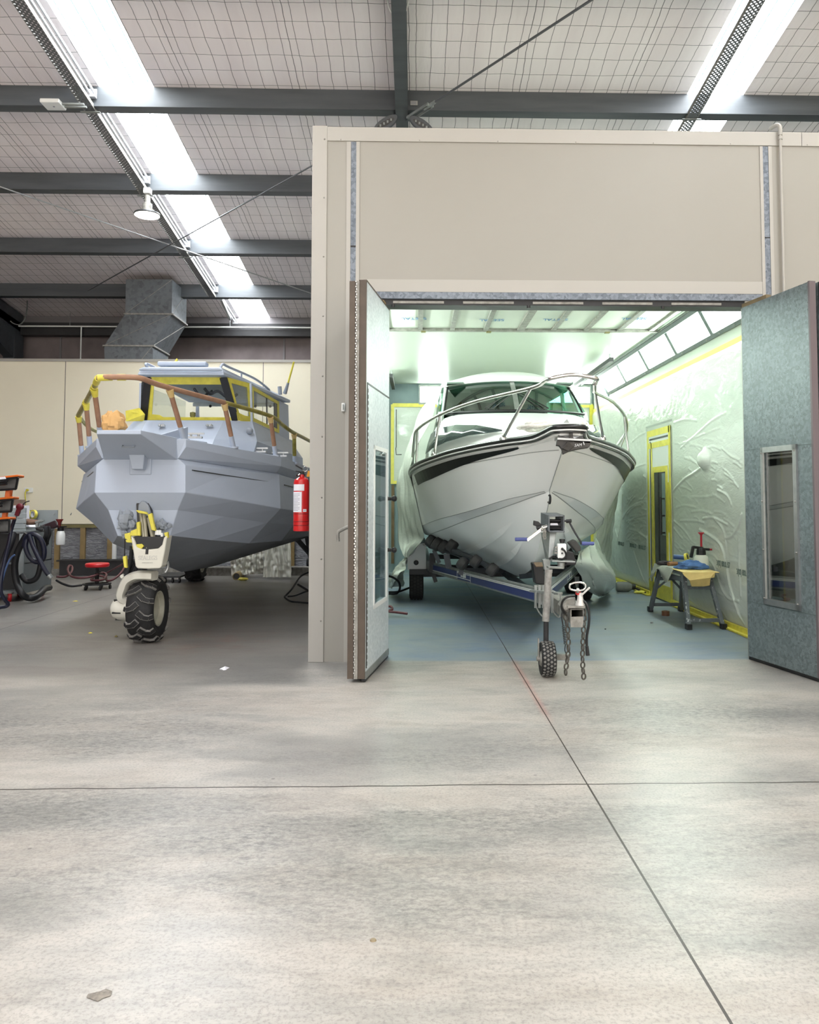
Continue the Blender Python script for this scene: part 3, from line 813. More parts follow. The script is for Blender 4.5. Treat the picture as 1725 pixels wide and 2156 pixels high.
m = MB(); slab(m, t0+.03, t1-.03, wz0+.03, wz1-.03, -.004, -.001); m.build('window_pane', glass('door_pane', (.80, .86, .88, 1), .02, refl=.12, fres=.35), s)
gz = zat(777, 805, P, .05)
m = MB(); slab(m, .05, L, gz-.012, gz, -.002, .004); slab(m, .045, .052, .1, gz, -.002, .006); m.build('leaf_gap', M['black'], s)
m = MB()
for k in range(44): 
    z = .12+k*(gz-.15)/44; slab(m, .052, .062, z, z+.03, 0, .010)
m.build('piano_hinge', M['zinc'], s)
m = MB()
for z in (zat(824, 1050, P, L), zat(823, 1157, P, L)):
    m.cyl(P(L-.06, z, 0), P(L-.06, z, .05), .016); m.sphere(P(L-.06, z, .06), .026, 10, 6)
m.build('latch_knob', M['black'], s)
# second leaf folded flat behind it
P2, tpx2, slab2, L2, d2, n2 = leaf((-.462, 6.335), (-.345, 7.14), .06, 1)
m = MB(); slab2(m, .02, L2, ZD0+.02, ZD1, -.056, -.004); m.build('outer_leaf', M['galv'], s)
m = MB(); slab2(m, -.004, .02, ZD0, ZD1, -.056, -.010); m.build('leaf_edge', M['brown_edge'], s)
m = MB(); slab2(m, -.002, .012, ZD0, ZD1, -.006, .022); m.build('meeting_edge', M['zinc_old'], s)
m = MB()
for k in range(150):
    z = ZD0+.02+k*.0204; slab2(m, -.008, -.002, z, z+.0102, -.008 if k % 2 else -.002, -.001 if k % 2 else .006)
m.build('piano_hinge', M['chrome'], s)
a = at(735, 1107, 6.9)
m = MB(); p = [P2(.35, 1.16, -.055), P2(.33, 1.165, -.12), P2(.30, 1.13, -.155), P2(.30, 1.04, -.16)]
q0 = at(736, 1108, 6.6); hp = [q0, q0+V((-.045, -.005, -.02)), at(714, 1119, 6.6), at(711.5, 1126, 6.6), at(712.5, 1140, 6.6)]
m.tube(cr(hp, 4), .015, 10); m.cyl(q0+V((.02, 0, 0)), q0+V((-.012, 0, 0)), .03)
m.build('lever_handle', M['zinc_old'], s)
m = MB(); slab(m, L-.28, L+.02, ZD1, ZD1+.03, -.05, 0); m.build('top_block', M['timber'], s)

# ---- right pair
s = structure('door_2', loc=(3.0, 6.7, 0))
A, B = (3.078, 6.27), (2.908, 7.16)
P, tpx, slab, L, d, n = leaf(A, B, .06, -1)
t0, t1 = tpx(1682.5), tpx(1607)
wz1 = zat(1678.6, 935, P, t0); wz0 = zat(1686, 1286.6, P, t0)
m = MB()
for q in ((0, t0+.03, ZD0, ZD1), (t1-.03, L, ZD0, ZD1), (t0+.03, t1-.03, ZD0, wz0+.03), (t0+.03, t1-.03, wz1-.03, ZD1)): slab(m, *q, -.05, 0)
m.build('inner_leaf', M['galv_door'], s)
m = MB()
for q in ((t0, t1, wz0, wz0+.045), (t0, t1, wz1-.045, wz1), (t0, t0+.045, wz0, wz1), (t1-.03, t1, wz0, wz1)): slab(m, *q, -.012, .018)
m.build('window_frame', M['alum'], s)
m = MB()
for t in (t0+.02, t1-.015):
    for k in range(4): m.sphere(P(t, wz0+.05+k*(wz1-wz0-.1)/3, .02), .008, 6, 4)
m.build('frame_screw', M['screw'], s)
m = MB(); slab(m, t0+.04, t1-.03, wz0+.04, wz1-.04, -.012, -.008); m.build('window_pane', glass('door_pane_b', (.86, .88, .86, 1), .02, refl=.10), s)
m = MB(); zs = zat(1571, 948, P, L); slab(m, t1, L, zs-.004, zs, 0, .003); slab(m, 0, t0, zs-.004, zs, 0, .003); zs = zat(1580, 1265, P, L); slab(m, 0, L, zs-.004, zs, 0, .0025); m.build('sheet_seam', mat('seam_grey', rgb(84, 98, 98), .5), s)
m = MB(); slab(m, -.022, 0, ZD0, ZD1+.004, -.052, .003); m.build('leaf_edge', mat('plum_edge', rgb(104, 94, 98), .5, .1), s)
m = MB(); slab(m, 0, L, ZD0-.028, ZD0, -.04, -.004); m.build('floor_brush', M['black'], s)
m = MB(); slab(m, L-.36, L, ZD1, ZD1+.035, -.05, -.004); m.build('top_block', mat('brown_block', rgb(116, 102, 76), .7, 0, .2), s)
P2, tpx2, slab2, L2, d2, n2 = leaf((3.16, 6.27), (3.02, 7.08), .06, -1)
m = MB()
for q in ((0, t0, ZD0, ZD1), (t1-.05, L2, ZD0, ZD1), (t0, t1-.05, ZD0, wz0), (t0, t1-.05, wz1, ZD1)): slab2(m, *q, -.05, 0)
m.build('outer_leaf', M['galv_door'], s)
m = MB(); slab2(m, tpx2(1638), tpx2(1627), wz0-.2, wz1+.2, -.045, -.040); m.build('edge_tape', M['tape'], s)
m = MB(); slab2(m, -.02, 0, ZD0, ZD1, -.05, 0); m.build('leaf_edge', M['black_steel'], s)
m = MB()
for k in range(60): m.bx(3.085, 3.10, 6.255, 6.262, .1+k*.05, .125+k*.05)
m.build('piano_hinge', M['zinc'], s)

# ---- small fittings on the booth front
t = thing('door_catch', 'small white catch box screwed to the booth front beside the pale folded door', 'catch', at(723.5, 858, YF))
c = at(723.5, 858, YF)
MB().box(c+V((0, -.02, 0)), (.030, .03, .075)).build('body', M['white_paint'], t, bevel=.005)
MB().box(c+V((0, -.04, 0)), (.012, .02, .045)).build('bolt', M['zinc'], t, bevel=.003)
cx = fx(1642.5, 450)
t = thing('conduit_pipe', 'cream plastic conduit pipe running down the booth front on the right', 'pipe', (cx, YF-.05, 2.9))
MB().cyl((cx, YF-.045, 2.6), (cx, YF-.045, 4.68), .0125, n=12).build('pipe', M['cream_trim'], t, smooth=40)
MB().tube(cr([(cx, YF-.045, 4.66), (cx, YF-.045, 4.73), (cx-.015, YF-.02, 4.765), (cx-.04, YF+.06, 4.77)], 5), .018, 12).build('elbow', M['cream_trim'], t, smooth=60)
MB().cyl((cx, YF-.045, 4.62), (cx, YF-.045, 4.65), .019, n=12).build('coupling', M['cream_trim'], t, smooth=40)
# ------------------------------------------------------------------ grey amphibious boat being painted
GX = -2.65
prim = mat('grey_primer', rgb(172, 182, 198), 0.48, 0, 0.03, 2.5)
primd = mat('grey_primer_dark', rgb(140, 147, 156), 0.6, 0, 0.08, 3.5)
GB = thing('motor_boat', 'grey primer-coated motor boat with faceted hull standing on three black knobbly wheels', 'boat', (GX, 10.8, 0))
def g(y, h, z): return V((GX+h, y, z))
st = [  # keel, D, C, B, A   (y, half, z)
 [(8.17, 0, .97), (8.10, .255, 1.04), (8.06, .335, 1.289), (7.96, .432, 1.459), (7.97, .425, 1.725), (7.968, .345, 1.80)],
 [(8.72, 0, .72), (8.72, .50, .965), (8.68, .645, 1.212), (8.60, .785, 1.378), (8.66, .76, 1.702), (8.66, .69, 1.755)],
 [(9.43, 0, .566), (9.38, .765, .895), (9.34, .975, 1.127), (9.26, 1.136, 1.289), (9.36, 1.10, 1.674), (9.38, 1.04, 1.71)],
 [(10.8, 0, .515), (10.8, .90, .85), (10.8, 1.06, 1.06), (10.8, 1.17, 1.23), (10.8, 1.12, 1.64), (10.8, 1.05, 1.67)],
 [(14.1, 0, .50), (14.1, .97, .79), (14.1, 1.08, .97), (14.1, 1.18, 1.10), (14.1, 1.14, 1.55), (14.1, 1.07, 1.58)]]
m = MB()
rings = []
for s_ in st:
    L_ = [g(y, -h, z) for (y, h, z) in s_[:0:-1]]; K_ = [g(*s_[0])]; R_ = [g(y, h, z) for (y, h, z) in s_[1:]]
    rings.append(L_+K_+R_)
m.loft(rings)
for idx in (0, -1):
    r = rings[idx]
    for a, b in ((0, 1), (1, 2), (2, 3), (3, 4)): m.poly([r[a], r[10-a], r[10-b], r[b]])
    m.poly([r[4], r[6], r[5]])
for i in range(len(rings)-1): m.poly([rings[i][0], rings[i][10], rings[i+1][10], rings[i+1][0]])
bmesh.ops.remove_doubles(m.bm, verts=m.bm.verts[:], dist=1e-5)
# bottom plates (below the lower chine) take the darker grey primer
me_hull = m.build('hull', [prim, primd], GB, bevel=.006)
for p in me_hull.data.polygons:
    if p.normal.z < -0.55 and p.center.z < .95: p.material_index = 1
# side collars
cs = [[(7.93, .345, 1.975), (7.97, .43, 1.975), (7.965, .43, 1.90), (7.945, .36, 1.785), (8.0, .30, 1.80)],
      [(9.30, .93, 1.90), (9.27, 1.135, 1.873), (9.27, 1.135, 1.765), (9.33, 1.065, 1.69), (9.4, .92, 1.69)],
      [(10.6, .96, 1.87), (10.6, 1.17, 1.845), (10.6, 1.17, 1.735), (10.6, 1.09, 1.645), (10.6, .95, 1.645)],
      [(14.0, .97, 1.80), (14.0, 1.19, 1.78), (14.0, 1.19, 1.67), (14.0, 1.10, 1.56), (14.0, .95, 1.56)]]
for sd in (1, -1):
    m = MB(); m.loft([[g(y, h*sd, z) for (y, h, z) in r] for r in cs], closed=True, cap0=True, cap1=True)
    m.build('side_collar', prim, GB, bevel=.005)
# foredeck and the sloped inner coaming
m = MB()
dk = [(7.95, .345, 1.93), (9.3, .93, 1.86), (12.9, .95, 1.83)]
for a, b in zip(dk[:-1], dk[1:]): m.prism([g(a[0], -a[1], a[2]), g(a[0], a[1], a[2]), g(b[0], b[1], b[2]), g(b[0], -b[1], b[2])], (0, 0, -.04))
m.build('foredeck', prim, GB)
# bow platform
m = MB()
f0, f1, b0, b1 = (7.366, .195, 1.975), (7.366, .195, 2.012), (7.968, .35, 1.775), (7.968, .36, 1.985)
F0 = [g(f0[0], s*f0[1], f0[2]) for s in (-1, 1)]; F1 = [g(f1[0], s*f1[1], f1[2]) for s in (-1, 1)]
B0 = [g(b0[0], s*b0[1], b0[2]) for s in (-1, 1)]; B1 = [g(b1[0], s*b1[1], b1[2]) for s in (-1, 1)]
for q in ((F0[0], F0[1], F1[1], F1[0]), (F0[0], B0[0], B0[1], F0[1]), (F1[0], F1[1], B1[1], B1[0]), (F0[1], B0[1], B1[1], F1[1]), (F0[0], F1[0], B1[0], B0[0]), (B0[0], B1[0], B1[1], B0[1])): m.poly(q)
m.prism([g(7.97, -.36, 1.985), g(7.97, .36, 1.985), g(8.5, .5, 1.985), g(8.5, -.5, 1.985)], (0, 0, -.07))
bmesh.ops.remove_doubles(m.bm, verts=m.bm.verts[:], dist=1e-5)
m.build('bow_platform', prim, GB, bevel=.005)
m = MB(); m.tube([g(7.62, -.05, 1.893), g(7.60, -.05, 1.875), g(7.60, .06, 1.875), g(7.62, .06, 1.893)], .009, 6); m.build('towing_eye', primd, GB)
m = MB(); m.prism([g(7.84, -.075, 1.82), g(7.84, .075, 1.82), g(7.87, .055, 1.68), g(7.87, -.055, 1.68)], (0, .14, -.01)); m.prism([g(7.95, -.105, 1.79), g(7.95, .105, 1.79), g(7.955, .105, 1.63), g(7.955, -.105, 1.63)], (0, .02, 0)); m.build('bow_boss', prim, GB, bevel=.012)
m = MB(); m.prism([g(7.9, .20, 2.0), g(8.5, .30, 2.0), g(8.5, .30, 2.14), g(7.9, .20, 2.01)], (-.02, 0, 0)); m.build('deck_gusset', prim, GB)
# slots cut in the topsides
def plane_at(px, py, a, b, c, off=.004):
    n = (b-a).cross(c-a).normalized()
    if n.dot(CAMP-a) < 0: n = -n
    r = ray(px, py); k = (a-CAMP).dot(n)/r.dot(n); return CAMP+r*k+n*off
m = MB()
pa, pb, pc = g(*st[0][4]), g(*st[2][4]), g(*st[0][3])
m.bar(plane_at(404, 990, pa, pb, pc), plane_at(574, 1016, pa, pb, pc), .012, .008)
pd, pe, pf = g(*st[2][4]), g(*st[3][4]), g(*st[2][3])
m.bar(plane_at(598, 1021, pd, pe, pf), plane_at(628, 1028, pd, pe, pf), .012, .008)
pl = g(7.97, -.425, 1.725), g(9.36, -1.10, 1.674), g(7.96, -.432, 1.459)
m.bar(plane_at(198, 994, *pl), plane_at(174, 1014, *pl), .012, .010)
m.build('vent_slot', M['black'], GB)

# raised trunk below the cabin
m = MB()
base = [(8.95, .40, 1.88), (9.35, .80, 1.88), (12.6, .93, 1.84)]; top = [(9.46, .44, 2.30), (9.80, .70, 2.32), (12.6, .74, 2.28)]; mid = [(9.12, .42, 2.06), (9.50, .82, 2.06), (12.6, .92, 2.02)]
def ring3(r): return [g(y, -h, z) for (y, h, z) in r[::-1]]+[g(y, h, z) for (y, h, z) in r]
m.loft([ring3(base), ring3(mid), ring3(top)])
t_ = ring3(top); m.poly([t_[2], t_[3], t_[4], t_[1]]); m.poly([t_[1], t_[4], t_[5], t_[0]])
r3 = [ring3(base), ring3(mid), ring3(top)]
m.poly([r3[0][0], r3[0][5], r3[1][5], r3[1][0]]); m.poly([r3[1][0], r3[1][5], r3[2][5], r3[2][0]])
bmesh.ops.remove_doubles(m.bm, verts=m.bm.verts[:], dist=1e-5)
m.build('cabin_trunk', prim, GB, bevel=.006)
m = MB()
for px, py in ((341, 896), (441, 896)):
    c = at(px, py, 9.30); m.box(c, (.07, .04, .02)); m.sphere(c+V((-.02, -.02, 0)), .018, 8, 5); m.sphere(c+V((.02, -.02, .005)), .014, 8, 5)
m.build('hatch_catch', M['alum'], GB, smooth=40)
c = at(526, 907, 9.52)
MB().sphere(c, .04, 12, 8).build('round_fitting', primd, GB, smooth=60)
for (px, py, y) in ((410, 921, 8.75), (546, 951, 9.5), (590, 960, 10.0)):
    c = at(px, py, y); MB().box(c, (.16, .05, .02)).cyl(c+V((-.04, 0, 0)), c+V((-.04, 0, .035)), .012).cyl(c+V((.04, 0, 0)), c+V((.04, 0, .035)), .012).bar(c+V((-.1, 0, .04)), c+V((.1, 0, .04)), .02, .018).build('deck_cleat', M['alum'], GB, smooth=40)

# cabin: posts, panes, tape, roof
WB = [(9.66, .537, 2.319), (9.93, .655, 2.325)]; WT = [(9.46, .43, 2.80), (9.90, .645, 2.79)]
rear = (12.5, .68)
m = MB()
def post(a, b, w=.035): m.bar(a, b, w, w)
for sd in (1, -1):
    post(g(*WB[1][:1], sd*WB[1][1], WB[1][2]), g(WT[1][0], sd*WT[1][1], WT[1][2]), .05)
    ya_ = 11.85 if sd > 0 else 12.35
    m.prism([g(ya_, sd*.665, 2.28), g(12.7, sd*.70, 2.20), g(12.55, sd*.70, 2.83), g(ya_+.05, sd*.665, 2.83)], (-.04*sd, 0, 0))
    m.prism([g(9.93, sd*.655, 2.25), g(11.9, sd*.668, 2.25), g(11.9, sd*.668, 2.345), g(9.93, sd*.655, 2.345)], (-.04*sd, 0, 0))
    m.prism([g(12.0, sd*.74, 1.8), g(12.75, sd*.93, 1.8), g(12.65, sd*.75, 2.3), g(12.0, sd*.70, 2.3)], (-.05*sd, 0, 0))
m.build('cabin_side', prim, GB)
m = MB()
for sd in (1, -1):
    a, b = g(WB[0][0], sd*WB[0][1], WB[0][2]), g(WT[0][0], sd*WT[0][1], WT[0][2])
    m.bar(a, b, .085, .05, (0, 1, 0))
m.build('windscreen_post', M['black'], GB)
pane = glass('cabin_glass', (.93, .95, .94, 1), .02, refl=.015, fres=.2)
def quadpane(a, b, c, d): MB().prism([a, b, c, d], (0, .006, 0)).build('window_pane', pane, GB)
def q(a, u, v):  # bilinear in a quad
    return a[0]*(1-u)*(1-v)+a[1]*u*(1-v)+a[2]*u*v+a[3]*(1-u)*v
def taped(quad, wl, wr, wb, wt, nrm):
    m = MB(); n = V(nrm)*.012
    for (u0, u1, v0, v1) in ((0, wl, 0, 1), (1-wr, 1, 0, 1), (wl, 1-wr, 0, wb), (wl, 1-wr, 1-wt, 1)):
        if u1-u0 < 1e-4 or v1-v0 < 1e-4: continue
        m.prism([q(quad, u0, v0)+n, q(quad, u1, v0)+n, q(quad, u1, v1)+n, q(quad, u0, v1)+n], -n*.8)
    return m
cq = [g(WB[0][0], -.50, 2.319), g(WB[0][0], .50, 2.319), g(WT[0][0], .40, 2.80), g(WT[0][0], -.40, 2.80)]
quadpane(*cq)
m = taped(cq, .055, 0, .07, .17, (0, -1, .1))
m.prism([q(cq, .055, .06), q(cq, .2, .06), q(cq, .15, .12), q(cq, .055, .14)], (0, -.01, 0))
m.build('window_tape', M['tape'], GB)
for sd in (1, -1):
    qd = [g(WB[0][0], sd*(WB[0][1]+.04), 2.319), g(WB[1][0], sd*WB[1][1], 2.325), g(WT[1][0], sd*WT[1][1], 2.79), g(WT[0][0], sd*(WT[0][1]+.04), 2.80)]
    quadpane(*qd)
    if sd > 0:
        m = taped(qd, .12, .14, .14, .12, (.6, -.8, 0)); m.build('window_tape', M['tape'], GB)
        m = MB(); m.prism([q(qd, -.1, .0)+V((0, -.03, 0)), q(qd, .75, -.03)+V((0, -.03, 0)), q(qd, .6, .14)+V((0, -.03, 0)), q(qd, .0, .2)+V((0, -.03, 0))], (0, .01, 0)); m.build('window_tape', M['tape'], GB)
    else:
        taped(qd, .0, .12, .06, .06, (-.6, -.8, 0)).build('window_rubber', M['black'], GB)
        m = MB(); m.prism([g(9.60, -.72, 2.30), g(9.56, -.50, 2.30), g(9.5, -.47, 2.37), g(9.55, -.55, 2.45), g(9.58, -.72, 2.42)], (0, -.012, 0)); m.build('window_tape', M['tape'], GB)
    qs = [g(9.98, sd*.66, 2.345), g(11.85, sd*.672, 2.345), g(11.85, sd*.665, 2.80), g(9.98, sd*.652, 2.77)]
    quadpane(*qs)
    if sd > 0:
        m = taped(qs, .035, .08, .10, .10, (1, 0, 0)); m.build('window_tape', M['tape'], GB)
        m = MB(); 
        for (u0, u1, v0, v1) in ((.50, .53, .1, .9), (.80, .92, .12, .88)): m.prism([q(qs, u0, v0), q(qs, u1, v0), q(qs, u1, v1), q(qs, u0, v1)], (.008, 0, 0))
        m.build('window_bar', M['black'], GB)
# roof slab
m = MB()
RF = [(9.257, .484), (12.35, .76)]
lo = [g(RF[0][0], -RF[0][1], 2.795), g(RF[0][0], RF[0][1], 2.795), g(RF[1][0], RF[1][1], 2.845), g(RF[1][0], -RF[1][1], 2.845)]
hi = [g(RF[0][0]+.01, -RF[0][1]+.01, 2.835), g(RF[0][0]+.01, RF[0][1]-.01, 2.835), g(RF[1][0], RF[1][1], 2.885), g(RF[1][0], -RF[1][1], 2.885)]
tp = [g(RF[0][0]+.10, -RF[0][1]+.10, 2.90), g(RF[0][0]+.10, RF[0][1]-.06, 2.90), g(RF[1][0]-.1, RF[1][1]-.16, 2.96), g(RF[1][0]-.1, -RF[1][1]+.16, 2.96)]
m.loft([lo, hi, tp], closed=True, cap0=True, cap1=True)
m.build('cabin_roof', prim, GB, bevel=.008)
MB().tube([g(9.26, -.46, 2.852), g(9.24, -.42, 2.856), g(9.24, .42, 2.856), g(9.26, .46, 2.852)], [.012, .022, .022, .012], 8).build('roof_lip', prim, GB, smooth=60)
a = at(331, 769, 9.5); b = at(434, 769, 9.5)
MB().box((a+b)/2+V((0, .06, .02)), ((b-a).length, .14, .055)).build('light_bar', prim, GB, bevel=.02, segs=3)
for pts in ([g(9.42, .40, 2.89), g(9.46, .42, 2.95), g(9.7, .44, 2.955), g(10.8, .52, 2.985), g(11.5, .57, 2.95), g(11.6, .58, 2.92)], [g(9.42, -.42, 2.89), g(9.46, -.44, 2.95), g(10.8, -.55, 2.985), g(11.6, -.6, 2.93)]):
    mb = MB().tube(cr(pts, 5), .016, 8)
    if pts[0].x > GX: mb.cyl(g(10.2, .48, 2.90), g(10.2, .48, 2.965), .012, n=6)
    mb.build('roof_rail', prim, GB, smooth=60)
a = at(600, 828, 12.2); b = at(607, 806, 12.1); c = at(619, 762, 12.0)
MB().cyl(a-V((0, 0, .0)), b, .03, .018, 8).cyl(a+V((-.08, 0, .1)), a+V((-.07, 0, -.02)), .03, .03, 8).build('aerial_base', primd, GB, smooth=40)
MB().cyl(b, c, .014, .014, 8).build('aerial', M['tape'], GB)
MB().prism([at(365, 764, 9.8), at(372, 754, 9.8), at(374, 757, 9.8), at(370, 765, 9.8)], (0, .03, 0)).build('tape_flag', M['tape'], GB)
# inside of the cabin
ins = mat('cabin_lining', rgb(188, 194, 194), .6, 0, .1)
MB().prism([g(9.6, -.45, 2.78), g(9.6, .45, 2.78), g(12.3, .66, 2.83), g(12.3, -.66, 2.83)], (0, 0, .01)).build('headlining', ins, GB)
MB().bx(GX-.66, GX+.66, 12.2, 12.26, 2.775, 2.82).build('rear_bulkhead', ins, GB)
m = MB()
for k in range(5): m.sphere(g(12.12, -.38+.22*k, 2.765), .022, 8, 5)
m.build('switch_knob', M['black'], GB)
m = MB(); m.tube(cr([g(9.9, .1, 2.73), g(9.95, .16, 2.67), g(10.1, .22, 2.72), g(10.3, .3, 2.66), g(10.5, .36, 2.73)], 5), .02, 6); m.tube(cr([g(10.0, -.05, 2.74), g(10.1, .02, 2.66), g(10.2, .12, 2.74)], 5), .016, 6); m.build('loose_wiring', M['black_steel'], GB, smooth=60)
MB().lathe([(.02, 0), (.028, .02), (.022, .07), (.034, .09), (.034, .13), (.0, .14)], g(9.85, -.02, 2.30), n=10).build('throttle_lever', mat('olive_tape', rgb(170, 160, 90), .6), GB, smooth=40)

# bow rail wrapped in brown paper and yellow tape
wrap = mat('brown_wrap', rgb(152, 116, 92), .7, 0, .15, 16, .2, 60)
olive = mat('tarnished_rail', rgb(150, 140, 70), .35, .45, .3, 12)
N = [(7.318, .10, 2.475), (7.318, .174, 2.472), (7.67, .347, 2.435), (8.368, .697, 2.38), (9.044, 1.046, 2.312), (9.876, 1.168, 2.202), (11.6, 1.19, 2.19), (11.75, 1.19, 2.12)]
R_ = [g(y, h, z) for (y, h, z) in N]; Lf = [g(y, -h, z) for (y, h, z) in N]
rr = .026
MB().tube(cr([Lf[1], g(7.30, -.10, 2.478), g(7.30, .12, 2.478), R_[1]+V((.03, .03, 0)), (R_[1]+R_[2])/2, R_[2], R_[3]], 5), rr, 10).build('bow_rail', wrap, GB, smooth=60, label='brown paper wrapped bow rail')
MB().tube(cr([R_[3], R_[4], (R_[4]+R_[5])/2, R_[5], R_[6], R_[7]], 6), rr*.9, 10).cyl(R_[7], g(11.75, 1.19, 1.84), rr*.9).build('side_rail', olive, GB, smooth=60, label='yellow taped side rail')
MB().tube(cr([Lf[1], Lf[2], Lf[3], Lf[4]], 5), rr, 10).tube(cr([Lf[4], Lf[5], Lf[6]], 5), rr*.8, 10).build('side_rail', olive, GB, smooth=60, label='yellow taped side rail')
bases = [(8.02, .40, 1.96), (8.623, .744, 1.925), (9.252, 1.078, 1.87), (10.2, 1.15, 1.83), (11.75, 1.19, 1.83)]
tops = [N[2], N[3], N[4], (10.0, 1.17, 2.2), (11.72, 1.19, 2.17)]
for sd in (1, -1):
    for i, (b_, t_) in enumerate(zip(bases[:4], tops[:4])):
        B_, T_ = g(b_[0], sd*b_[1], b_[2]), g(t_[0], sd*t_[1], t_[2])
        K_ = B_.lerp(T_, .28)
        pm = wrap if i < 3 else olive
        o = MB().cyl(K_, T_, .024, n=10).build('rail_post', pm, GB, smooth=60)
        f = MB().cyl(B_, K_, .026, n=10).cyl(B_, B_+V((0, 0, .02)), .05, n=10).build('post_foot', prim, o, smooth=60)
        cl = MB().tube([T_.lerp(B_, .16), T_.lerp(B_, .03)], [.027, .036], 10).build('joint_tape', mat('pale_joint_tape', rgb(206, 178, 120), .6) if sd > 0 else M['tape'], o, smooth=60)
m = MB()
for a, b in ((R_[1], 0), (Lf[1], 0)):
    pass
for t in ((g(7.30, -.17, 2.472), g(7.315, -.05, 2.478)), (g(7.31, .00, 2.478), g(7.31, .07, 2.478)), (Lf[1], Lf[1].lerp(Lf[2], .5)), (Lf[2].lerp(Lf[3], -.08), Lf[2].lerp(Lf[3], .12)), (Lf[3].lerp(Lf[4], -.05), Lf[3].lerp(Lf[4], .12))):
    m.cyl(t[0], t[1], .031, n=10)
m.build('rail_tape', M['tape'], GB, smooth=60)
# paper-wrapped ball on the bow platform
def lump(seed, amp=.18, fr=2.2): return lambda p: 1+amp*noise.noise(p*fr+V((seed, 0, 0)))+amp*.5*noise.noise(p*fr*2.7+V((0, seed, 0)))
c = at(238, 893, 7.62)
m = MB(); m.sphere(c, .112, 22, 16, (1.0, .9, 1.05), fn=lump(4.1, .26, 2.8)); m.sphere(c+V((.03, -.02, -.10)), .055, 10, 8, (1, .9, .7), fn=lump(2)); 
m.build('wrapped_searchlight', M['brown_paper'], GB, smooth=25, label='brown paper wrapped fitting')
c2 = at(256, 912, 7.6)
MB().sphere(c2+V((0, 0, -.005)), .045, 12, 8, (1.1, 1, .9), fn=lump(7, .3)).build('tape_bundle', primd, GB, smooth=40)

# ---- wheels
def tyre_set(parent, c, R=.32, W=.26, full=True, face=1):
    c = V(c); ax = V((1, 0, 0))
    h = W/2; rim = R*.52
    prof = [(rim, -h*.72), (R*.70, -h*.98), (R*.86, -h*.96), (R*.945, -h*.72), (R*.965, -h*.35), (R*.97, 0), (R*.965, h*.35), (R*.945, h*.72), (R*.86, h*.96), (R*.70, h*.98), (rim, h*.72)]
    ty = MB().lathe(prof, c, ax, 48).build('tyre', M['rubber'], parent, smooth=50)
    m = MB(); mp = MB()
    n = 12
    def surf(th, x, r): return c+V((x, r*math.cos(th), r*math.sin(th)))
    for k in range(n):
        th = 2*PI*k/n
        for sd in (-1, 1):
            off = 0 if sd > 0 else PI/n
            segs = [(.05, th+off), (.40, th+off+.13), (.78, th+off+.17), (1.0, th+off+.15)]
            rs = [R*1.0, R*.995, R*.965, R*.87]
            for i in range(3):
                (u0, a0), (u1, a1) = segs[i], segs[i+1]
                p, q_ = surf(a0, sd*h*u0, rs[i]), surf(a1, sd*h*u1, rs[i+1])
                up = (p-c); up.x = 0
                m.bar(p-(q_-p)*.05, q_+(q_-p)*.05, .038 if i else .046, .03, up)
                if full: mp.bar(p-(q_-p)*.07, q_+(q_-p)*.07, .048 if i else .056, .022, up)
        th2 = th+PI/n*.9
    m.build('tread_lug', M['rubber'], ty, bevel=.003)
    if full: mp.build('lug_edge', M['rubber_pale'], ty)
    rp = [(rim*1.0, h*.72), (rim*1.04, h*.86), (rim*.96, h*.84), (rim*.93, h*.55), (rim*.86, h*.50), (rim*.85, h*.05), (rim*.78, -h*.0), (rim*.76, -h*.45), (rim*.40, -h*.55), (rim*.36, -h*.3), (0, -h*.28)]
    if face < 0: rp = [(a, -b) for a, b in rp]
    MB().lathe(rp, c, ax, 32).build('wheel_rim', mat('rim_grey', rgb(190, 188, 172), .35, .3, .1, 10), parent, smooth=35)
    m = MB()
    for k in range(5):
        a = 2*PI*k/5; m.cyl(c+V((face*-h*.55, rim*.6*math.cos(a), rim*.6*math.sin(a))), c+V((face*-h*.4, rim*.6*math.cos(a), rim*.6*math.sin(a))), .012, n=6)
    m.build('wheel_nut', M['zinc'], parent)
WC = V((-2.64, 8.235, .318))
tyre_set(GB, WC)
tyre_set(GB, (-3.74, 14.15, .32), full=False)
tyre_set(GB, (-1.62, 14.1, .32), full=False, face=-1)
# hub motor and swing fork on the left of the front wheel
hm = M['offwhite']
m = MB(); m.lathe([(0, 0), (.045, .005), (.085, .03), (.108, .08), (.115, .14), (.125, .19), (.125, .22), (.0, .22)], WC+V((-.36, 0, .0)), (1, 0, 0), 24)
m.build('hub_motor', hm, GB, smooth=40)
m = MB()
for k in range(5):
    a = 2*PI*k/5+.9; p = WC+V((-.27, .103*math.cos(a), .103*math.sin(a))); m.box(p, (.085, .022, .012), Matrix.Rotation(a, 3, 'X'))
m.build('cooling_slot', M['black'], GB)
fk = [at(326, 1212, 8.05), at(300, 1211, 8.07), at(285, 1213, 8.09), at(271, 1221, 8.12), at(263, 1235, 8.15), at(258, 1255, 8.18), WC+V((-.17, -.02, .06)), WC+V((-.16, 0, -.02))]
m = MB()
pts = cr(fk, 5)
for i in range(len(pts)-1):
    pass
rings = []
for i, p in enumerate(pts):
    tdir = (pts[min(i+1, len(pts)-1)]-pts[max(i-1, 0)]).normalized()
    yv = V((0, 1, 0)); yv = (yv-tdir*yv.dot(tdir)).normalized(); sdv = tdir.cross(yv)
    ww, hh = .075, .045
    rings.append([p+yv*a*ww+sdv*b*hh for a, b in ((-1, -.6), (-.6, -1), (.6, -1), (1, -.6), (1, .6), (.6, 1), (-.6, 1), (-1, .6))])
m.loft(rings, closed=True, cap0=True, cap1=True)
m.build('swing_fork', hm, GB, smooth=45)
m = MB()
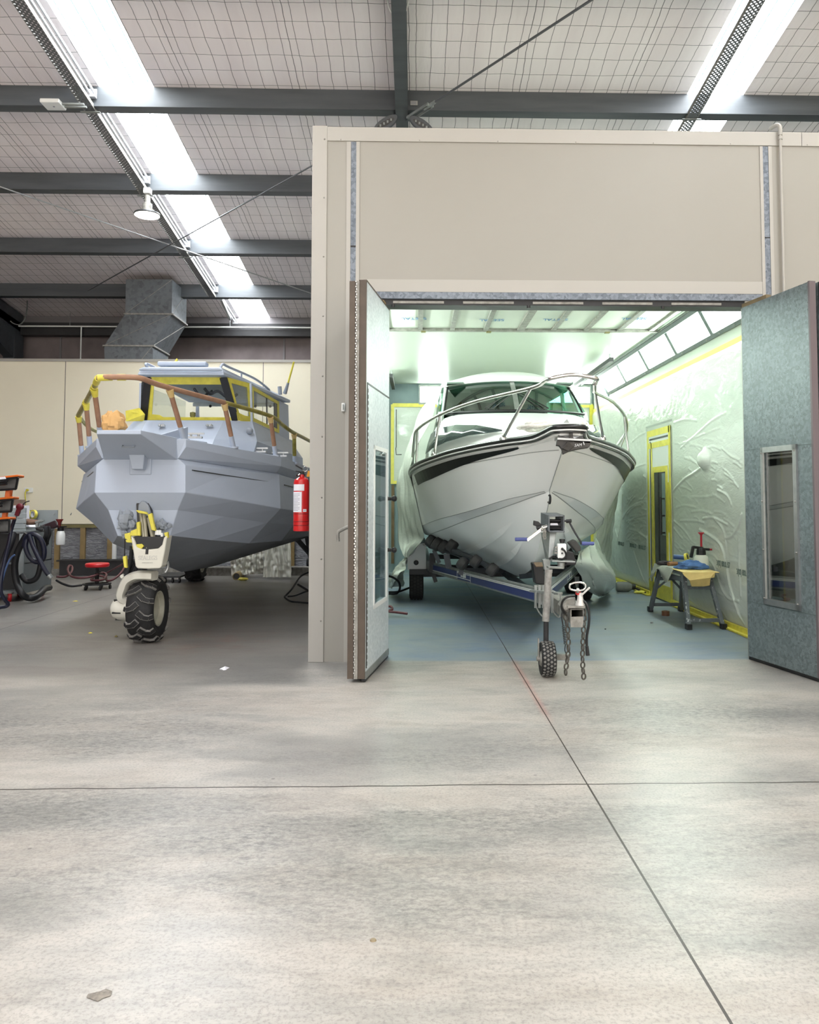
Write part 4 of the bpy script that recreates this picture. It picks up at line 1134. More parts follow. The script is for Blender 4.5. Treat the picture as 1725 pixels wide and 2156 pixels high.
for dx in (0, .05):
    a = WC+V((-.24+dx, -.03, .12)); m.tube(cr([a, a+V((.01, 0, .10)), a+V((.06, .02, .24)), a+V((.10, .04, .33))], 5), .013, 8); 
m.build('hydraulic_hose', M['rubber'], GB, smooth=60)
m = MB()
for dx in (0, .05): m.cyl(WC+V((-.24+dx, -.03, .10)), WC+V((-.24+dx, -.03, .15)), .014, n=8)
m.build('hose_fitting', M['chrome'], GB)
m = MB(); a = at(262, 1226, 8.2); m.tube(cr([a, at(268, 1205, 8.2), at(275, 1180, 8.2), at(278, 1150, 8.2)], 5), .022, 8); m.build('hydraulic_hose', M['rubber'], GB, smooth=60)
MB().cyl(at(256, 1216, 8.2), at(262, 1212, 8.2), .025, n=10).build('hose_collar', M['offwhite'], GB)
# leg fairing
YL = 7.90
fo = [(275, 1128), (281, 1166), (285, 1192), (289, 1197), (312, 1198), (337, 1197), (341, 1191), (347, 1160), (352, 1128), (345, 1131), (341, 1147), (333, 1155), (312, 1157), (298, 1156), (288, 1152), (281, 1133)]
m = MB(); m.prism([at(px, py, YL) for px, py in fo], (0, .17, 0)); m.build('leg_fairing', hm, GB, bevel=.018, segs=3)
m = MB(); m.prism([at(px, py, YL+.03) for px, py in ((281, 1130), (288, 1152), (298, 1158), (333, 1157), (341, 1147), (346, 1130))], (0, .12, 0)); m.build('leg_pivot', M['black_steel'], GB)
m = MB(); m.prism([at(px, py, YL-.004) for px, py in ((307, 1156), (312.5, 1156), (312, 1167), (306, 1167))], (0, .01, 0)); m.build('pin_slot', M['black'], GB)
emb = mat('embossed_letters', rgb(196, 195, 188), .45)
text_mesh('raised_letters', 'SEALEGS', .058, emb, at(311, 1175, YL-.002), (1, 0, 0), (0, 0, 1), GB, .001, bold=.0008, xscale=.82)
text_mesh('raised_letters', 'AMPHIBIOUS', .018, emb, at(310, 1185, YL-.002), (1, 0, 0), (0, 0, 1), GB, .001)
# leg slot in the bow: black patch stands for its shade; masked rams
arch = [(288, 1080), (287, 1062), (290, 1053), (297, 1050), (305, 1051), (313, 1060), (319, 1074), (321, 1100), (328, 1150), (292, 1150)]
m = MB(); m.prism([at(px, py, 8.02-(.0 if py < 1078 else -.0)) for px, py in arch], (0, .15, 0)); m.build('leg_slot_shade', M['black'], GB)
m = MB(); m.prism([at(px, py, 7.99) for px, py in ((290, 1076), (291, 1062), (298, 1054), (306, 1056), (312, 1064), (317, 1080), (310, 1090), (303, 1079))], (0, .05, 0)); m.build('masked_ram', primd, GB, bevel=.012, segs=3)
m = MB(); yt = 7.96
for pl in ([(286, 1074), (292, 1075), (307, 1078), (312, 1084), (304, 1082), (291, 1080)], [(311, 1084), (319, 1080), (325, 1108), (328, 1118), (319, 1116)], [(287, 1100), (294, 1098), (295, 1128), (288, 1128)], [(275, 1118), (290, 1112), (291, 1128), (274, 1128)], [(262, 1124), (274, 1121), (276, 1140), (263, 1134)], [(345, 1122), (353, 1120), (354, 1132), (349, 1134)], [(278, 1147), (298, 1145), (303, 1150), (296, 1157), (279, 1157)], [(264, 1137), (278, 1135), (278, 1143), (266, 1142)], [(258, 1172), (265, 1170), (267, 1196), (261, 1195)]):
    m.prism([at(px, py, yt-.05) for px, py in pl], (0, .04, .0))
m.build('ram_tape', M['tape'], GB, bevel=.004)
m = MB()
for (p0, p1, r) in (((296, 1078), (305, 1152), .018), ((303, 1080), (310, 1155), .022), ((312, 1090), (325, 1150), .018), ((318, 1112), (331, 1150), .016), ((291, 1110), (297, 1150), .016)):
    m.cyl(at(*p0, 8.0), at(*p1, 7.95), r, n=8)
m.build('hydraulic_ram', mat('pale_ram', rgb(150, 146, 128), .4, .3), GB, smooth=60)
m = MB()
for (px, py, r) in ((330, 1121, .03), (336, 1121, .03), (281, 1125, .028), (341, 1127, .022)): m.cyl(at(px, py-5, 7.95), at(px, py+5, 7.95), r*.6, n=8)
m.build('hose_end', M['white_paint'], GB)
m = MB()
for (px, py, r, sd) in ((262, 1092, .075, 1), (259, 1105, .06, 2), (268, 1085, .06, 3), (336, 1104, .055, 4), (344, 1108, .045, 5), (357, 1106, .028, 6), (278, 1104, .05, 7), (263, 1125, .04, 8)):
    m.sphere(at(px, py, 8.06), r*.85, 9, 6, (1, .8, 1.1), fn=lump(sd, .7, 2.4))
m.build('masked_bracket', primd, GB)
m = MB(); m.tube(cr([at(345, 1185, 8.05), at(354, 1186, 8.05), at(353, 1198, 8.05), at(348, 1205, 8.05)], 4), .012, 6); m.cyl(at(340, 1185, 8.05), at(355, 1184, 8.05), .014, n=6); m.build('leg_pipe', M['alum'], GB)
m = MB(); m.cyl(at(263, 1135, 8.0), at(262, 1178, 8.0), .006, n=5); m.build('pull_cord', M['black_steel'], GB)
# rear legs
m = MB()
m.bar((-1.86, 14.1, .95), (-1.75, 14.1, .34), .12, .10, (0, 1, 0)); m.bar((-2.05, 13.6, .85), (-1.78, 14.05, .45), .06, .06); m.bar((-3.45, 14.1, .95), (-3.58, 14.15, .34), .12, .10, (0, 1, 0)); m.cyl((-1.85, 14.1, .32), (-1.66, 14.1, .32), .07)
m.build('rear_leg', M['steel_dark'], GB)
# ------------------------------------------------------------------ white cabin boat on its trailer
WX = 1.2
gw = M['white_gloss']
WBT = thing('motor_boat', 'white glossy cabin boat with steel bow rail sitting on a trailer inside the booth', 'boat', (WX, 10.4, 0))
def wv(y, h, z): return V((WX+h, y, z))
G_ = [(6.40,0,1.90),(6.70,.19,1.908),(7.0,.345,1.905),(7.634,.686,1.88),(8.178,.939,1.838),(9.06,1.205,1.762),(10.6,1.26,1.70),(14.3,1.2,1.62)]
U_ = [(7.28,0,1.475),(7.50,.14,1.44),(7.80,.34,1.39),(8.25,.593,1.295),(8.75,.78,1.225),(9.4,.96,1.155),(10.8,1.16,1.03),(14.3,1.17,.92)]
C_ = [(7.30,0,1.465),(7.50,.10,1.425),(7.85,.26,1.35),(8.3,.45,1.262),(8.8,.66,1.165),(9.505,.89,1.04),(10.8,1.05,.93),(14.3,1.05,.83)]
K_ = [(7.30,0,1.44),(7.38,0,1.349),(7.6,0,1.19),(7.9,0,.98),(8.3,0,.75),(9.0,0,.58),(10.2,0,.47),(14.3,0,.43)]
NS = 8
def curve(P, sd): return cr([wv(y, h*sd, z) for y, h, z in P], NS)
def side_pt(sd, i, t):
    a, b = CUR[sd]['G'][i], CUR[sd]['U'][i]
    p = a.lerp(b, t); fl = math.sin(PI*t)*.035*max(0, 1-i/26.0)*min(1, i/8)
    return p+V((-sd*fl, 0, 0))
CUR = {sd: dict(G=curve(G_, sd), U=curve(U_, sd), C=curve(C_, sd), K=curve(K_, sd)) for sd in (1, -1)}
n_ = len(CUR[1]['G'])
m = MB()
for sd in (1, -1):
    m.loft([[side_pt(sd, i, t/10) for t in range(11)] for i in range(n_)])
    m.loft([[CUR[sd]['U'][i], CUR[sd]['C'][i]] for i in range(n_)])
    m.loft([[CUR[sd]['C'][i].lerp(CUR[sd]['K'][i], t/6) for t in range(7)] for i in range(n_)])
# transom
rt = [CUR[-1]['G'][-1], CUR[-1]['U'][-1], CUR[-1]['C'][-1], CUR[-1]['K'][-1], CUR[1]['C'][-1], CUR[1]['U'][-1], CUR[1]['G'][-1]]
m.poly(rt)
bmesh.ops.remove_doubles(m.bm, verts=m.bm.verts[:], dist=.002)
hull = m.build('hull', gw, WBT, smooth=22)
line = mat('hull_line', rgb(150, 154, 152), .5)
m = MB()
for sd in (1, -1):
    m.tube([side_pt(sd, i, .24)+V((sd*.001, -.001, 0)) for i in range(2, n_)], .0035, 5)
    m.tube([CUR[sd]['U'][i] for i in range(3, n_)], .004, 5); m.tube([CUR[sd]['C'][i] for i in range(3, n_)], .005, 5)
m.build('chine_line', line, hull)
m = MB(); m.tube([side_pt(1, 0, t/10)+V((-.006, -.004, 0)) for t in range(11)]+CUR[1]['K'][:18], .0035, 5); m.build('stem_line', line, hull)
dec = mat('charcoal_graphic', rgb(26, 29, 29), .25, 0, 0, spec=.3)
m = MB()
for sd in (1, -1):
    r0, r1 = [], []
    i0, i1 = 14, 42
    for i in range(i0, i1+1):
        f = (i-i0)/(i1-i0); t0 = .115; w_ = .02+.17*min(1, f*1.25)**.8 if f > 0 else .0
        for r, t in ((r0, t0+.01), (r1, t0+.01+w_)):
            p = side_pt(sd, i, t); r.append(p+V((sd*.007, -.008, 0)))
    m.loft([[a, b] for a, b in zip(r0, r1)])
m.build('side_graphic', dec, hull)
# spray rails under the hull
m = MB()
for sd in (1, -1):
    for (ta, i0, i1) in ((.42, 22, 56), (.74, 26, 56)):
        pa = []
        for i in range(i0, i1):
            p = CUR[sd]['C'][i].lerp(CUR[sd]['K'][i], ta); w_ = min(1, (i-i0)/6)
            pa.append([p+V((0, 0, .0)), p+V((sd*.05*w_, 0, .005)), p+V((sd*.0, 0, -.035*w_-.002))])
        m.loft(pa, closed=True)
m.build('spray_rail', gw, hull)
c = at(1116.5, 1077, 7.95)
MB().cyl(c+V((0, .03, 0)), c+V((0, -.012, 0)), .018, n=12).build('drain_fitting', M['black'], WBT)
c = wv(7.33, 0, 1.40)
MB().tube(cr([c+V((0, .05, .02)), c+V((0, -.03, .03)), c+V((0, -.06, 0)), c+V((0, -.03, -.04)), c+V((0, .05, -.03))], 5), .010, 8).build('bow_eye', M['black_steel'], WBT, smooth=60)

# rubbing strake round the bow
m = MB(); mw = MB()
pulp = [(6.90, .30, 1.908), (6.72, .215, 1.915), (6.52, .155, 1.94), (6.38, .13, 1.953), (6.315, .10, 1.955)]
path = [wv(y, -h, z) for y, h, z in ((14.2, 1.205, 1.62), (10.6, 1.265, 1.70), (9.06, 1.21, 1.762), (8.178, .944, 1.838), (7.634, .69, 1.88), (7.15, .425, 1.905))+tuple(pulp)]
path = path+[wv(6.29, 0, 1.957)]+[V((2*WX-p.x, p.y, p.z)) for p in path[::-1]]
path = cr(path, 6)
def strake(pts, rad, dz, out):
    res = []
    for i, p in enumerate(pts):
        t = (pts[min(i+1, len(pts)-1)]-pts[max(i-1, 0)]); t.z = 0; t.normalize(); o = V((t.y, -t.x, 0))
        if o.dot(V((p.x-WX, p.y-10, 0))) < 0: o = -o
        res.append(p+o*out+V((0, 0, dz)))
    return res
MB().tube(strake(path, 0, .0, .006), .021, 8).tube(strake(path, 0, -.040, .000), .010, 6).build('rubbing_strake', mat('strake_rubber', rgb(22, 24, 24), .28, 0, 0, coat=.2), WBT, smooth=60)
MB().tube(strake(path, 0, -.024, .008), .008, 6).build('strake_insert', M['white_paint'], WBT, smooth=60)
# bow pulpit block
m = MB()
out = [(6.98, .32), (6.72, .20), (6.52, .14), (6.38, .115), (6.32, .08)]
pl = [wv(y, -h, 0) for y, h in out]+[wv(y, h, 0) for y, h in out[::-1]]
zs = lambda p: 1.905+.055*max(0, min(1, (6.95-p.y)/.5))
m.loft([[p+V((0, 0, zs(p)-.07)) for p in pl], [p+V((0, 0, zs(p)+.015)) for p in pl], [wv(p.y, (p.x-WX)*.8, 0)+V((0, .02, zs(p)+.03)) for p in pl]], closed=True, cap0=True, cap1=True)
m.build('bow_pulpit', gw, WBT, smooth=50)
# deck with coachroof and hardtop
m = MB()
deck = []
for i in range(0, n_):
    a, b = CUR[-1]['G'][i], CUR[1]['G'][i]
    deck.append([a.lerp(b, u/8)+V((0, 0, .012+.05*math.sin(PI*u/8)*min(1, i/16))) for u in range(9)])
m.loft(deck); m.build('deck', gw, WBT, smooth=60)
tr = [(7.25, .10, .06, 1.955), (7.7, .30, .20, 2.06), (8.2, .50, .38, 2.155), (8.8, .72, .56, 2.265), (9.3, .93, .72, 2.35), (9.75, 1.04, .82, 2.425), (10.5, 1.06, .90, 2.45), (13.2, 1.06, .92, 2.42)]
def trunk_ring(y, hb, ht, zt):
    zb = 1.80 if y > 8.5 else 1.86
    half = [(hb, zb), (hb*.99, zb+(zt-zb)*.45), (ht*1.06, zt-.055), (ht*.92, zt-.01), (ht*.6, zt+.012), (0, zt+.02)]
    return [wv(y, -h, z) for h, z in half]+[wv(y, h, z) for h, z in half[-2::-1]]
m = MB(); m.loft([trunk_ring(*t) for t in tr], cap0=False); m.poly(trunk_ring(*tr[0])); m.poly(trunk_ring(*tr[-1]))
trunk = m.build('coachroof', gw, WBT, smooth=40, subsurf=1)
tint = mat('dark_side_window', rgb(38, 52, 52), .06, 0, 0, spec=.7)
for sd in (-1, 1):
    up = [(7.95, .325, 2.07), (8.45, .53, 2.16), (8.9, .73, 2.205), (9.3, .90, 2.205), (9.6, .985, 2.16), (9.75, 1.02, 2.06)]
    lo_ = [(7.95, .33, 2.06), (8.45, .62, 2.055), (8.9, .83, 2.02), (9.3, .98, 1.97), (9.6, 1.04, 1.93), (9.75, 1.05, 1.93)]
    o1 = .03
    m = MB(); m.loft([[wv(a[0], sd*(a[1]+o1), a[2]), wv(b[0], sd*(b[1]+o1), b[2])] for a, b in zip(up, lo_)]); m.build('side_window', tint, WBT, smooth=60, solid=.008)
# hardtop cabin
wb = lambda u: wv(9.573+.40*abs(u)**2.2, .87*u, 2.435)
wt = lambda u: wv(10.15+.42*abs(u)**2.4, .80*u, 2.862-.02*abs(u)**2)
def wp(u, v): return wb(u).lerp(wt(u), v)+V((0, -.04*math.sin(PI*v), 0))
tg = glass('green_tinted_glass', (.20, .36, .30, 1), .015, refl=.004, fres=.14)
for (u0, u1) in ((-.97, -.035), (.035, .97)):
    MB().grid(lambda a, b: wp(u0+(u1-u0)*a, .03+.94*b), 12, 6).build('windscreen_pane', tg, WBT, smooth=80)
MB().prism([wp(-.035, 0)+V((0, -.012, 0)), wp(.035, 0)+V((0, -.012, 0)), wp(.035, .5)+V((0, -.012, 0)), wp(.035, 1)+V((0, -.012, 0)), wp(-.035, 1)+V((0, -.012, 0)), wp(-.035, .5)+V((0, -.012, 0))], (0, .02, 0)).build('centre_mullion', M['alum'], WBT)
m = MB()
m.tube([wp(-1+2*k/24, .0) for k in range(25)], .016, 6); m.tube([wp(-.985, k/8) for k in range(9)], .014, 6); m.tube([wp(.985, k/8) for k in range(9)], .014, 6)
m.build('windscreen_seal', M['black'], WBT, smooth=60)
m = MB()
for sd in (-1, 1):
    m.prism([wb(sd*1.0)+V((sd*.03, .02, -.1)), wb(sd)+V((sd*.03, .12, -.1)), wt(sd)+V((sd*.03, .12, .02)), wt(sd)+V((sd*.03, .02, .02))], (-sd*.04, 0, 0))
    m.prism([wv(12.4, sd*.9, 2.3), wv(13.0, sd*.9, 2.3), wv(12.9, sd*.86, 2.9), wv(12.5, sd*.86, 2.9)], (-sd*.05, 0, 0))
    m.prism([wv(10.0, sd*.93, 2.36), wv(12.5, sd*.93, 2.36), wv(12.5, sd*.92, 2.47), wv(10.05, sd*.92, 2.47)], (-sd*.05, 0, 0))
    m.prism([wv(11.25, sd*.90, 2.4), wv(11.33, sd*.90, 2.4), wv(11.33, sd*.85, 2.9), wv(11.25, sd*.85, 2.9)], (-sd*.04, 0, 0))
m.build('cabin_pillar', gw, WBT)
for sd in (-1, 1):
    MB().prism([wv(10.08, sd*.905, 2.47), wv(12.45, sd*.905, 2.47), wv(12.5, sd*.85, 2.87), wv(10.65, sd*.83, 2.87)], (-sd*.008, 0, 0)).build('side_pane', glass('green_side_glass', (.5, .75, .64, 1), .02, refl=.03, fres=.3), WBT)
# hardtop roof
def roof_ring(k, dz, sc):
    pts = []
    front = [wt(-1.04+2.08*j/16) for j in range(17)]
    ring = [V((WX+(p.x-WX)*sc*1.03, p.y-.03+(1-sc)*1.2, p.z+dz)) for p in front]+[wv(13.1-(1-sc)*1.2, .86*sc, 2.90+dz), wv(13.1-(1-sc)*1.2, -.86*sc, 2.90+dz)]
    return ring
m = MB(); m.loft([roof_ring(0, .0, 1.0), roof_ring(0, .035, 1.015), roof_ring(0, .065, .985), roof_ring(0, .085, .93), roof_ring(0, .17, .72), roof_ring(0, .20, .5)], closed=True, cap0=True, cap1=True)
m.build('hardtop', gw, WBT, smooth=45)
MB().bx(WX-.8, WX+.8, 10.3, 12.8, 2.855, 2.875).build('headlining', mat('cabin_liner_green', rgb(112, 128, 120), .6), WBT)
dk_ = mat('dark_cabin_trim', rgb(46, 50, 48), .6, 0, .2, 6)
m = MB(); m.prism([wv(9.75, -.75, 2.40), wv(9.75, .75, 2.40), wv(10.6, .8, 2.50), wv(10.6, -.8, 2.50)], (0, 0, -.03)); m.bx(WX-.55, WX-.1, 11.2, 11.3, 2.2, 2.72); m.bx(WX+.1, WX+.5, 11.2, 11.3, 2.2, 2.66); m.bx(WX-.85, WX+.85, 12.7, 12.75, 2.0, 2.87)
m.build('dashboard_and_seats', dk_, WBT)
m = MB(); m.tube([wv(10.9, .3+.14*math.cos(a/10*2*PI), 2.56+.10*math.sin(a/10*2*PI)) for a in range(10)], .012, 6, closed=True); m.build('steering_wheel', M['black'], WBT)
m = MB()
for sd in (-1, 1):
    a = wp(sd*.04, .62)+V((0, -.04, 0)); b = wp(sd*.44, .08)+V((0, -.045, 0)); b2 = wp(sd*.34, .05)+V((0, -.04, 0))
    m.cyl(a, b, .006, n=5); m.cyl(a+V((-sd*.01, 0, -.02)), b2, .006, n=5); m.cyl(b2, b+V((0, 0, 0)), .005, n=5)
m.build('wiper', M['black_steel'], WBT)

# stainless bow rail
ch = M['chrome']
N = [(6.154, .06, 2.335), (6.154, .174, 2.312), (6.28, .20, 2.31), (6.595, .262, 2.299), (7.573, .645, 2.302), (8.343, .949, 2.256), (9.124, 1.175, 2.176), (9.6, 1.215, 2.08), (10.3, 1.235, 1.90), (10.5, 1.235, 1.72)]
L_ = [wv(y, -h, z) for y, h, z in N]; R2 = [wv(y, h, z) for y, h, z in N]
MB().tube(cr(L_[::-1]+[wv(6.145, 0, 2.338)]+R2[:3]+[R2[2]+V((.0, .06, -.03))], 7), .0165, 10).build('bow_rail', ch, WBT, smooth=70)
MB().tube(cr([R2[1]+V((.0, .06, -.03)), wv(6.4, .215, 2.255), wv(6.595, .268, 2.26)]+R2[4:], 7), .0165, 10).build('bow_rail', ch, WBT, smooth=70)
posts = [((6.62, .262, 2.299), (7.105, .435, 1.93)), ((8.343, .949, 2.256), (8.425, 1.005, 1.86)), ((9.2, 1.18, 2.16), (9.3, 1.19, 1.78))]
for sd in (-1, 1):
    for i, (a, b) in enumerate(posts):
        if i == 2 and sd > 0: continue
        A_, B_ = wv(a[0], sd*a[1], a[2]), wv(b[0], sd*b[1], b[2])
        o = MB().tube(cr([A_, A_.lerp(B_, .6), A_.lerp(B_, .9)+V((0, -.02, 0)), B_], 4), .0135, 8).build('rail_post', ch, WBT, smooth=70)
        MB().lathe([(0, .02), (.018, .02), (.035, .0), (.035, -.02), (0, -.02)], B_, n=12).build('post_foot', ch, o, smooth=40)
m = MB(); A_ = wv(9.124, 1.175, 2.17)
m.tube(cr([wv(9.124, 1.175, 2.176), wv(9.5, 1.20, 2.02), wv(9.9, 1.20, 1.86), wv(10.0, 1.20, 1.74)], 5), .013, 8); m.build('rail_stay', ch, WBT, smooth=70)

# anchor, ropes on the foredeck
t = thing('anchor', 'dark plough anchor stowed under the black-edged bow tip of the white boat', 'anchor', at(1208, 935, 6.2))
ir = mat('dark_anchor_steel', rgb(66, 64, 62), .5, .4, .3, 14, .2, 60)
ya = 6.19
def ap(zx, zy, y=ya): return at(1140+zx*.06957, 870+zy*.06957, y)
m = MB(); m.prism([ap(480, 790), ap(1500, 840), ap(1530, 880), ap(1470, 990), ap(1420, 1040), ap(1150, 1080), ap(830, 1160), ap(660, 1240), ap(620, 1080), ap(540, 980), ap(450, 970)], (0, .03, -.005)); m.prism([ap(480, 790), ap(1500, 840), ap(1500, 790, ya+.16), ap(510, 690, ya+.16)], (0, .0, -.02))
m.prism([ap(620, 1060, ya-.03), ap(820, 850, ya-.04), ap(1000, 1010, ya-.02), ap(820, 1150, ya-.02)], (0, .04, 0))
m.build('fluke', ir, t, bevel=.004)
m = MB(); m.bar(ap(490, 770, ya-.01), ap(1510, 825, ya-.01), .012, .014); m.build('fluke_edge', M['alum'], t)
m = MB(); m.prism([ap(520, 660, ya+.02), ap(860, 750, ya), ap(920, 700, ya), ap(1000, 760, ya), ap(1280, 660, ya+.06), ap(1280, 780, ya), ap(520, 780, ya)], (0, .03, 0)); m.bar(ap(900, 720, ya+.04), ap(900, 560, ya+.5), .03, .05); m.build('shank', ir, t)
text_mesh('cast_mark', 'SAM', .030, M['alum'], ap(1110, 970, ya-.006), (1, -.0, .1), (0, 0, 1), t, .002, shear=.3)
m = MB(); m.bar(ap(1270, 870, ya-.008), ap(1300, 960, ya-.008), .010, .006); m.build('cast_bar', M['alum'], t)
m = MB(); m.box(wv(6.42, 0, 1.872), (.17, .22, .02)); m.cyl(wv(6.33, -.07, 1.865), wv(6.33, .07, 1.865), .022, n=10); m.build('anchor_roller', M['alum'], WBT)
m = MB(); p0, p1 = at(1196, 892, 6.7), at(1216, 892, 6.7); m.prism([at(1186, 891.5, 6.72), at(1200, 892, 6.72), at(1194.5, 882.5, 6.72)], (0, .03, 0)); m.build('chain_guide', M['zinc'], WBT)
rope_m = mat('white_rope', rgb(226, 224, 216), .9, 0, .12, 40, .5, 90)
def ropepile(name, label, cx, cy, n, sx, sy, sd):
    rr_ = random.Random(sd); pts = []
    for k in range(n):
        a = k*.9; r = .25+.75*(k/n)
        pts.append(V((cx+sx*r*math.cos(a)+rr_.uniform(-.02, .02), cy+sy*r*math.sin(a)+rr_.uniform(-.02, .02), 1.975+.028*(cy-6.7)+rr_.uniform(0, .05)+.05*(1-r))))
    o = MB().tube(cr(pts, 4), .012, 6).build(name, rope_m, None, smooth=60, loc=(cx, cy, 1.97)); tag(o, label, 'rope')
ropepile('rope_coil', 'white rope coiled on the foredeck between the bow tip and the long rail', WX-.17, 7.05, 60, .15, .28, 5)
ropepile('rope_coil', 'white rope heaped on the foredeck beside the bow tip, above the anchor', WX+.24, 7.1, 46, .07, .16, 8)

# ---- plastic drapes on the boat
def drape(name, curves, label, nu=26, nv=60, amp=.03, seed=1, fold=9, mm='film', thick=None):
    C3 = [cr([at(*p) for p in c], 8) for c in curves]
    def fn(u, v):
        k = u*(len(C3)-1); i = min(int(k), len(C3)-2); f = k-i
        def samp(c):
            q_ = v*(len(c)-1); a = min(int(q_), len(c)-2); return c[a].lerp(c[a+1], q_-a)
        p = samp(C3[i]).lerp(samp(C3[i+1]), f)
        w_ = amp*noise.noise(V((u*fold, v*4, seed)))+amp*.6*abs(noise.noise(V((u*fold*2, v*7, seed+5))))
        e = min(1, v*8, (1-v)*8+.15)
        return p+V((-w_*e, -w_*e, w_*.3*e))
    o = MB().grid(fn, nu, nv).build(name, M[mm], None, smooth=180, loc=at(*curves[0][len(curves[0])//2])); return tag(o, label, 'plastic sheet')
drape('masking_drape', [[(926,815,10.5),(905,880,10.2),(868,975,10.05),(874,1030,10.1),(887,1104,10.2),(893,1132,10.3),(872,1160,10.6),(860,1174,10.8)],
  [(915,826,10.9),(884,890,10.8),(853,985,10.8),(853,1040,10.8),(862,1104,10.8),(868,1135,10.8),(858,1160,10.9),(856,1174,10.9)],
  [(905,838,11.4),(880,885,11.4),(853,967,11.4),(838,1025,11.4),(838,1085,11.4),(841,1139,11.4),(848,1165,11.1),(853,1174,11.0)],
  [(910,850,13.5),(890,890,13.5),(868,967,13.5),(860,1025,13.5),(860,1085,13.5),(860,1139,13.5),(860,1150,13.5),(860,1160,13.5)]], 'white plastic film draped over the white boat side nearest the pale door', seed=2, fold=14, amp=.05)
drape('masking_drape', [[(858,1176,10.9),(852,1195,10.9),(838,1215,10.9),(826,1240,11.6)], [(852,1174,11.2),(838,1192,11.3),(822,1220,11.4),(818,1236,11.9)], [(862,1170,12.0),(855,1190,12.2),(850,1210,12.4),(850,1235,12.5)]], 'white plastic film skirt trailing to the floor beside the visible trailer tyre', 20, 24, .05, 7, 10)
drape('masking_drape', [[(1320,985,10.2),(1304,1015,10.2),(1290,1050,10.2),(1272,1095,10.2),(1256,1126,10.2)], [(1325,985,10.9),(1308,1020,11.0),(1296,1060,11.2),(1282,1110,11.2),(1270,1170,11.2)], [(1310,990,13.0),(1300,1030,13.4),(1296,1080,13.4),(1290,1140,13.4),(1286,1195,13.4)]], 'white plastic film hanging from the white boat side facing the sheeted wall', 24, 40, .05, 4, 12)
drape('masking_drape', [[(1222,1160,9.8),(1214,1185,9.6),(1220,1205,9.9),(1235,1240,10.4),(1262,1257,11.6)], [(1240,1150,10.2),(1245,1180,9.8),(1252,1210,10.0),(1258,1244,10.6),(1268,1256,11.7)], [(1252,1140,10.6),(1272,1180,10.2),(1296,1212,10.4),(1292,1240,11.0),(1275,1253,11.9)], [(1255,1130,11.4),(1275,1170,11.4),(1290,1205,11.6),(1288,1235,12.0),(1275,1247,12.6)]], 'bunched white plastic film ballooning beside the trailer beam near the sheeted wall', 30, 34, .07, 9, 8)
# ------------------------------------------------------------------ boat trailer
TX = 1.2
T = thing('boat_trailer', 'galvanised boat trailer with blue-striped side beams carrying the white boat', 'trailer', (TX, 9.2, 0))
zn, zo = M['zinc'], M['zinc_old']
navy = mat('navy_stripe', rgb(44, 56, 110), .3, 0, 0, coat=.3)
ZB = .50
def bl(y, sd): return V(((1.125-.296*(y-7.76)) if sd < 0 else (1.374+.297*(y-8.26)), y, ZB))
for sd in (-1, 1):
    a, b = bl(7.52, sd), bl(10.75, sd)
    c, d_ = V((b.x+sd*.06, 11.2, ZB)), V((b.x+sd*.06, 14.3, ZB))
    o = MB().bar(a, b, .055, .135).bar(b-(b-a).normalized()*.03, c, .055, .135).bar(c, d_, .055, .135).build('side_beam', zn, T, bevel=.006)
    dr = (b-a).normalized(); nrm = V((dr.y, -dr.x, 0))*1.0
    if nrm.dot(V((0, -1, 0))) < 0: nrm = -nrm
    f = nrm*.030
    def strip(z0, z1, s0, s1, off=.0):
        p, q_ = a.lerp(b, s0)+f+nrm*off, a.lerp(b, s1)+f+nrm*off
        return [p+V((0, 0, z0)), q_+V((0, 0, z0)), q_+V((0, 0, z1)), p+V((0, 0, z1))]
    m = MB()
    for s0, s1, z0, z1 in ((.045, .56, -.048, .020), (.70, .99, -.020, .042), (.56, .70, -.048, .042)): m.prism(strip(z0, z1, s0, s1), nrm*.002)
    m.build('blue_stripe', navy, o)
    m = MB()
    for s0, s1, z0, z1 in ((.045, .70, .024, .032), (.045, .70, .038, .046), (.57, .99, -.030, -.022), (.565, .568, -.048, .042), (.70, .703, -.048, .042)): m.prism(strip(z0, z1, s0, s1, .001), nrm*.002)
    m.build('white_stripe', M['white_paint'], o)
    p = a.lerp(b, .635)+f+nrm*.004+V((0, 0, .012))
    xd = -dr if sd < 0 else dr
    text_mesh('brand_letters', 'Sequal' if sd < 0 else 'S', .075, M['white_paint'], p, (xd if xd.x > 0 else -xd), (0, 0, 1), o, .001, xscale=.9, bold=.002)
# drawbar with open square end
D0, D1 = V((1.243, 6.32, .50)), V((1.19, 7.9, .52))
m = MB(); dd = (D1-D0).normalized(); sx = V((dd.y, -dd.x, 0)); u = V((0, 0, 1)); hw, hh, tk = .052, .055, .008
for (ox, oz, w, h) in ((0, hh-tk/2, 2*hw, tk), (0, -hh+tk/2, 2*hw, tk), (hw-tk/2, 0, tk, 2*hh), (-hw+tk/2, 0, tk, 2*hh)):
    m.bar(D0+sx*ox+u*oz, D1+sx*ox+u*oz, w, h)
m.build('drawbar', zo, T)
m = MB(); m.prism([at(1201, 1299, 6.3), at(1230, 1298, 6.3), at(1228, 1321, 6.3), at(1202, 1321, 6.3)], (0, .012, 0)); m.build('chain_plate', M['zinc_old'], T, bevel=.002)
m = MB(); m.prism([at(1196, 1276, 6.28), at(1233, 1276, 6.28), at(1233, 1281, 6.28), at(1196, 1281, 6.28)], (0, .4, 0)); m.build('coupling_plate', zo, T, bevel=.003)
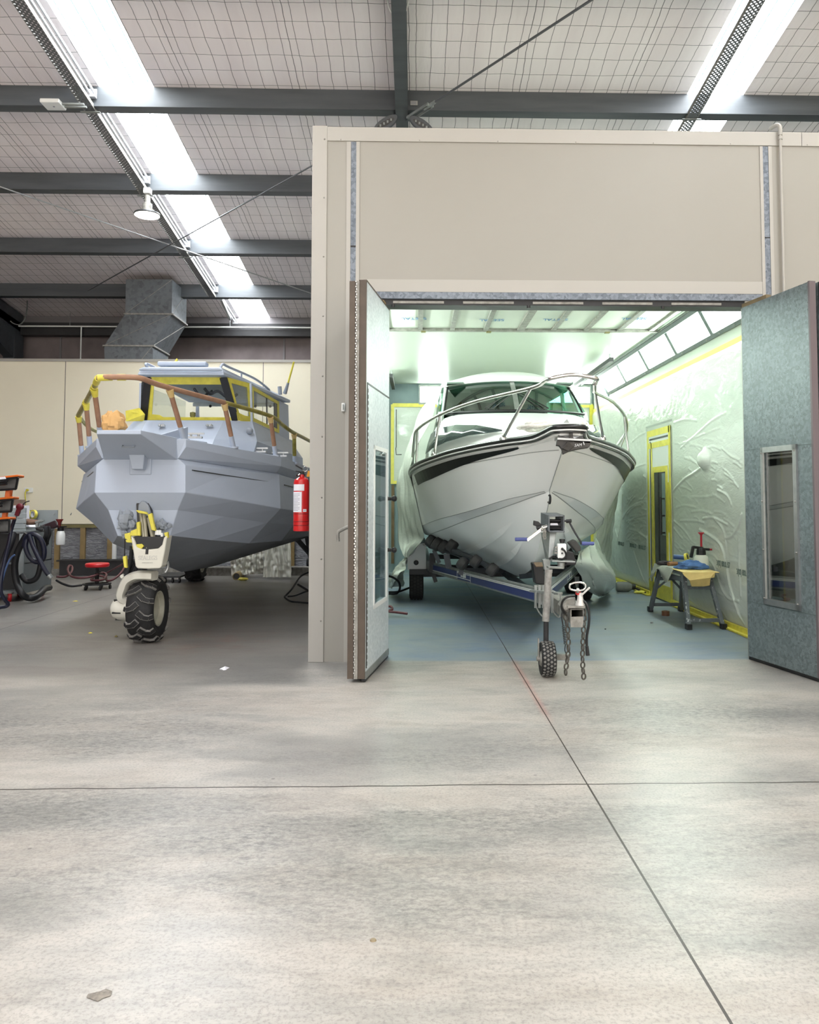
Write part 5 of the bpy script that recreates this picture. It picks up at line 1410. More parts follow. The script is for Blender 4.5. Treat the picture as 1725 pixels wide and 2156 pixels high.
# coupling head with loop handle
cw = mat('coupling_enamel', rgb(214, 212, 208), .35, .3, .1, 12)
c = at(1222, 1277, 6.33)
cp = MB().lathe([(.038, 0), (.036, .02), (.026, .04), (.020, .10), (.019, .105), (0, .105)], c+V((0, 0, .0)), n=20).build('coupling_head', cw, T, smooth=40)
MB().cyl(at(1217.5, 1252, 6.33), at(1217.5, 1245, 6.33), .019, n=12).build('red_band', M['red'], cp)
lp = [at(px, py, 6.30) for px, py in ((1206, 1228), (1200, 1232), (1201, 1240), (1210, 1243), (1224, 1243), (1232, 1239), (1233, 1231), (1226, 1227), (1216, 1226))]
MB().tube(cr(lp, 5, True), .008, 8, closed=True).cyl(at(1217, 1243, 6.31), at(1217, 1250, 6.33), .012).build('release_handle', M['chrome'], cp, smooth=60)
MB().bar(at(1224, 1254, 6.31), at(1242, 1237, 6.28), .014, .014).cyl(at(1217, 1242, 6.295), at(1217, 1240, 6.29), .012).build('trigger', cw, cp, bevel=.003)
m = MB(); m.prism([at(1183, 1280, 6.36), at(1194, 1262, 6.36), at(1212, 1258, 6.36), at(1212, 1272, 6.36), at(1196, 1292, 6.36)], (0, .2, 0)); m.cyl(at(1192, 1279, 6.33), at(1192, 1279, 6.36), .022); m.build('coupling_body', zo, T, bevel=.006)
# jockey wheel
jx = lambda px, py, y=6.55: at(px, py, y)
m = MB(); m.cyl(jx(1155.5, 1203), jx(1149.5, 1308), .0285, n=18); m.cyl(jx(1155.5, 1199), jx(1155.5, 1206), .031, n=16)
m.build('jockey_sleeve', mat('pitted_zinc', rgb(150, 148, 144), .6, .25, .25, 30, .3, 90), T, smooth=40)
m = MB(); m.cyl(jx(1150, 1305), jx(1150, 1356), .021, n=14)
for k in range(4): a_ = k*.5-1.2; m.bar(jx(1147+2*k, 1308)+V((0, -.019, 0)), jx(1146.5+2*k, 1352)+V((0, -.019, 0)), .003, .003)
m.build('jockey_tube', M['black_steel'], T, smooth=40)
jc = V((1.045, 6.535, .137))
R = .137
ty = MB().lathe([(.055, -.045), (.10, -.058), (.122, -.056), (.133, -.040), (R, -.018), (R, .018), (.133, .040), (.122, .056), (.10, .058), (.055, .045)], jc, (1, 0, 0), 40).build('jockey_wheel', M['rubber'], T, smooth=60)
m = MB()
for k in range(26):
    th = 2*PI*k/26
    for j, x in enumerate((-.038, -.013, .013, .038)):
        t2 = th+(PI/26 if j % 2 else 0); r = R-.001 if abs(x) < .02 else R-.006
        p = jc+V((x, r*math.cos(t2), r*math.sin(t2))); m.box(p, (.017, .016, .007), Matrix.Rotation(t2-PI/2, 3, 'X') @ Matrix.Rotation(PI/4, 3, 'Z'))
m.build('tread_block', M['rubber_pale'], ty)
MB().lathe([(.0, -.062), (.05, -.060), (.06, -.05), (.055, .05), (.05, .060), (0, .062)], jc, (1, 0, 0), 20).build('wheel_hub', zo, T, smooth=40)
m = MB(); a_ = jc+V((.05, 0, .02)); m.bar(jc+V((.055, 0, .012)), jc+V((.175, 0, .012)), .045, .045); m.cyl(jc+V((-.085, 0, 0)), jc+V((-.05, 0, 0)), .02); m.bx(jc.x-.075, jc.x-.065, jc.y-.015, jc.y+.015, jc.z, jc.z+.16); m.build('wheel_axle', zo, T, bevel=.003)
m = MB()
for (px, y) in ((1135, 6.95), (1166, 6.62)):
    m.tube(cr([at(px, 1246, y), at(px-6, 1248, y), at(px-6, 1275, y), at(px+4, 1294, y), at(px+14, 1296, y), at(px+14, 1250, y)], 4), .007, 6)
for k, px in enumerate((1128, 1136, 1144)): m.bar(at(px, 1232, 7.0), at(px, 1280, 7.0), .022, .02)
m.bar(at(1120, 1244, 7.05), at(1180, 1250, 6.7), .05, .02); m.bar(at(1163, 1250, 6.7), at(1163, 1290, 6.7), .02, .03)
m.build('clamp_bracket', zn, T, bevel=.002)
# winch post, winch, handles
yw = 7.0
wz = M['galv_duct']
m = MB(); m.prism([at(1158, 1118, yw), at(1173, 1116, yw), at(1163, 1178, yw-.05), at(1155, 1176, yw-.05)], (0, .10, 0)); m.prism([at(1139, 1122, yw+.12), at(1158, 1118, yw), at(1155, 1176, yw-.05), at(1149, 1178, yw+.07)], (.01, .06, 0)); m.prism([at(1143, 1178, yw), at(1160, 1176, yw), at(1158, 1202, yw), at(1147, 1200, yw)], (0, .06, 0))
m.build('winch_post', zn, T, bevel=.004)
a0, a1, a2, a3 = at(1155, 1085, 6.93), at(1189.5, 1085, 6.93), at(1189.5, 1121, 6.93), at(1155, 1121, 6.93)
m = MB(); dp = V((-.035, .20, .02)); th_ = .012
for p, q_ in ((a0, a1), (a1, a2), (a2, a3), (a3, a0)):
    inn = ((a0+a2)/2-(p+q_)/2).normalized()*th_
    m.prism([p, q_, q_+inn, p+inn], dp)
m.build('winch_housing', M['galv_duct'], T, bevel=.003)
m = MB(); m.cyl(at(1157, 1106, 7.03), at(1188, 1106, 7.03), .035, n=16); m.cyl(at(1156, 1096, 7.0), at(1186, 1096, 7.0), .012); m.bar(at(1158, 1112, 6.98), at(1188, 1112, 6.98), .02, .006); m.build('winch_drum', M['black_steel'], T, smooth=40)
m = MB(); m.prism([at(1159.5, 1101.5, 6.985), at(1174, 1101.5, 6.985), at(1176, 1106, 6.985), at(1158.5, 1106, 6.985)], (0, .01, 0)); m.build('strap_end', M['paper'], T)
m = MB(); m.tube(cr([at(1190, 1097, 6.93), at(1199, 1097, 6.9), at(1201, 1103, 6.9), at(1212, 1123, 6.88), at(1222, 1139, 6.87), at(1224, 1146, 6.87)], 4), .008, 8); m.cyl(at(1193, 1097.5, 6.92), at(1203, 1096.5, 6.9), .016); m.build('crank_arm', M['black_steel'], T, smooth=60)
grip = mat('blue_grip', rgb(74, 84, 140), .5)
MB().lathe([(.0, 0), (.016, .0), (.018, .02), (.014, .06), (.017, .09), (.014, .105), (0, .105)], at(1225, 1144.5, 6.87), (1, .05, 0), 12).build('crank_grip', grip, T, smooth=40)
m = MB(); m.bar(at(1109, 1138, 6.95), at(1143, 1112, 6.98), .02, .028); m.cyl(at(1142, 1112, 6.98), at(1154, 1108, 6.98), .02); m.build('brake_lever', M['chrome'], T, bevel=.003)
MB().cyl(at(1085, 1135.5, 6.95), at(1110, 1135.5, 6.95), .016, n=12).build('lever_grip', grip, T, smooth=40)
m = MB(); m.prism([at(1125, 1096, 7.0), at(1134, 1098, 7.0), at(1146, 1109, 7.0), at(1144, 1113, 7.0), at(1124, 1106, 7.0)], (0, .05, 0)); m.cyl(at(1130, 1112, 7.0), at(1148, 1108, 7.0), .018); m.build('ratchet', M['black_steel'], T, bevel=.005)
m = MB()
for k in range(6): 
    p = at(1146+1.2*(k % 2), 1116+3.2*k, 6.95); m.tube([p+V((.012*math.cos(j), 0, .014*math.sin(j))) for j in (0, 1.05, 2.1, 3.14, 4.2, 5.25)], .004, 5, closed=True)
m.build('winch_chain', zo, T)
# brake actuator, battery box, roller pad
m = MB(); m.prism([at(1175, 1145, 6.85), at(1193, 1145, 6.85), at(1194, 1172, 6.85), at(1189, 1178, 6.85), at(1175, 1176, 6.85)], (0, .06, 0)); o = m.build('brake_reservoir', M['white_paint'], T, bevel=.006)
MB().cyl(at(1184, 1143, 6.88), at(1184, 1139, 6.88), .02, n=12).cyl(at(1184, 1139.5, 6.88), at(1184, 1135, 6.88), .024, n=12).build('reservoir_cap', M['black'], o, smooth=40)
MB().cyl(at(1184, 1165, 6.842), at(1184, 1165, 6.855), .008, n=10).cyl(at(1184.5, 1156, 6.83), at(1184.5, 1156, 6.855), .012, n=10).tube(cr([at(1185, 1156, 6.83), at(1190, 1161, 6.82), at(1192, 1170, 6.82), at(1186, 1177, 6.83), at(1176, 1176, 6.86), at(1165, 1172, 6.9), at(1157, 1177, 6.9)], 5), .009, 6).build('brake_hose', M['black'], o, smooth=60)
m = MB()
for k in range(3): m.bx(at(1169, 1150+6*k, 6.86).x, at(1174, 1150, 6.86).x, 6.86, 6.9, at(1170, 1154+6*k, 6.86).z, at(1170, 1151+6*k, 6.86).z)
m.build('terminal', zo, T)
m = MB(); m.prism([at(1163, 1180, 6.8), at(1212, 1182, 6.8), at(1212, 1184.5, 6.8), at(1163, 1183, 6.8)], (0, .12, 0)); m.prism([at(1155, 1193, 6.55), at(1186, 1195, 6.6), at(1186, 1198, 6.6), at(1155, 1197, 6.55)], (0, .10, 0)); m.cyl(at(1182, 1184, 6.85), at(1181, 1197, 6.85), .03); m.build('actuator_bracket', zn, T, bevel=.002)
m = MB(); m.prism([at(1122, 1186, 7.4), at(1143, 1185, 7.4), at(1150, 1232, 7.4), at(1128, 1230, 7.4)], (0, .16, 0)); o = m.build('step_box', M['black'], T, bevel=.012)
MB().prism([at(1124, 1186, 7.42), at(1142, 1185.5, 7.42), at(1148, 1193, 7.36), at(1129, 1194, 7.36)], (0, 0, .008)).build('step_tread', mat('brown_tread', rgb(116, 98, 78), .8, 0, .2), o)
m = MB(); m.prism([at(1198, 1143, 7.2), at(1212, 1136, 7.2), at(1224, 1152, 7.2), at(1225, 1159, 7.2), at(1216, 1163, 7.2), at(1212, 1160, 7.2)], (0, .12, 0)); m.build('keel_pad', mat('worn_rubber', rgb(64, 64, 62), .7, 0, .2), T, bevel=.01)
m = MB(); m.prism([at(1192, 1158, 7.5), at(1208, 1163, 7.5), at(1213, 1180, 7.5), at(1213, 1190, 7.5), at(1192, 1190, 7.5)], (0, .03, 0)); m.build('keel_guard', M['black_steel'], T, bevel=.01)
# frame cross members, keel rollers
m = MB()
m.bar(at(1098, 1214, 8.9), at(1150, 1208, 8.4), .05, .05)
m.bar((.25, 10.9, .45), (2.1, 10.9, .45), .07, .07); m.bar((.25, 13.5, .45), (2.1, 13.5, .45), .07, .07)
m.bar((TX, 8.4, .42), (TX, 14.0, .40), .08, .06)
m.build('cross_member', M['steel_dark'], T)
MB().bar((.02, 11.5, .36), (2.38, 11.5, .36), .09, .09).bar((.02, 12.35, .36), (2.38, 12.35, .36), .09, .09).build('axle', M['black_steel'], T)
# roller cradles
rub = mat('roller_rubber', rgb(58, 58, 58), .65, 0, .2, 20)
m = MB(); rl = []
for (px, py, y) in ((908, 1139, 10.3), (921, 1146, 10.1), (936, 1151, 10.0), (953, 1148, 9.7), (974, 1187, 9.2), (1037, 1200, 8.8), (1002, 1182, 9.0)):
    c = at(px, py, y); d_ = V((.8, -.25, -.55)).normalized()
    r_ = .085 if py < 1160 else .07
    MB().lathe([(0, -.05), (r_*.8, -.05), (r_, -.035), (r_, .035), (r_*.8, .05), (0, .05)], c, (.45, -.35, .82) if False else (.75, -.3, -.55), 18).build('roller', rub, T, smooth=40)
m = MB()
for pts in ([(905, 1150, 10.3), (930, 1158, 10.1), (960, 1166, 9.7), (985, 1180, 9.4)], [(955, 1160, 9.6), (985, 1170, 9.3), (1015, 1185, 9.0), (1032, 1197, 8.8)]):
    m.tube(cr([at(*p) for p in pts], 4), .028, 8)
for (p, q_) in (((940, 1166, 9.8), (945, 1195, 9.8)), ((974, 1190, 9.3), (970, 1210, 9.3)), ((914, 1158, 10.2), (925, 1185, 10.2))): m.bar(at(*p), at(*q_), .07, .05)
m.build('roller_cradle', M['steel_dark'], T)
m = MB()
for sd in (1,):
    for (y, h, z) in ((9.6, .55, .78), (10.3, .72, .74), (11.2, .78, .72)): m.cyl((TX+h-.05, y, z-.05), (TX+h+.05, y, z), .08)
    m.bar((TX+.5, 9.4, .66), (TX+.8, 11.5, .62), .06, .06); m.bar((TX+.7, 10.5, .64), (TX+.85, 10.5, .45), .06, .06)
m.build('roller', rub, T)
# wheels and mudguards
def road_wheel(x, y, face):
    R_, W_ = .30, .195; c = V((x, y, R_)); h = W_/2
    w_ = MB().lathe([(.17, -h*.9), (.25, -h), (.285, -h*.95), (R_, -h*.75), (R_, h*.75), (.285, h*.95), (.25, h), (.17, h*.9)], c, (1, 0, 0), 44).build('road_tyre', M['rubber'], T, smooth=50)
    m = MB()
    for k in range(40):
        th = 2*PI*k/40
        for x_ in (-.065, -.022, .022, .065):
            p = c+V((x_, (R_+.001)*math.cos(th+x_*2), (R_+.001)*math.sin(th+x_*2))); m.box(p, (.034, .034, .012), Matrix.Rotation(th+x_*2-PI/2, 3, 'X'))
    m.build('tread_block', mat('tread_grey', rgb(52, 51, 50), .8, 0, .2), w_)
    MB().lathe([(0, -h*.3), (.10, -h*.3), (.16, -h*.6), (.17, -h*.9), (.17, h*.9), (.16, h*.6), (.10, h*.3), (0, h*.3)], c, (1, 0, 0), 24).build('wheel_rim', M['white_paint'], T, smooth=40)
road_wheel(.015, 11.55, -1); road_wheel(2.36, 11.55, 1); road_wheel(.015, 12.35, -1); road_wheel(2.36, 12.35, 1)
# left white mudguard with round marker
m = MB(); y0 = 11.2
mgp = [at(858, 1200, y0), at(898, 1200, y0), at(897, 1150, y0), at(890, 1144, y0), at(866, 1144, y0), at(860, 1152, y0)]
m.prism(mgp, (0, .03, 0)); m.bx(mgp[0].x, mgp[1].x, y0, 12.8, mgp[4].z-.03, mgp[4].z); m.bx(mgp[0].x, mgp[0].x+.01, y0, 12.8, .5, mgp[4].z)
o = m.build('mudguard', M['white_paint'], T, bevel=.01)
MB().lathe([(0, 0), (.034, 0), (.034, .012), (.02, .018), (0, .018)], at(876.5, 1184.5, y0+.0), (0, -1, 0), 16).build('marker_light', M['black'], o, smooth=40)
MB().bar(at(862, 1204, 11.15), at(912, 1204, 11.15), .06, .07).bar(at(911, 1165, 10.7), at(911, 1205, 10.7), .08, .05).bar(at(911, 1205, 10.8), at(918, 1225, 10.8), .08, .05).build('guard_bracket', M['black_steel'], T)
# safety chains, breakaway cable, spring
def chain(pts, label, n):
    P = cr([V(p) for p in pts], 12); L = [0]
    for a_, b_ in zip(P[:-1], P[1:]): L.append(L[-1]+(b_-a_).length)
    def pt(s):
        s = max(0, min(L[-1]-1e-5, s)); i = max(k for k in range(len(L)) if L[k] <= s); i = min(i, len(P)-2)
        return P[i].lerp(P[i+1], (s-L[i])/max(1e-6, L[i+1]-L[i])), (P[i+1]-P[i]).normalized()
    m = MB()
    for k in range(n):
        p, t = pt((k+.5)*L[-1]/n); ln = L[-1]/n*.72
        s_ = V((1, .35, 0)) if k % 2 else V((-.35, 1, 0)); s_ = (s_-t*s_.dot(t)).normalized(); w_ = .0165
        loop = []
        for j in range(12):
            a_ = 2*PI*j/12; loop.append(p+t*(ln*.62*math.sin(a_)+(.3*ln if math.sin(a_) > 0 else -.3*ln)*abs(math.sin(a_))**.3*.3)+s_*w_*math.cos(a_))
        m.tube(loop, .0066, 6, closed=True)
    return m.build('safety_chain', mat('dull_chain', rgb(84, 80, 74), .5, .5, .25, 30), T, smooth=60)
yc = 6.31
chain([at(1188, 1283, 6.4), at(1191, 1300, 6.36), at(1196, 1330, 6.34), at(1197, 1370, 6.34), at(1193, 1400, 6.35), at(1191, 1421, 6.37)], '', 11)
chain([at(1231, 1283, 6.34), at(1230, 1310, 6.32), at(1228, 1345, 6.3), at(1227, 1385, 6.3), at(1228, 1410, 6.31), at(1230, 1430, 6.32)], '', 12)
MB().tube(cr([at(1190, 1292, 6.35), at(1183, 1280, 6.33), at(1185, 1266, 6.31), at(1195, 1257, 6.30), at(1210, 1255, 6.36)], 5), .009, 8).tube(cr([at(1227, 1264, 6.33), at(1236, 1273, 6.30), at(1240.5, 1292, 6.29), at(1240, 1315, 6.29), at(1236, 1340, 6.3), at(1236, 1362, 6.3)], 5), .010, 8).build('trailer_cable', M['black'], T, smooth=60)
MB().cyl(at(1236, 1360, 6.3), at(1238, 1380, 6.3), .013, .016, n=10).build('cable_plug', M['black'], T)
sp = []
for k in range(90):
    a_ = k*.75; p = at(1187+4*k/90, 1318+38*k/90, 6.38); sp.append(p+V((.012*math.cos(a_), .012*math.sin(a_), 0)))
MB().tube(sp, .003, 5).tube(cr([at(1188, 1280, 6.4), at(1183, 1295, 6.38), at(1186, 1318, 6.38)], 4), .005, 6).tube(cr([at(1191, 1356, 6.38), at(1190, 1370, 6.37), at(1196, 1385, 6.37)], 4), .004, 6).build('breakaway_spring', M['black_steel'], T, smooth=60)
# ------------------------------------------------------------------ things on the left side of the hall
# fire extinguisher on the booth's outer side
ex = V((-1.035, 7.56, .98))
zt_, zb_ = at(636, 1006, 7.56).z, at(636, 1118, 7.56).z
xc_ = at(635.5, 1060, 7.56).x; r_ = .0755
t = thing('fire_extinguisher', 'red fire extinguisher with white labels hanging on the corner of the booth', 'fire extinguisher', (xc_, 7.56, zb_))
c = V((xc_, 7.56, 0))
MB().lathe([(0, zb_), (r_*.97, zb_), (r_, zb_+.012), (r_, zt_-.045), (r_*.9, zt_-.018), (r_*.55, zt_), (.024, zt_+.006), (.022, zt_+.03), (0, zt_+.03)], c, n=28).build('cylinder', M['red'], t, smooth=40)
m = MB()
for zz in (zb_+.05, zb_+.085, zb_+.155): m.lathe([(r_+.001, zz), (r_+.002, zz+.003), (r_+.001, zz+.006)], c, n=28)
m.build('band', mat('dark_red_band', rgb(120, 16, 18), .4), t)
def lab(a0, a1, z0, z1, off=.0015):
    pts = []
    return [[c+V(((r_+off)*math.sin(a), -(r_+off)*math.cos(a), z)) for z in (z0, z1)] for a in [a0+(a1-a0)*k/8 for k in range(9)]]
H_ = zt_-zb_
m = MB(); m.loft(lab(-1.15, .42, zb_+H_*.755, zb_+H_*.875)); m.loft(lab(-1.25, .12, zb_+H_*.355, zb_+H_*.735)); m.loft(lab(.30, .72, zb_+H_*.36, zb_+H_*.41)); m.build('label', M['paper'], t, smooth=60)
m = MB()
for k in range(12):
    z = zb_+H_*(.385+.028*k); m.loft(lab(-1.1, (-.1 if k % 3 else -.3), z, z+.0035, .0022))
m.loft(lab(.36, .64, zb_+H_*.382, zb_+H_*.39, .0022))
m.build('label_print', M['ink'], t)
m = MB(); hz = zt_+.03
m.cyl(c+V((0, 0, hz-.01)), c+V((0, 0, hz+.03)), .02); m.bar(c+V((.01, -.01, hz+.045)), c+V((-.055, -.03, hz+.085)), .018, .012); m.bar(c+V((.01, -.01, hz+.02)), c+V((-.055, -.03, hz+.03)), .018, .010); m.cyl(c+V((.03, 0, hz)), c+V((-.05, -.02, hz-.005)), .012)
m.build('valve_lever', M['black'], t, bevel=.002)
m = MB(); m.tube([c+V((.03+.022*math.cos(a), -.02, hz+.05+.022*math.sin(a))) for a in [k*PI/6 for k in range(12)]], .0022, 5, closed=True); m.cyl(c+V((-.015, -.025, hz+.005)), c+V((-.03, -.03, hz-.01)), .008); m.build('pull_pin', M['chrome'], t)
MB().prism([c+V((.042, -.005, hz-.02)), c+V((.085, -.005, hz-.02)), c+V((.085, -.005, hz+.03)), c+V((.055, -.005, hz+.035))], (0, .01, 0)).build('service_tag', mat('amber_tag', rgb(206, 146, 34), .6), t)
MB().bx(c.x+.06, -.912, 7.53, 7.59, zb_+.1, zt_+.0).build('wall_bracket', M['black'], t)

# tool cart
cg = mat('cart_grey', rgb(112, 118, 120), .5, .1, .08, 5)
cgl = mat('cart_panel', rgb(150, 158, 160), .5, .1, .06, 5)
X0, X1, Y0, Y1 = -6.75, -5.37, 11.42, 12.32
t = thing('tool_cart', 'grey tool cart on red castors with dark hoses hung on its side', 'cart', ((X0+X1)/2, (Y0+Y1)/2, 0))
m = MB(); m.bx(X1-.02, X1, Y0+.03, Y1, .13, .94); m.bx(X0, X0+.02, Y0+.03, Y1, .13, .94); m.bx(X0, X1, Y1-.02, Y1, .13, .94); m.bx(X0, X1, Y0, Y1, .10, .14); m.bx(X0, X1, Y0, Y1, .92, .955); m.bx(X0, X1, Y0+.04, Y1, .5, .52); m.build('body', cg, t, bevel=.004)
m = MB(); m.bx(X1-.06, X1, Y0, Y0+.03, .13, .94); m.bx(X0, X0+.05, Y0, Y0+.03, .13, .94); m.build('corner_post', cgl, t, bevel=.004)
MB().bx(X0+.02, X1-.02, Y0+.2, Y0+.24, .14, .92).build('interior_shade', M['black'], t)  # black sheet stands for the shade inside the open cart
m = MB(); m.bx(at(56, 1090, Y1).x, X1+.06, Y1, Y1+.03, .955, at(90, 1074, Y1).z); m.build('back_board', cgl, t)
m = MB()
for k in range(5): m.bx(-6.75, at(54, 1090, 11.75).x, 11.75, 11.78, .90+.075*k, .97+.075*k)
m.build('louvre_panel', cgl, t, bevel=.006)
m = MB()
for k in range(3): 
    x = at(98, 1090, Y1).x+.24*(k-.5); m.tube(cr([V((x, Y1, 1.17)), V((x+.01, Y1-.05, 1.16)), V((x+.03, Y1-.06, 1.19))], 3), .005, 5)
m.build('board_hook', M['zinc'], t)
def castor(parent, x, y, r=.065, mm='castor_red'):
    MB().lathe([(0, -.022), (r*.9, -.022), (r, -.014), (r, .014), (r*.9, .022), (0, .022)], (x, y, r), (.85, .5, 0), 20).build('castor_wheel', mat('castor_red', rgb(170, 24, 32), .4), parent, smooth=40)
    MB().bar((x-.03, y+.02, r), (x-.01, y+.02, .125), .03, .012).bx(x-.04, x+.04, y-.04, y+.04, .115, .13).build('castor_fork', M['zinc'], parent)
for x, y in ((-5.39, Y1-.25), (-5.52, Y0-.03), (-5.75, Y1-.2), (-6.6, Y0+.05)): castor(t, x, y)
logo = mat('red_logo', rgb(176, 26, 36), .4)
text_mesh('side_logo', '3M', .085, logo, (X1+.004, 12.12, .84), (0, 1, 0), (0, 0, 1), t, .001, bold=.004)
m = MB(); m.sphere((X1, 12.14, .72), .012, 6, 5); m.sphere((X1, 12.16, .92), .012, 6, 5); m.build('rivet', M['black'], t)
# things on the cart
def put(name, label, cat, mb, m_, loc, **k):
    o = mb.build(name, m_, None, loc=loc, **k); return tag(o, label, cat)
p = at(71, 1083, Y1-.06)
tt = thing('tape_roll', 'yellow tape roll hanging on the back board of the tool cart', 'tape', p)
MB().lathe([(.05, -.02), (.066, -.02), (.066, .02), (.05, .02)], p, (.5, .85, 0), 24).build('tape', M['tape'], tt, smooth=40)
MB().lathe([(.042, -.021), (.05, -.021), (.05, .021), (.042, .021)], p, (.5, .85, 0), 24).build('core', M['paper'], tt, smooth=40)
MB().lathe([(.042, -.021), (.042, .021)], p, (.5, .85, 0), 24).build('core_lining', M['paper'], tt)
p = at(57, 1082, Y1-.06)
put('tape_roll', 'yellow tape roll half hidden behind the louvred panel of the cart', 'tape', MB().lathe([(.045, -.02), (.062, -.02), (.062, .02), (.045, .02), (.045, -.02)], p, (.6, .8, 0), 20), M['tape'], p)
p = at(64, 1099, 11.9)
put('work_glove', 'brown work glove lying on the tool cart top', 'glove', MB().sphere(p, .085, 12, 8, (1.4, .8, .5), fn=lump(3, .3, 3)), mat('glove_brown', rgb(120, 92, 76), .8, 0, .2), p, smooth=40)
p = at(75, 1100, 11.85)
put('spray_gun', 'small grey metal spray gun lying beside the brown glove', 'tool', MB().cyl(p, p+V((.09, 0, .02)), .02).bar(p+V((.03, 0, 0)), p+V((.02, 0, -.06)), .03, .03).cyl(p+V((.09, 0, .02)), p+V((.12, 0, .02)), .012), M['zinc'], p, smooth=40)
p = at(68, 1109, 11.5)
put('paper_sheet', 'folded white paper on the front edge of the tool cart', 'paper', MB().prism([at(60, 1106, 11.5), at(74, 1106, 11.5), at(75, 1110, 11.45), at(62, 1110, 11.45)], (0, 0, .006)), M['paper'], p)
p = at(84, 1111, 11.6)
put('hand_tools', 'black hand tools piled on the tool cart top beside the folded paper', 'tools', MB().bar(at(75, 1114, 11.55), at(95, 1109, 11.6), .04, .04).cyl(at(78, 1113, 11.5), at(90, 1116, 11.5), .022).bar(at(85, 1108, 11.6), at(100, 1113, 11.6), .03, .03), M['black'], p, bevel=.006)
p = at(104, 1106, 11.8)
mb = MB(); mb.prism([at(86, 1107, 11.9), at(115, 1096, 11.9), at(117, 1103, 11.9), at(123, 1107, 11.9), at(110, 1112, 11.9), at(98, 1113, 11.9)], (.0, .05, -.01))
put('sanding_pad', 'dark maroon folded abrasive sheet sticking up from the tool cart', 'abrasive', mb, mat('maroon_sheet', rgb(52, 30, 36), .85, 0, .2), p)
p = at(98, 1112, 11.6)
def clothfn(u, v):
    a = at(91+15*u+3*math.sin(v*5), 1108+44*v*(1-.25*abs(u-.4)), 11.55-.06*math.sin(v*3)); return a+V((0, -.02*math.sin(u*9), 0))
o = MB().grid(clothfn, 10, 14).build('black_cloth', mat('black_cloth', rgb(26, 26, 28), .95, 0, .2), None, smooth=60, loc=p, solid=.012); tag(o, 'black cloth hanging over the corner of the tool cart', 'cloth')
p = at(127, 1140, 12.0)
t = thing('spray_bottle', 'white spray bottle with red trigger hooked on the cart end', 'bottle', at(127, 1147, 12.05))
cb = at(127, 1147, 12.05)
MB().lathe([(0, 0), (.055, 0), (.062, .02), (.062, .14), (.05, .19), (.03, .21), (0, .21)], cb, n=18).build('bottle', M['white_paint'], t, smooth=50)
MB().cyl(cb+V((0, 0, .20)), cb+V((0, 0, .25)), .045).build('collar', M['black'], t)
MB().lathe([(0, .25), (.02, .25), (.022, .32), (.05, .36), (.05, .37), (0, .37)], cb+V((-.02, 0, 0)), n=12).build('trigger_head', mat('dark_red_plastic', rgb(120, 40, 36), .5), t, smooth=40)
MB().bar(cb+V((-.10, 0, .255)), cb+V((.08, 0, .262)), .03, .02).build('hook_bar', M['black'], t)
# hoses on the cart
hb = mat('black_hose', rgb(17, 18, 22), .5, 0, .15, 30); hn = mat('navy_hose', rgb(16, 20, 42), .45, 0, .15, 20)
def hose(name, label, pts, r, m_, n=7):
    w = [at(*p) if len(p) == 3 else V(p) for p in pts]
    w = [V((q_.x, q_.y, max(q_.z, r+.002))) for q_ in cr(w, n)]
    o = MB().tube(w, r, 10).build(name, m_, None, smooth=70, loc=w[0]); return tag(o, label, 'hose')
hose('vacuum_hose', 'thick black hose looping down the front of the tool cart to the floor', [(58,1124,11.2),(48,1140,11.2),(36,1165,11.2),(31,1195,11.2),(36,1230,11.2),(46,1250,11.15),(58,1258,11.2),(72,1258,11.25),(84,1250,11.4),(94,1240,11.6),(104,1237,11.9)], .045, hb)
hose('vacuum_hose', 'dark navy hose coiled on hooks at the front of the tool cart', [(60,1126,11.15),(54,1150,11.1),(62,1172,11.1),(76,1183,11.1),(90,1178,11.1),(93,1155,11.1),(84,1133,11.1),(68,1124,11.1),(56,1132,11.12),(50,1150,11.14)], .032, hn)
hose('vacuum_hose', 'navy hose with metal nozzle hanging off the cart corner', [(62,1126,11.08),(70,1150,11.05),(84,1180,11.0),(96,1202,10.98),(105,1213,10.98)], .030, hn)
p0, p1 = at(103, 1211, 10.97), at(108, 1217, 10.97)
o = MB().cyl(p0, p1, .034, .028, 10).build('hose_nozzle', M['zinc'], None, loc=p0, smooth=40); tag(o, 'grey nozzle on the end of the hanging navy hose', 'nozzle')
hose('vacuum_hose', 'black hose hooked beside the lamp heads on the tool cart', [(27,1122,11.0),(24,1140,10.95),(14,1165,10.9),(4,1190,10.85),(-12,1215,10.8)], .045, hb)
hose('vacuum_hose', 'black hose hanging behind the navy coil on the cart', [(76,1126,11.3),(82,1150,11.3),(86,1180,11.3),(78,1215,11.3),(58,1224,11.3),(44,1210,11.3)], .036, hb)
hose('air_hose', 'blue air hose trailing from a red blow gun to the floor', [(31,1092,10.2),(24,1115,10.2),(18,1145,10.1),(10,1180,10.0),(3,1215,9.9),(2,1245,9.9),(10,1262,9.95),(17,1272,10.0),(12,1277,10.0),(0,1279,9.95),(-15,1282,9.9)], .022, hn)
hose('air_hose', 'thin blue air line looping beside the tool cart', [(31,1168,10.6),(22,1176,10.6),(12,1198,10.6),(3,1230,10.6),(0,1255,10.6),(-10,1262,10.6)], .012, mat('blue_line', rgb(70, 96, 140), .5))
t = thing('blow_gun', 'dark red blow gun with thin nozzle standing up by the orange lamps', 'tool', at(35, 1085, 10.2))
MB().bar(at(35, 1086, 10.2), at(40, 1072, 10.2), .035, .05).sphere(at(42, 1067, 10.2), .042, 12, 8, (1.2, .8, 1)).build('grip', mat('wine_plastic', rgb(110, 26, 44), .45), t, bevel=.006)
MB().tube(cr([at(46, 1066, 10.2), at(53, 1058, 10.2), at(62, 1055, 10.2)], 4), .007, 6).build('nozzle', M['black_steel'], t)
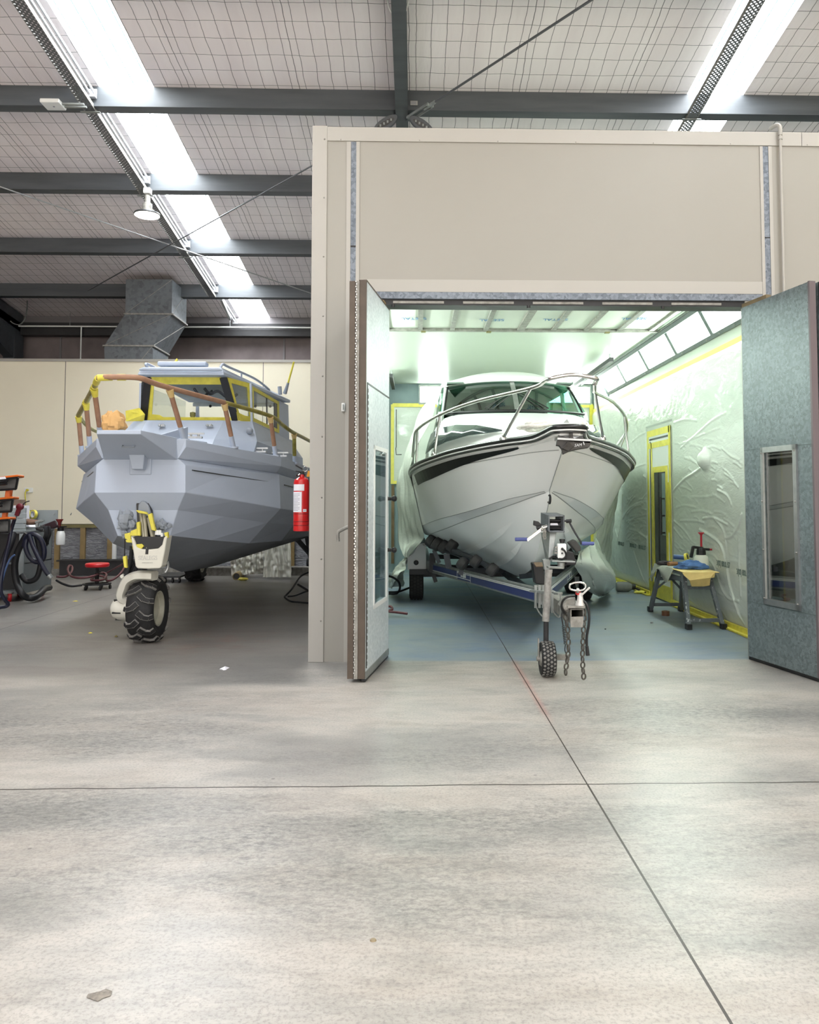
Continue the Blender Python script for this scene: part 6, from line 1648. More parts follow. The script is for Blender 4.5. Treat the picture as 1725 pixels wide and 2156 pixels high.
MB().cyl(at(31, 1093, 10.2), at(34, 1086, 10.2), .016, n=8).build('air_coupling', M['zinc'], t)

# infrared drying lamp with three orange heads
og = mat('orange_enamel', rgb(214, 106, 36), .4, 0, .08, 8)
t = thing('infrared_dryer', 'infrared paint dryer with three stacked orange lamp heads', 'heat lamp', (-5.35, 9.7, 0))
yl = 9.6
for k, (tp, bt, x1) in enumerate((((-60, 1010, 38, 999), (-62, 1036, 33, 1030), 40), ((-60, 1053, 27, 1045), (-62, 1082, 23, 1077), 28), ((-60, 1094, 20, 1088), (-62, 1125, 19, 1121), 21))):
    A = [at(tp[0], tp[1], yl+.35), at(tp[2], tp[3], yl), at(bt[2], bt[3], yl+.06), at(bt[0], bt[1], yl+.4)]
    hd = MB().prism([A[0], A[1], A[1]+V((0, .16, -.005)), A[0]+V((0, .16, -.005))], (0, 0, -.03)).prism([A[0]+V((.03, .04, -.03)), A[1]+V((-.03, .04, -.03)), A[2]+V((-.03, .05, .01)), A[3]+V((.03, .05, .01))], (0, .06, 0)).build('lamp_head', og, t, bevel=.012, segs=3)
    m = MB(); P_ = [a+V((0, -.004, 0)) for a in A]; P_[0] += V((0, 0, -.035)); P_[1] += V((0, 0, -.035))
    for p_, q_ in zip(P_, P_[1:]+P_[:1]): m.bar(p_, q_, .018, .02)
    m.build('rim', M['black'], hd)
    m = MB(); m.prism([q_+V((0, .03, 0)) for q_ in P_], (0, .01, 0)); m.build('reflector', M['alum'], hd)
    m = MB()
    for f in (.3, .55): m.cyl(P_[0].lerp(P_[3], f)+V((0, .015, 0)), P_[1].lerp(P_[2], f)+V((-.12, .015, 0)), .013, n=8)
    m.build('heat_tube', M['black'], hd)
    if k == 0: MB().prism([at(-20, 1006.2, yl+.12), at(11, 1003.5, yl+.07), at(13, 1008.5, yl+.065), at(-20, 1011.5, yl+.12)], (0, -.006, 0)).build('warning_label', M['paper'], hd)
m = MB(); m.bar(at(20, 1030, yl+.22), at(17, 1050, yl+.22), .06, .07); m.bar(at(12, 1075, yl+.22), at(9, 1095, yl+.22), .05, .06); m.build('link_arm', og, t, bevel=.01)
m = MB(); m.bx(-5.78, -5.70, 9.95, 10.03, .12, 1.6); m.bar((-5.74, 9.99, 1.5), at(-30, 1060, yl+.3), .05, .05); m.bx(-6.2, -5.3, 9.9, 10.0, .08, .13); m.bx(-5.79, -5.69, 9.6, 10.4, .08, .13); m.build('stand', M['black_steel'], t, bevel=.005)
for x, y in ((-6.15, 9.95), (-5.74, 9.65), (-5.74, 10.35)): MB().cyl((x-.02, y, .04), (x+.02, y, .04), .04, n=16).build('castor_wheel', M['black'], t)

# small box and parts trays behind the lamp heads
p = at(36, 1058, 11.9)
put('cardboard_box', 'small brown box standing on the tool cart behind the lamp heads', 'box', MB().prism([at(26, 1052, 11.9), at(44, 1052, 11.9), at(44, 1064, 11.9), at(26, 1064, 11.9)], (0, .15, 0)), mat('dull_brown_box', rgb(116, 96, 84), .8, 0, .1), p)
p = at(36, 1070, 11.9)
put('white_carton', 'white carton under the small brown box on the tool cart', 'box', MB().prism([at(24, 1064.5, 11.85), at(48, 1064.5, 11.85), at(48, 1110, 11.85), at(24, 1110, 11.85)], (0, .2, 0)), M['paper'], p)
# wall socket
ps = at(61.5, 1032, YP)
t = thing('wall_socket', 'white socket box on the cream wall with a yellow cord', 'socket', ps)
MB().box(ps+V((0, -.02, 0)), (.15, .04, .09)).build('box', M['white_paint'], t, bevel=.006)
MB().cyl(ps+V((-.01, -.04, 0)), ps+V((-.01, -.07, 0)), .024, n=14).build('plug', M['tape'], t)
MB().tube(cr([ps+V((-.01, -.07, 0)), ps+V((-.03, -.09, -.06)), at(54, 1060, YP-.1), at(53, 1078, YP-.2), at(52, 1110, YP-.3)], 5), .012, 6).build('cord', M['tape'], t)

# red rolling stool
cs_ = V((at(205, 1188, 12.9).x, 12.9, 0))
t = thing('rolling_stool', 'low rolling stool with round red seat and black base', 'stool', cs_)
MB().lathe([(0, .345), (.165, .345), (.178, .36), (.178, .39), (.165, .405), (0, .408)], cs_, n=28).build('seat', mat('red_vinyl', rgb(206, 36, 44), .35), t, smooth=40)
MB().cyl(cs_+V((0, 0, .08)), cs_+V((0, 0, .26)), .03).cyl(cs_+V((0, 0, .25)), cs_+V((0, 0, .35)), .018).bar(cs_+V((-.02, 0, .29)), cs_+V((.06, 0, .27)), .012, .012).build('column', M['black'], t, smooth=40)
m = MB(); m.lathe([(.17, .075), (.21, .075), (.21, .095), (.17, .095), (.17, .075)], cs_, n=28); m.bar(cs_+V((-.2, 0, .085)), cs_+V((.2, 0, .085)), .04, .02); m.bar(cs_+V((0, -.2, .085)), cs_+V((0, .2, .085)), .04, .02); m.build('base_tray', M['black_steel'], t)
for k in range(5):
    a = 2*PI*k/5+.3; q_ = cs_+V((.19*math.cos(a), .19*math.sin(a), .032))
    MB().cyl(q_+V((-.012, 0, 0)), q_+V((.012, 0, 0)), .032, n=14).bx(q_.x-.008, q_.x+.008, q_.y-.01, q_.y+.01, .03, .08).build('castor', M['black'], t)
rh = mat('red_brown_hose', rgb(96, 52, 56), .5, 0, .2, 20)
hose('air_hose', 'dark red air hose coiled around the red stool', [(119,1214,12.6),(138,1214,12.7),(150,1205,12.9),(152,1194,13.2),(146,1191,13.2),(143,1201,12.9),(150,1213,12.6),(170,1217,12.5),(196,1213,12.6),(215,1206,13.2),(224,1210,13.2),(218,1220,12.9),(200,1222,12.7),(192,1220,12.8),(205,1212,13.3),(222,1216,13.3),(226,1223,13.0),(240,1219,13.0),(254,1207,13.2),(262,1195,13.5)], .017, rh)
hose('air_hose', 'black air hose on the floor between the cart and the stool', [(119,1222,12.3),(132,1229,12.2),(150,1234,12.15),(172,1232,12.3)], .017, hb)
hose('air_hose', 'dark red air hose rising from the stool to the grey boat bow', [(222,1208,13.4),(240,1198,13.2),(258,1188,12.8),(272,1178,12.3),(278,1165,11.8)], .014, rh)

# black steel channel by the wall base
a, b = at(130, 1190, 15.25), at(305, 1190, 15.25)
t_ = MB().bx(a.x, b.x, 15.15, 15.40, 0, .06).bx(a.x, b.x, 15.15, 15.19, .06, .28).bx(a.x, b.x, 15.36, 15.40, .06, .28).bx(a.x-.05, b.x, 15.13, 15.42, .26, .285).build('steel_channel', mat('dull_black_steel', rgb(48, 47, 48), .7, 0, .25, 5), None, loc=((a.x+b.x)/2, 15.25, 0)); tag(t_, 'long dull black steel channel lying along the insulated wall', 'steel beam')
a, b = at(430, 1196, 15.2), at(500, 1196, 15.2)
t_ = MB().bx(a.x, b.x, 15.1, 15.3, 0, .14).bx(a.x, b.x, 15.05, 15.35, .14, .155).build('steel_channel', M['zinc_old'], None, loc=((a.x+b.x)/2, 15.2, 0)); tag(t_, 'grey steel section lying on the floor behind the rear wheels', 'steel beam')
a = at(630, 1196, 15.2)
t_ = MB().bx(a.x-.15, a.x+.5, 15.1, 15.3, 0, .14).bx(a.x-.15, a.x+.5, 15.05, 15.35, .14, .155).build('steel_channel', M['zinc_old'], None, loc=(a.x, 15.2, 0)); tag(t_, 'grey steel section on the floor behind the boat, near the booth corner', 'steel beam')

# plastic sheeting and paper roll below the stern
def sheet(name, label, tl, tr_, bl_, br_, seed, nu=30, nv=26, amp=.10):
    q4 = [at(*tl), at(*tr_), at(*br_), at(*bl_)]
    def fn(u, v):
        p = q4[0]*(1-u)*(1-v)+q4[1]*u*(1-v)+q4[2]*u*v+q4[3]*(1-u)*v
        w_ = amp*noise.noise(V((u*6, v*1.2, seed)))+amp*.5*math.sin(u*30+3*noise.noise(V((u*3, v*2, seed))))*.6+amp*.4*noise.noise(V((u*16, v*9, seed+2)))
        return V((p.x, p.y+w_-.1*v*v, max(p.z, .004)))
    o = MB().grid(fn, nu, nv).build(name, M['film_dull'], None, smooth=180, loc=q4[3]); return tag(o, label, 'plastic sheet')
sheet('plastic_curtain', 'dull plastic sheet hanging to the floor behind the boat stern', (555, 1128, 14.7), (612, 1128, 14.7), (556, 1214, 14.5), (616, 1214, 14.4), 3)
sheet('plastic_curtain', 'crumpled plastic sheeting gathered between the rear wheel and the hanging sheet', (482, 1150, 14.9), (556, 1140, 14.8), (490, 1212, 14.7), (556, 1206, 14.7), 8, 34, 26, .16)
p0, p1 = V((at(498, 1209, 14.3).x, 14.3, .062)), V((at(508, 1196, 15.0).x, 15.1, .062))
t = thing('paper_roll', 'brown paper tube lying on the floor beside the plastic sheeting', 'paper roll', p0)
MB().tube([p0, p1], .06, 18, caps=False).build('tube', mat('tube_card', rgb(176, 158, 120), .8, 0, .1), t, smooth=40, solid=.01)
MB().cyl(p0+V((.0, .02, 0)), p0+V((0, .03, 0)), .052, n=18).build('hollow_shade', M['black'], t)  # black disc stands for the shade inside the tube
p = at(512, 1211, 14.2)
put('tape_scrap', 'crumpled yellow tape scrap beside the brown paper tube', 'tape', MB().sphere(V((p.x, 14.2, .03)), .06, 10, 6, (1.4, 1, .45), fn=lump(5, .5, 3)), M['tape'], (p.x, 14.2, 0))
# creeper board by the rear wheel
c = V((at(362, 1208, 14.0).x, 14.0, 0))
t = thing('creeper_board', 'low dark creeper board on small castors by the rear wheel under the grey boat', 'creeper', c)
MB().bx(c.x-.22, c.x+.2, 13.8, 14.5, .09, .12).build('deck', M['black_steel'], t, bevel=.008)
for dx in (-.18, -.06, .06, .17): MB().cyl((c.x+dx-.012, 13.85, .04), (c.x+dx+.012, 13.85, .04), .04, n=14).bx(c.x+dx-.015, c.x+dx+.015, 13.83, 13.87, .05, .1).build('castor', M['black'], t)
hose('power_cable', 'black cable looped on the floor beside the booth corner', [(650,1205,11.8),(632,1215,11.8),(615,1240,11.3),(603,1253,11.2),(600,1258,11.1),(612,1266,10.9),(630,1268,10.85),(652,1270,10.8)], .012, hb)
hose('power_cable', 'second black cable lying inside the loop by the booth corner', [(652,1243,11.4),(640,1247,11.3),(622,1254,11.2),(606,1256,11.15)], .010, hb)
hose('power_cable', 'short stiff black cable poking out by the booth corner', [(628,1231,11.7),(640,1238,11.5),(652,1246,11.3)], .016, hb)

# litter on the floor
def scrap(name, label, px, py, sx, sy, m_, seed, h=.012):
    p = atz(px, py, 0)
    rs = random.Random(seed); n = 9
    pts = [V((p.x+sx*math.cos(2*PI*k/n)*rs.uniform(.4, 1), p.y+sy*math.sin(2*PI*k/n)*rs.uniform(.4, 1), .002)) for k in range(n)]
    mb = MB(); cvt = [mb.bm.verts.new(q_) for q_ in pts]; top = mb.bm.verts.new(V((p.x, p.y, h)))
    for k in range(n): mb.bm.faces.new((cvt[k], cvt[(k+1) % n], top))
    mb.bm.faces.new(cvt[::-1])
    o = mb.build(name, m_, None, loc=(p.x, p.y, 0)); return tag(o, label, 'litter')
scrap('paper_scrap', 'torn white paper scrap on the concrete below the grey boat', 474, 1408, .05, .09, M['paper'], 1, .02)
scrap('tape_scrap', 'tiny yellow scrap on the floor beside the big front wheel', 190, 1333, .03, .04, M['tape'], 2)
scrap('tape_scrap', 'tiny yellow scrap on the floor near the tool cart', 160, 1266, .05, .05, M['tape'], 3)
scrap('leaf_scrap', 'small olive crumb on the floor in front of the black tyre', 245, 1341, .03, .03, mat('olive_crumb', rgb(110, 100, 60), .9), 4, .02)
scrap('mesh_scrap', 'dark crumpled mesh scrap on the concrete near the bottom edge of the photo', 210, 2098, .040, .035, mat('mesh_scrap_grey', rgb(130, 124, 116), .9, 0, .3, 60), 5, .012)
p = atz(786, 1980, 0)
put('floor_bolt', 'round tan metal stud set in the concrete foreground', 'stud', MB().lathe([(0, .004), (.008, .004), (.011, .0), (0, 0)], p, n=14), mat('tan_metal', rgb(140, 126, 100), .5, .3), p)
# ------------------------------------------------------------------ things inside the booth
ti = mat('painted_grey_timber', rgb(96, 102, 106), .65, 0, .2, 6)
def splat():
    t = NT('paint_splashed_steel'); v = t.coord(); n = t.noise(v, 26, 4, .7)
    t.princ(t.ramp(n, [(0.0, rgb(84, 90, 94)), (0.60, rgb(100, 106, 110)), (0.66, rgb(206, 210, 212))]), .5, .1); return t.m
tis = splat()
t = thing('trestle_platform', 'paint-splashed grey trestle bench under masking paper by the sheeted booth wall', 'trestle', (3.14, 9.5, 0))
zp = .585
nearL, nearR = (2.97, 2.925), (3.29, 3.345); 
legs = [((2.985, 9.10, zp-.03), (2.93, 8.80, 0)), ((3.265, 9.10, zp-.03), (3.315, 8.82, 0)), ((2.985, 9.98, zp-.03), (2.925, 10.22, 0)), ((3.265, 9.98, zp-.03), (3.31, 10.22, 0))]
for i, (a, b) in enumerate(legs):
    o = MB().bar(a, b, .045, .06, (0, 1, .3)).build('leg', tis if i < 2 else ti, t, bevel=.006)
    MB().box((b[0], b[1], .03), (.06, .075, .06)).build('foot', M['black'], o, bevel=.006)
def lp(i, f): return V(legs[i][0]).lerp(V(legs[i][1]), f)
m = MB()
for f in (.24, .84): m.bar(lp(0, f), lp(1, f), .035, .04)
m.build('rung', tis, t, bevel=.004)
m = MB()
for f in (.24, .84): m.bar(lp(2, f), lp(3, f), .035, .04)
m.bar(lp(0, .1), lp(2, .1), .03, .05); m.bar(lp(1, .1), lp(3, .1), .03, .05); m.bar(lp(2, .5), lp(2, .24).lerp(lp(3, .24), .45), .02, .025); m.bar(lp(3, .5), lp(3, .24).lerp(lp(2, .24), .45), .02, .025)
m.build('brace', ti, t, bevel=.004)
MB().bx(2.95, 3.31, 9.0, 10.12, zp-.03, zp).build('top_board', ti, t, bevel=.006)
# paper and drop cloth on top
kp = mat('yellow_masking_paper', rgb(216, 188, 120), .7, 0, .12, 9, .2, 40)
pl = [at(1437, 1206, 8.93), at(1507, 1204, 8.93), at(1505, 1216, 8.92), at(1497, 1217, 8.90), at(1495, 1233, 8.94), at(1482, 1235, 8.95), at(1457, 1235, 8.95), at(1452, 1222, 8.9), at(1441, 1212, 8.92)]
o = MB().prism(pl, (0, .01, 0)).prism([V((2.93, 8.93, zp+.005)), V((3.325, 8.93, zp+.005)), V((3.325, 9.35, zp+.012)), V((2.93, 9.35, zp+.012))], (0, 0, .008)).build('masking_paper', kp, None, loc=(3.13, 8.95, zp), bevel=.004); tag(o, 'folded yellow-brown masking paper over the near end of the trestle', 'paper')
def dc(u, v):
    x = 2.90+.45*u; y = 9.35+.83*v
    z = zp+.012+.012*noise.noise(V((u*5, v*6, 2)))+.006
    if u < .12: z -= (.12-u)*.9*(1+.6*math.sin(v*9))
    if v > .92: z -= (v-.92)*.9
    return (x, y, z)
o = MB().grid(dc, 24, 30).build('drop_cloth', mat('grey_drop_cloth', rgb(158, 160, 150), .8, 0, .18, 8), None, smooth=60, loc=(3.1, 9.8, zp), solid=.004); tag(o, 'pale grey drop cloth over the far end of the trestle', 'cloth')
# blue cloth bundle
c = at(1455, 1191, 9.35)
def bun(p):
    return 1+.32*noise.noise(p*2.2+V((9, 0, 0)))+.12*abs(noise.noise(p*6))
mb = MB(); mb.sphere(V((c.x, 9.3, zp+.045)), .135, 30, 18, (1.3, .95, .50), fn=bun)
for v_ in mb.bm.verts:
    if v_.co.z < zp+.022: v_.co.z = zp+.022
o = mb.build('blue_rag', M['blue_rag'], None, smooth=30, loc=(c.x, 9.3, zp+.02)); tag(o, 'crumpled blue cloth lying on the trestle bench', 'cloth')
def onb(px, py, y): p = at(px, py, y); return p
c = onb(1430, 1173, 9.75)
o = MB().tube([onb(1419, 1172, 9.75), onb(1441, 1174, 9.7)], .028, 14).build('blue_roll', mat('blue_plastic', rgb(44, 76, 128), .4), None, loc=c, smooth=40); tag(o, 'dark blue roll lying on the trestle behind the cloth', 'roll')
c = onb(1446, 1173, 9.55)
t = thing('tape_roll', 'yellow and black tape roll standing on the trestle bench', 'tape', c)
MB().lathe([(.03, -.014), (.047, -.014), (.047, .014), (.03, .014), (.03, -.014)], c, (.75, -.6, .2), 22).build('tape', M['tape'], t, smooth=40)
MB().lathe([(0, .012), (.03, .012), (.03, -.012), (0, -.012)], c, (.75, -.6, .2), 18).build('core', M['black'], t, smooth=40)
c = onb(1416, 1181, 9.7)
o = MB().tube([V((c.x-.06, 9.66, zp+.045)), V((c.x+.06, 9.72, zp+.045))], .024, 14).build('card_tube', mat('brown_tube', rgb(150, 106, 70), .7), None, loc=(c.x, 9.68, zp+.02), smooth=40); tag(o, 'short brown cardboard tube on the trestle beside a dark rag', 'tube')
c = onb(1402, 1187, 9.9)
mb = MB(); mb.sphere(V((c.x, 9.88, zp+.035)), .10, 18, 10, (1.1, .8, .30), fn=lump(6, .45, 2.5))
for v_ in mb.bm.verts: v_.co.z = max(v_.co.z, zp+.02)
o = mb.build('dark_rag', mat('dark_rag', rgb(50, 44, 48), .95, 0, .3), None, smooth=40, loc=(c.x, 9.88, zp+.02)); tag(o, 'dark crumpled rag at the far end of the trestle', 'cloth')
# pump sprayer
c = V((at(1477, 1195, 9.3).x, 9.3, zp+.012))
t = thing('pump_sprayer', 'white pump sprayer bottle with black head and red plunger', 'sprayer', c)
S_ = 9.55/1725
MB().lathe([(0, 0), (.082, 0), (.086, .01), (.086, .10), (.075, .145), (.05, .165), (.04, .175), (0, .175)], c, n=24).build('bottle', mat('milky_plastic', rgb(210, 212, 200), .4), t, smooth=45)
hz = .165
MB().lathe([(0, hz), (.055, hz), (.052, hz+.05), (.04, hz+.08), (0, hz+.08)], c, n=16).bar(c+V((.02, 0, hz+.075)), c+V((-.10, -.02, hz+.09)), .035, .03).bar(c+V((-.095, -.02, hz+.095)), c+V((-.125, -.025, hz-.03)), .03, .03).cyl(c+V((.02, 0, hz+.065)), c+V((.10, 0, hz+.06)), .014).build('pump_head', M['black'], t, bevel=.004)
rp = mat('red_plastic', rgb(176, 40, 56), .4)
MB().cyl(c+V((.10, 0, hz+.06)), c+V((.125, 0, hz+.06)), .011).build('nozzle', rp, t)
MB().lathe([(0, hz+.07), (.013, hz+.07), (.012, hz+.22), (.02, hz+.235), (.034, hz+.245), (.034, hz+.255), (0, hz+.255)], c+V((.005, 0, 0)), n=14).build('plunger', rp, t, smooth=40)
# tools on the floor
p = V((at(1320, 1240, 12.2).x, 12.35, 0))
t = thing('floor_sprayer', 'grey sprayer bottle lying on its side at the foot of the sheeted wall', 'sprayer', p)
MB().lathe([(0, -.12), (.06, -.12), (.075, -.10), (.075, .06), (.05, .11), (0, .11)], p+V((0, 0, .077)), (1, -.1, 0), 18).build('bottle', mat('dusty_grey_plastic', rgb(120, 122, 118), .6, 0, .2), t, smooth=45)
MB().lathe([(0, .11), (.045, .11), (.04, .17), (0, .17)], p+V((0, 0, .077)), (1, -.1, 0), 14).bar(p+V((.16, 0, .06)), p+V((.24, -.03, .02)), .03, .03).build('pump_head', M['black'], t, bevel=.004)
p = atz(1356, 1250, 0)
o = MB().sphere(V((p.x-.05, p.y, .022)), .055, 10, 6, (1.8, 1, .38), fn=lump(2, .5, 3)).build('tape_scrap', M['tape'], None, smooth=30, loc=(p.x, p.y, 0)); tag(o, 'crumpled yellow tape on the booth floor beside the lying sprayer', 'tape')
o = MB().sphere(V((p.x+.06, p.y-.08, .022)), .05, 10, 6, (1.6, 1, .4), fn=lump(4, .5, 3)).build('black_scrap', M['black'], None, smooth=30, loc=(p.x+.06, p.y-.08, 0)); tag(o, 'black crumpled scrap on the booth floor near the taped side door', 'litter')
p = atz(1402, 1296, 0)
o = MB().lathe([(.028, 0), (.046, 0), (.046, .055), (.028, .055), (.028, 0)], p, n=22).build('tape_roll', mat('brown_tape', rgb(112, 76, 52), .5), None, smooth=40, loc=p); tag(o, 'brown tape roll on the booth floor under the trestle', 'tape')
p = atz(1373, 1312, 0)
o = MB().lathe([(0, .012), (.014, .012), (.016, 0), (0, 0)], p, n=6).build('hex_nut', M['zinc'], None, loc=p); tag(o, 'small metal nut on the open booth floor before the trestle', 'nut')
p = atz(1275, 1325, 0)
o = MB().lathe([(0, .008), (.008, .008), (.010, 0), (0, 0)], p, n=8).build('floor_grit', M['black'], None, loc=p); tag(o, 'black crumb on the blue-grey booth floor', 'litter')
# hoses by the left leaf
hose('air_hose', 'black hose loop on the booth floor behind the open pale door', [(815,1212,10.6),(828,1216,10.8),(840,1226,11.2),(842,1240,11.3),(834,1250,11.2),(815,1250,11.0)], .015, hb)
hose('air_hose', 'black hose running behind the visible trailer tyre', [(818,1247,11.2),(838,1246,11.4),(856,1240,11.8),(866,1236,12.2)], .015, hb)
hose('air_hose', 'dark hose end with metal coupling on the floor by the pale door', [(812,1276,9.9),(823,1277,9.9),(826,1283,9.85),(818,1287,9.8),(835,1289,9.8),(858,1292,9.75)], .015, rh)
# ------------------------------------------------------------------ services under the roof
def tray_mat():
    t = NT('perforated_tray'); vec = t.coord()
    sx = t.n('ShaderNodeSeparateXYZ'); t.l(vec, sx.inputs[0])
    a = t.math('FRACT', t.math('DIVIDE', t.math('ADD', sx.outputs[0], sx.outputs[1]), 0.055)); b = t.math('FRACT', t.math('DIVIDE', t.math('SUBTRACT', sx.outputs[1], sx.outputs[0]), 0.055))
    h = t.math('MULTIPLY', t.math('LESS_THAN', t.math('ABSOLUTE', t.math('SUBTRACT', a, .5)), .24), t.math('LESS_THAN', t.math('ABSOLUTE', t.math('SUBTRACT', b, .5)), .24))
    p = t.princ(rgb(104, 106, 108), .5, .2)
    tr = t.n('ShaderNodeBsdfTransparent'); mx = t.n('ShaderNodeMixShader')
    t.l(h, mx.inputs[0]); t.l(p.outputs[0], mx.inputs[1]); t.l(tr.outputs[0], mx.inputs[2]); t.l(mx.outputs[0], t.out.inputs['Surface']); return t.m
tm = tray_mat()
ztr = lambda y: 7.555+RS*y
def tray(x, y0, y1, label):
    t = thing('cable_tray', label, 'cable tray', (x, y0, ztr(y0)))
    w = .065
    MB().prism([(x-w, y0, ztr(y0)), (x+w, y0, ztr(y0)), (x+w, y1, ztr(y1)), (x-w, y1, ztr(y1))], (0, 0, .004)).build('perforated_base', tm, t)
    for s in (-1, 1): MB().prism([(x+s*w, y0, ztr(y0)-.004), (x+s*w, y1, ztr(y1)-.004), (x+s*w, y1, ztr(y1)+.05), (x+s*w, y0, ztr(y0)+.05)], (s*.006, 0, 0)).build('side_rail', M['zinc_old'], t)
    m = MB()
    for y in (8.0, 10.1, 12.2, 14.4, 16.4): 
        if y0 < y < y1: m.bar((x, y, ztr(y)), (x, y, zpur(y)+.12), .015, .015).bx(x-.12, x+.12, y-.02, y+.02, ztr(y)-.012, ztr(y)-.002)
    m.build('hanger', M['zinc'], t)
tray(-4.07, -2, 16.3, 'perforated cable tray under the roof holding the round lit lamp')
tray(3.51, -2, 14, 'perforated cable tray crossing below the skylight beyond the booth header')
# bridging channels between the roof beams
ys_ = [5.73, 7.88, 10.03, 12.10, 14.29, 16.35, 18.2]
wh = mat('white_galvanised', rgb(206, 208, 212), .35, .3)
bays = ['in the topmost roof bay', 'in the second roof bay', 'in the third roof bay', 'in the fourth roof bay, above the duct', 'in the last roof bay before the end wall']
for i in range(1, len(ys_)-1):
    y0, y1 = ys_[i]+.0, ys_[i+1]-.02
    zb = lambda y: 7.72+RS*y
    t = thing('bridging_channel', 'pale steel channel beside the long skylight, '+bays[i-1], 'channel', (-4.03, y0, zb(y0)), 'bridging channels between roof beams')
    m = MB()
    for x in (-4.06, -4.0): m.prism([(x, y0, zb(y0)), (x, y1, zb(y1)), (x, y1, zb(y1)+.03), (x, y0, zb(y0)+.03)], (.02, 0, 0))
    m.build('channel', wh, t)
    MB().bx(-4.08, -3.96, y1-.02, y1, zb(y1)-.05, zb(y1)+.06).bx(-4.08, -3.96, y1-.06, y1, zb(y1)-.055, zb(y1)-.05).build('end_bracket', wh, t)
# high bay lamp
c = at(310, 449, 12.0)
t = thing('high_bay_light', 'round lit high bay lamp hanging from the cable tray above the grey boat', 'light', c)
MB().lathe([(0, .012), (.13, .012), (.18, .0), (.19, -.02), (.178, -.03), (.0, -.02)], c, n=32).build('housing', M['black_steel'], t, smooth=40)
MB().lathe([(.062, -.034), (.072, -.042), (.165, -.042), (.177, -.034)], c, n=32).build('led_ring', emis('led_ring', (1, .97, .82, 1), 40), t)
MB().lathe([(0, -.025), (.06, -.034), (.062, -.03)], c, n=24).build('lens_centre', emis('lens_centre', (1, .98, .88, 1), 4), t)
MB().lathe([(0, .012), (.10, .012), (.10, .05), (.07, .06), (.07, .14), (.04, .16), (.04, .26), (0, .26)], c, n=20).bx(c.x-.02, c.x+.02, c.y-.02, c.y+.02, c.z+.2, c.z+.34).build('driver', M['zinc_old'], t, smooth=40)
MB().box((c.x, c.y, ztr(c.y)-.04), (.10, .10, .08)).build('junction_box', M['white_paint'], t, bevel=.005)
# white box on a strut by the tray
c = at(112, 220, 9.75)
t = thing('sensor_box', 'white square sensor box on a strut reaching out from the cable tray', 'sensor', c)
MB().box(c, (.23, .22, .05)).build('cover', M['white_paint'], t, bevel=.012, segs=3)
MB().box(c+V((.01, .0, -.027)), (.018, .018, .004)).build('status_lens', M['ink'], t)
MB().bx(c.x+.1, -4.0, c.y-.03, c.y+.0, c.z-.01, c.z+.01).bx(c.x+.1, -4.0, c.y+.04, c.y+.07, c.z-.01, c.z+.01).build('strut', M['zinc'], t)
# brace rods
rodm = mat('brace_rod', rgb(96, 98, 102), .4, .4)
def rod(label, a, b, r=.011, z0=7.50, m_=None, parts=False):
    def pp(px, py): rr = ray(px, py); return CAMP+rr*((z0-CZ)/(rr.z-RS*rr.y))
    A, B = pp(*a), pp(*b)
    if not parts:
        return tag(MB().cyl(A, B, r, n=8).build('brace_rod', m_ or rodm, None, smooth=60, loc=A), label, 'brace'), A, B
    t = thing('brace_rod', label, 'brace', A)
    MB().cyl(A, B, r, n=8).build('rod', m_ or rodm, t, smooth=60)
    return t, A, B
rod('thin pale steel brace rod crossing in front of the exhaust duct skylight bay', (-120, 352), (720, 640), .011, 7.50, M['alum'])
rod('thin dark steel brace rod passing in front of the duct top', (185, 612), (720, 314), .011, 7.46)
t, A, B = rod('dark steel brace rod running from the rafter bracket to the top of the photo', (905, 222), (1270, -16), .014, 7.47, None, True)
d = (B-A).normalized()
m = MB(); s_ = d.cross(V((0, 0, 1))).normalized()
for k in (-1, 1): m.bar(A-d*.36+s_*.045*k, A+d*.02+s_*.045*k, .018, .03)
m.bar(A-s_*.05, A+s_*.05, .03, .03); m.bar(A-d*.36-s_*.05, A-d*.36+s_*.05, .04, .03); m.cyl(A-d*.1, A+d*.1, .022, n=8)
m.build('turnbuckle', M['zinc'], t, bevel=.004)
m = MB(); m.bar(A-d*.36, (-.09, 10.2, 6.22), .07, .03); m.build('cleat', M['steel_paint'], t)
gus = M['steel_dark']
for (px, py, sd, lb) in ((812, 261, -1, 'dark oval brace casting on the skylight-lamp side of the central rafter'), (888, 264, 1, 'dark oval brace casting beneath the turnbuckle by the central rafter')):
    c = at(px, py, 9.95); t = thing('brace_casting', lb, 'bracket', c)
    ax = V((sd*.55, -.25, -.45)).normalized(); lg = V((sd*.80, .1, -.40)).normalized(); sh = ax.cross(lg).normalized()
    def oval(a_, b_, o): return [c+lg*a_*math.cos(2*PI*k/24)+V((0, -.3, 1)).normalized()*b_*math.sin(2*PI*k/24)+V((0, o, 0)) for k in range(24)]
    m = MB(); m.loft([oval(.17, .075, -.02), oval(.17, .075, .03)], closed=True, cap0=True, cap1=True); m.build('casting', gus, t, bevel=.006)
    m = MB(); m.loft([oval(.12, .03, -.025), oval(.12, .03, -.02)], closed=True, cap0=True, cap1=True); m.build('recess', M['black'], t)
    m = MB()
    for k in range(4): m.box(c+lg*(-.08+.05*k)+V((0, -.03, 0)), (.022, .01, .03))
    m.build('cast_rib', M['zinc'], t)
    MB().bar(c, (-.18+sd*.05, 10.15, 6.3), .05, .03).build('stem', gus, t)
c = at(872, 216, 10.0)
t = thing('beam_label', 'small pale label on the roof beam above the turnbuckle', 'label', c)
MB().box(c+V((0, .012, 0)), (.09, .006, .055)).build('card', mat('grey_label', rgb(168, 166, 162), .7), t)
m = MB()
for k in range(3): m.box(c+V((-.005, .008, .014-.014*k)), (.07, .004, .004))
m.build('print_line', M['ink'], t)
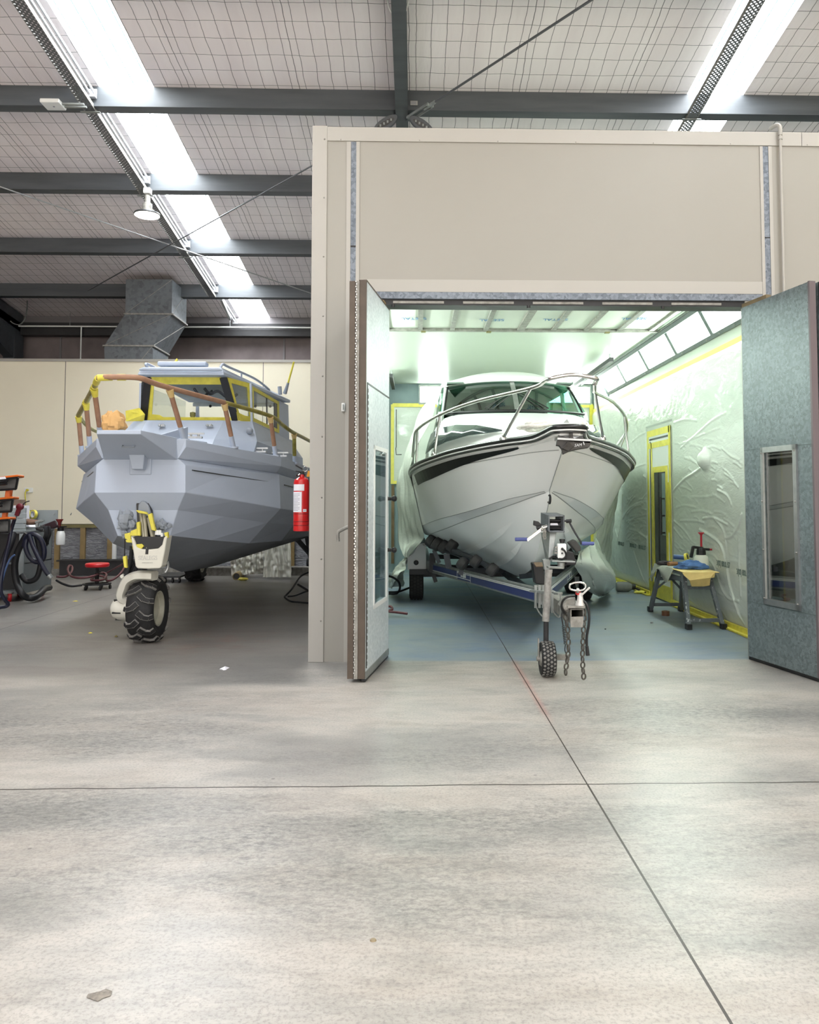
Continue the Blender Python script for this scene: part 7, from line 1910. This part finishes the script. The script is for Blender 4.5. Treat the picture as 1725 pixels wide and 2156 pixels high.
o = MB().tube(cr([at(806, -60, 8.4), at(816, 0, 8.4), at(822, 22, 8.4), at(832, 33, 8.4), at(846, 33, 8.4), at(855, 22, 8.4), at(860, 0, 8.4), at(868, -60, 8.4)], 5), .009, 7).build('white_cable', M['white_paint'], None, smooth=60, loc=at(838, 33, 8.4)); tag(o, 'white cable looped under the central rafter at the top of the photo', 'cable')
o = MB().tube(cr([at(57, 625, 17.3), at(57, 650, 17.3), at(52, 672, 17.3), at(42, 683, 17.3), at(30, 682, 17.3), at(22, 676, 17.3)], 5), .014, 6).build('grey_cable', M['zinc'], None, smooth=60, loc=at(40, 680, 17.2)); tag(o, 'grey cable drooping from the dark haunched beam at far left', 'cable')

# sheet-metal exhaust duct
def dq(px, py, y): return at(px, py, y)
t = thing('exhaust_duct', 'galvanised exhaust duct with an offset, dropping behind the cream wall', 'duct', at(300, 700, 15.9))
y0, y1 = 15.75, 16.75
zA, zB_, zC_, zD = 5.63, at(300, 661, y0).z, at(270, 728, y0).z, 0.0
def ringd(pxl, pxr, z, y0_=y0, y1_=y1):
    xl = at(pxl, 700, y0).x; xr = at(pxr, 700, y0).x
    return [V((xl, y0_, z)), V((xr, y0_, z)), V((xr, y1_, z)), V((xl, y1_, z))]
m = MB(); m.loft([ringd(263, 361, zA), ringd(263, 361, zB_)], closed=True); m.build('top_section', M['galv_duct'], t)
m = MB(); m.loft([ringd(263, 361, zB_), ringd(220, 322, zC_)], closed=True); m.build('offset_section', M['galv_duct'], t)
m = MB(); m.loft([ringd(220, 322, zC_), ringd(226, 328, 3.2), ringd(226, 328, zD)], closed=True); m.build('lower_section', M['galv_duct'], t)
m = MB()
for r_ in (ringd(261, 363, zB_), ringd(218, 324, zC_)):
    for p_, q_ in zip(r_, r_[1:]+r_[:1]): m.bar(p_, q_, .03, .03)
for (za, zb2, l0, r0, l1, r1) in ((zA, zB_, 263, 361, 263, 361), (zB_, zC_, 263, 361, 220, 322), (zC_, 3.2, 220, 322, 226, 328)):
    a_ = ringd(l0, r0, za); b_ = ringd(l1, r1, zb2)
    m.bar(a_[1]+V((0, -.002, 0)), b_[0]+V((0, -.002, 0)), .012, .008); m.bar(a_[2], b_[1], .008, .012)
m.build('seam_flange', M['zinc_old'], t)
# water pipes on the end wall
t = thing('sprinkler_pipe', 'thin white pipe running level along the dark end wall', 'pipe', (-6, 17.9, 4.95))
zz = at(300, 688, 17.9).z
MB().cyl((-12.5, 17.9, zz), (-.8, 17.9, zz), .018, n=8).build('pipe', M['white_paint'], t, smooth=60)
MB().cyl((at(171, 700, 17.9).x, 17.9, zz), (at(171, 700, 17.9).x, 17.9, 3.2), .016, n=8).build('drop_pipe', M['white_paint'], t, smooth=60)
m = MB()
for px in (148, 485): 
    x = at(px, 650, 17.9).x; m.cyl((x, 17.9, zz), (x, 17.9, zpur(17.9)+.2), .006, n=6)
m.build('drop_rod', M['zinc'], t)
o = MB().bar(at(466, 630, 16.6), at(485, 672, 17.9), .05, .05).build('brace_strut', M['alum'], None, loc=at(480, 650, 17.0)); tag(o, 'short pale strut dropping from the last roof beam below the skylight', 'brace')
# ------------------------------------------------------------------ camera, daylight, exposure
cam = bpy.data.cameras.new('camera'); co = bpy.data.objects.new('camera', cam); COL.objects.link(co)
cam.sensor_fit = 'HORIZONTAL'; cam.sensor_width = 36.0; cam.lens = 36.0*FOC/1725.0
co.matrix_world = Matrix(((CR.x, CU.x, -CF.x, 0), (CR.y, CU.y, -CF.y, 0), (CR.z, CU.z, -CF.z, CZ), (0, 0, 0, 1)))
cam.shift_x = (862.5-PPX)/1725.0; cam.shift_y = (PPY-1078.0)/1725.0
cam.clip_start = 0.05; cam.clip_end = 200
SC.camera = co

w = bpy.data.worlds.new('world'); SC.world = w; w.use_nodes = True
bg = w.node_tree.nodes['Background']; bg.inputs[0].default_value = (1.0, 0.97, 0.94, 1); bg.inputs[1].default_value = WORLD_STR

def area(name, loc, target, sx, sy, power, color=(1, 1, 1)):
    l = bpy.data.lights.new(name, 'AREA'); l.shape = 'RECTANGLE'; l.size = sx; l.size_y = sy; l.energy = power; l.color = color
    o = bpy.data.objects.new(name, l); COL.objects.link(o); o.location = loc
    o.rotation_euler = (V(target)-V(loc)).to_track_quat('-Z', 'Y').to_euler()
    return o
for a in LIGHTS: area(*a)
sun = bpy.data.lights.new('sun', 'SUN'); sun.energy = SUN_STR; sun.angle = math.radians(2); sun.color = (1, .95, .88)
so = bpy.data.objects.new('sun', sun); COL.objects.link(so); so.location = (0, -20, 20)
so.rotation_euler = V((.10, .42, -1)).to_track_quat('-Z', 'Y').to_euler()

SC.view_settings.view_transform = 'Standard'
SC.view_settings.look = 'None'
SC.view_settings.exposure = EXPO
SC.view_settings.gamma = 1.0
SC.view_settings.use_curve_mapping = False
SC.cycles.max_bounces = 8; SC.cycles.diffuse_bounces = 4; SC.cycles.glossy_bounces = 3; SC.cycles.transparent_max_bounces = 12
SC.cycles.use_denoising = True
SC.cycles.sample_clamp_indirect = 6.0
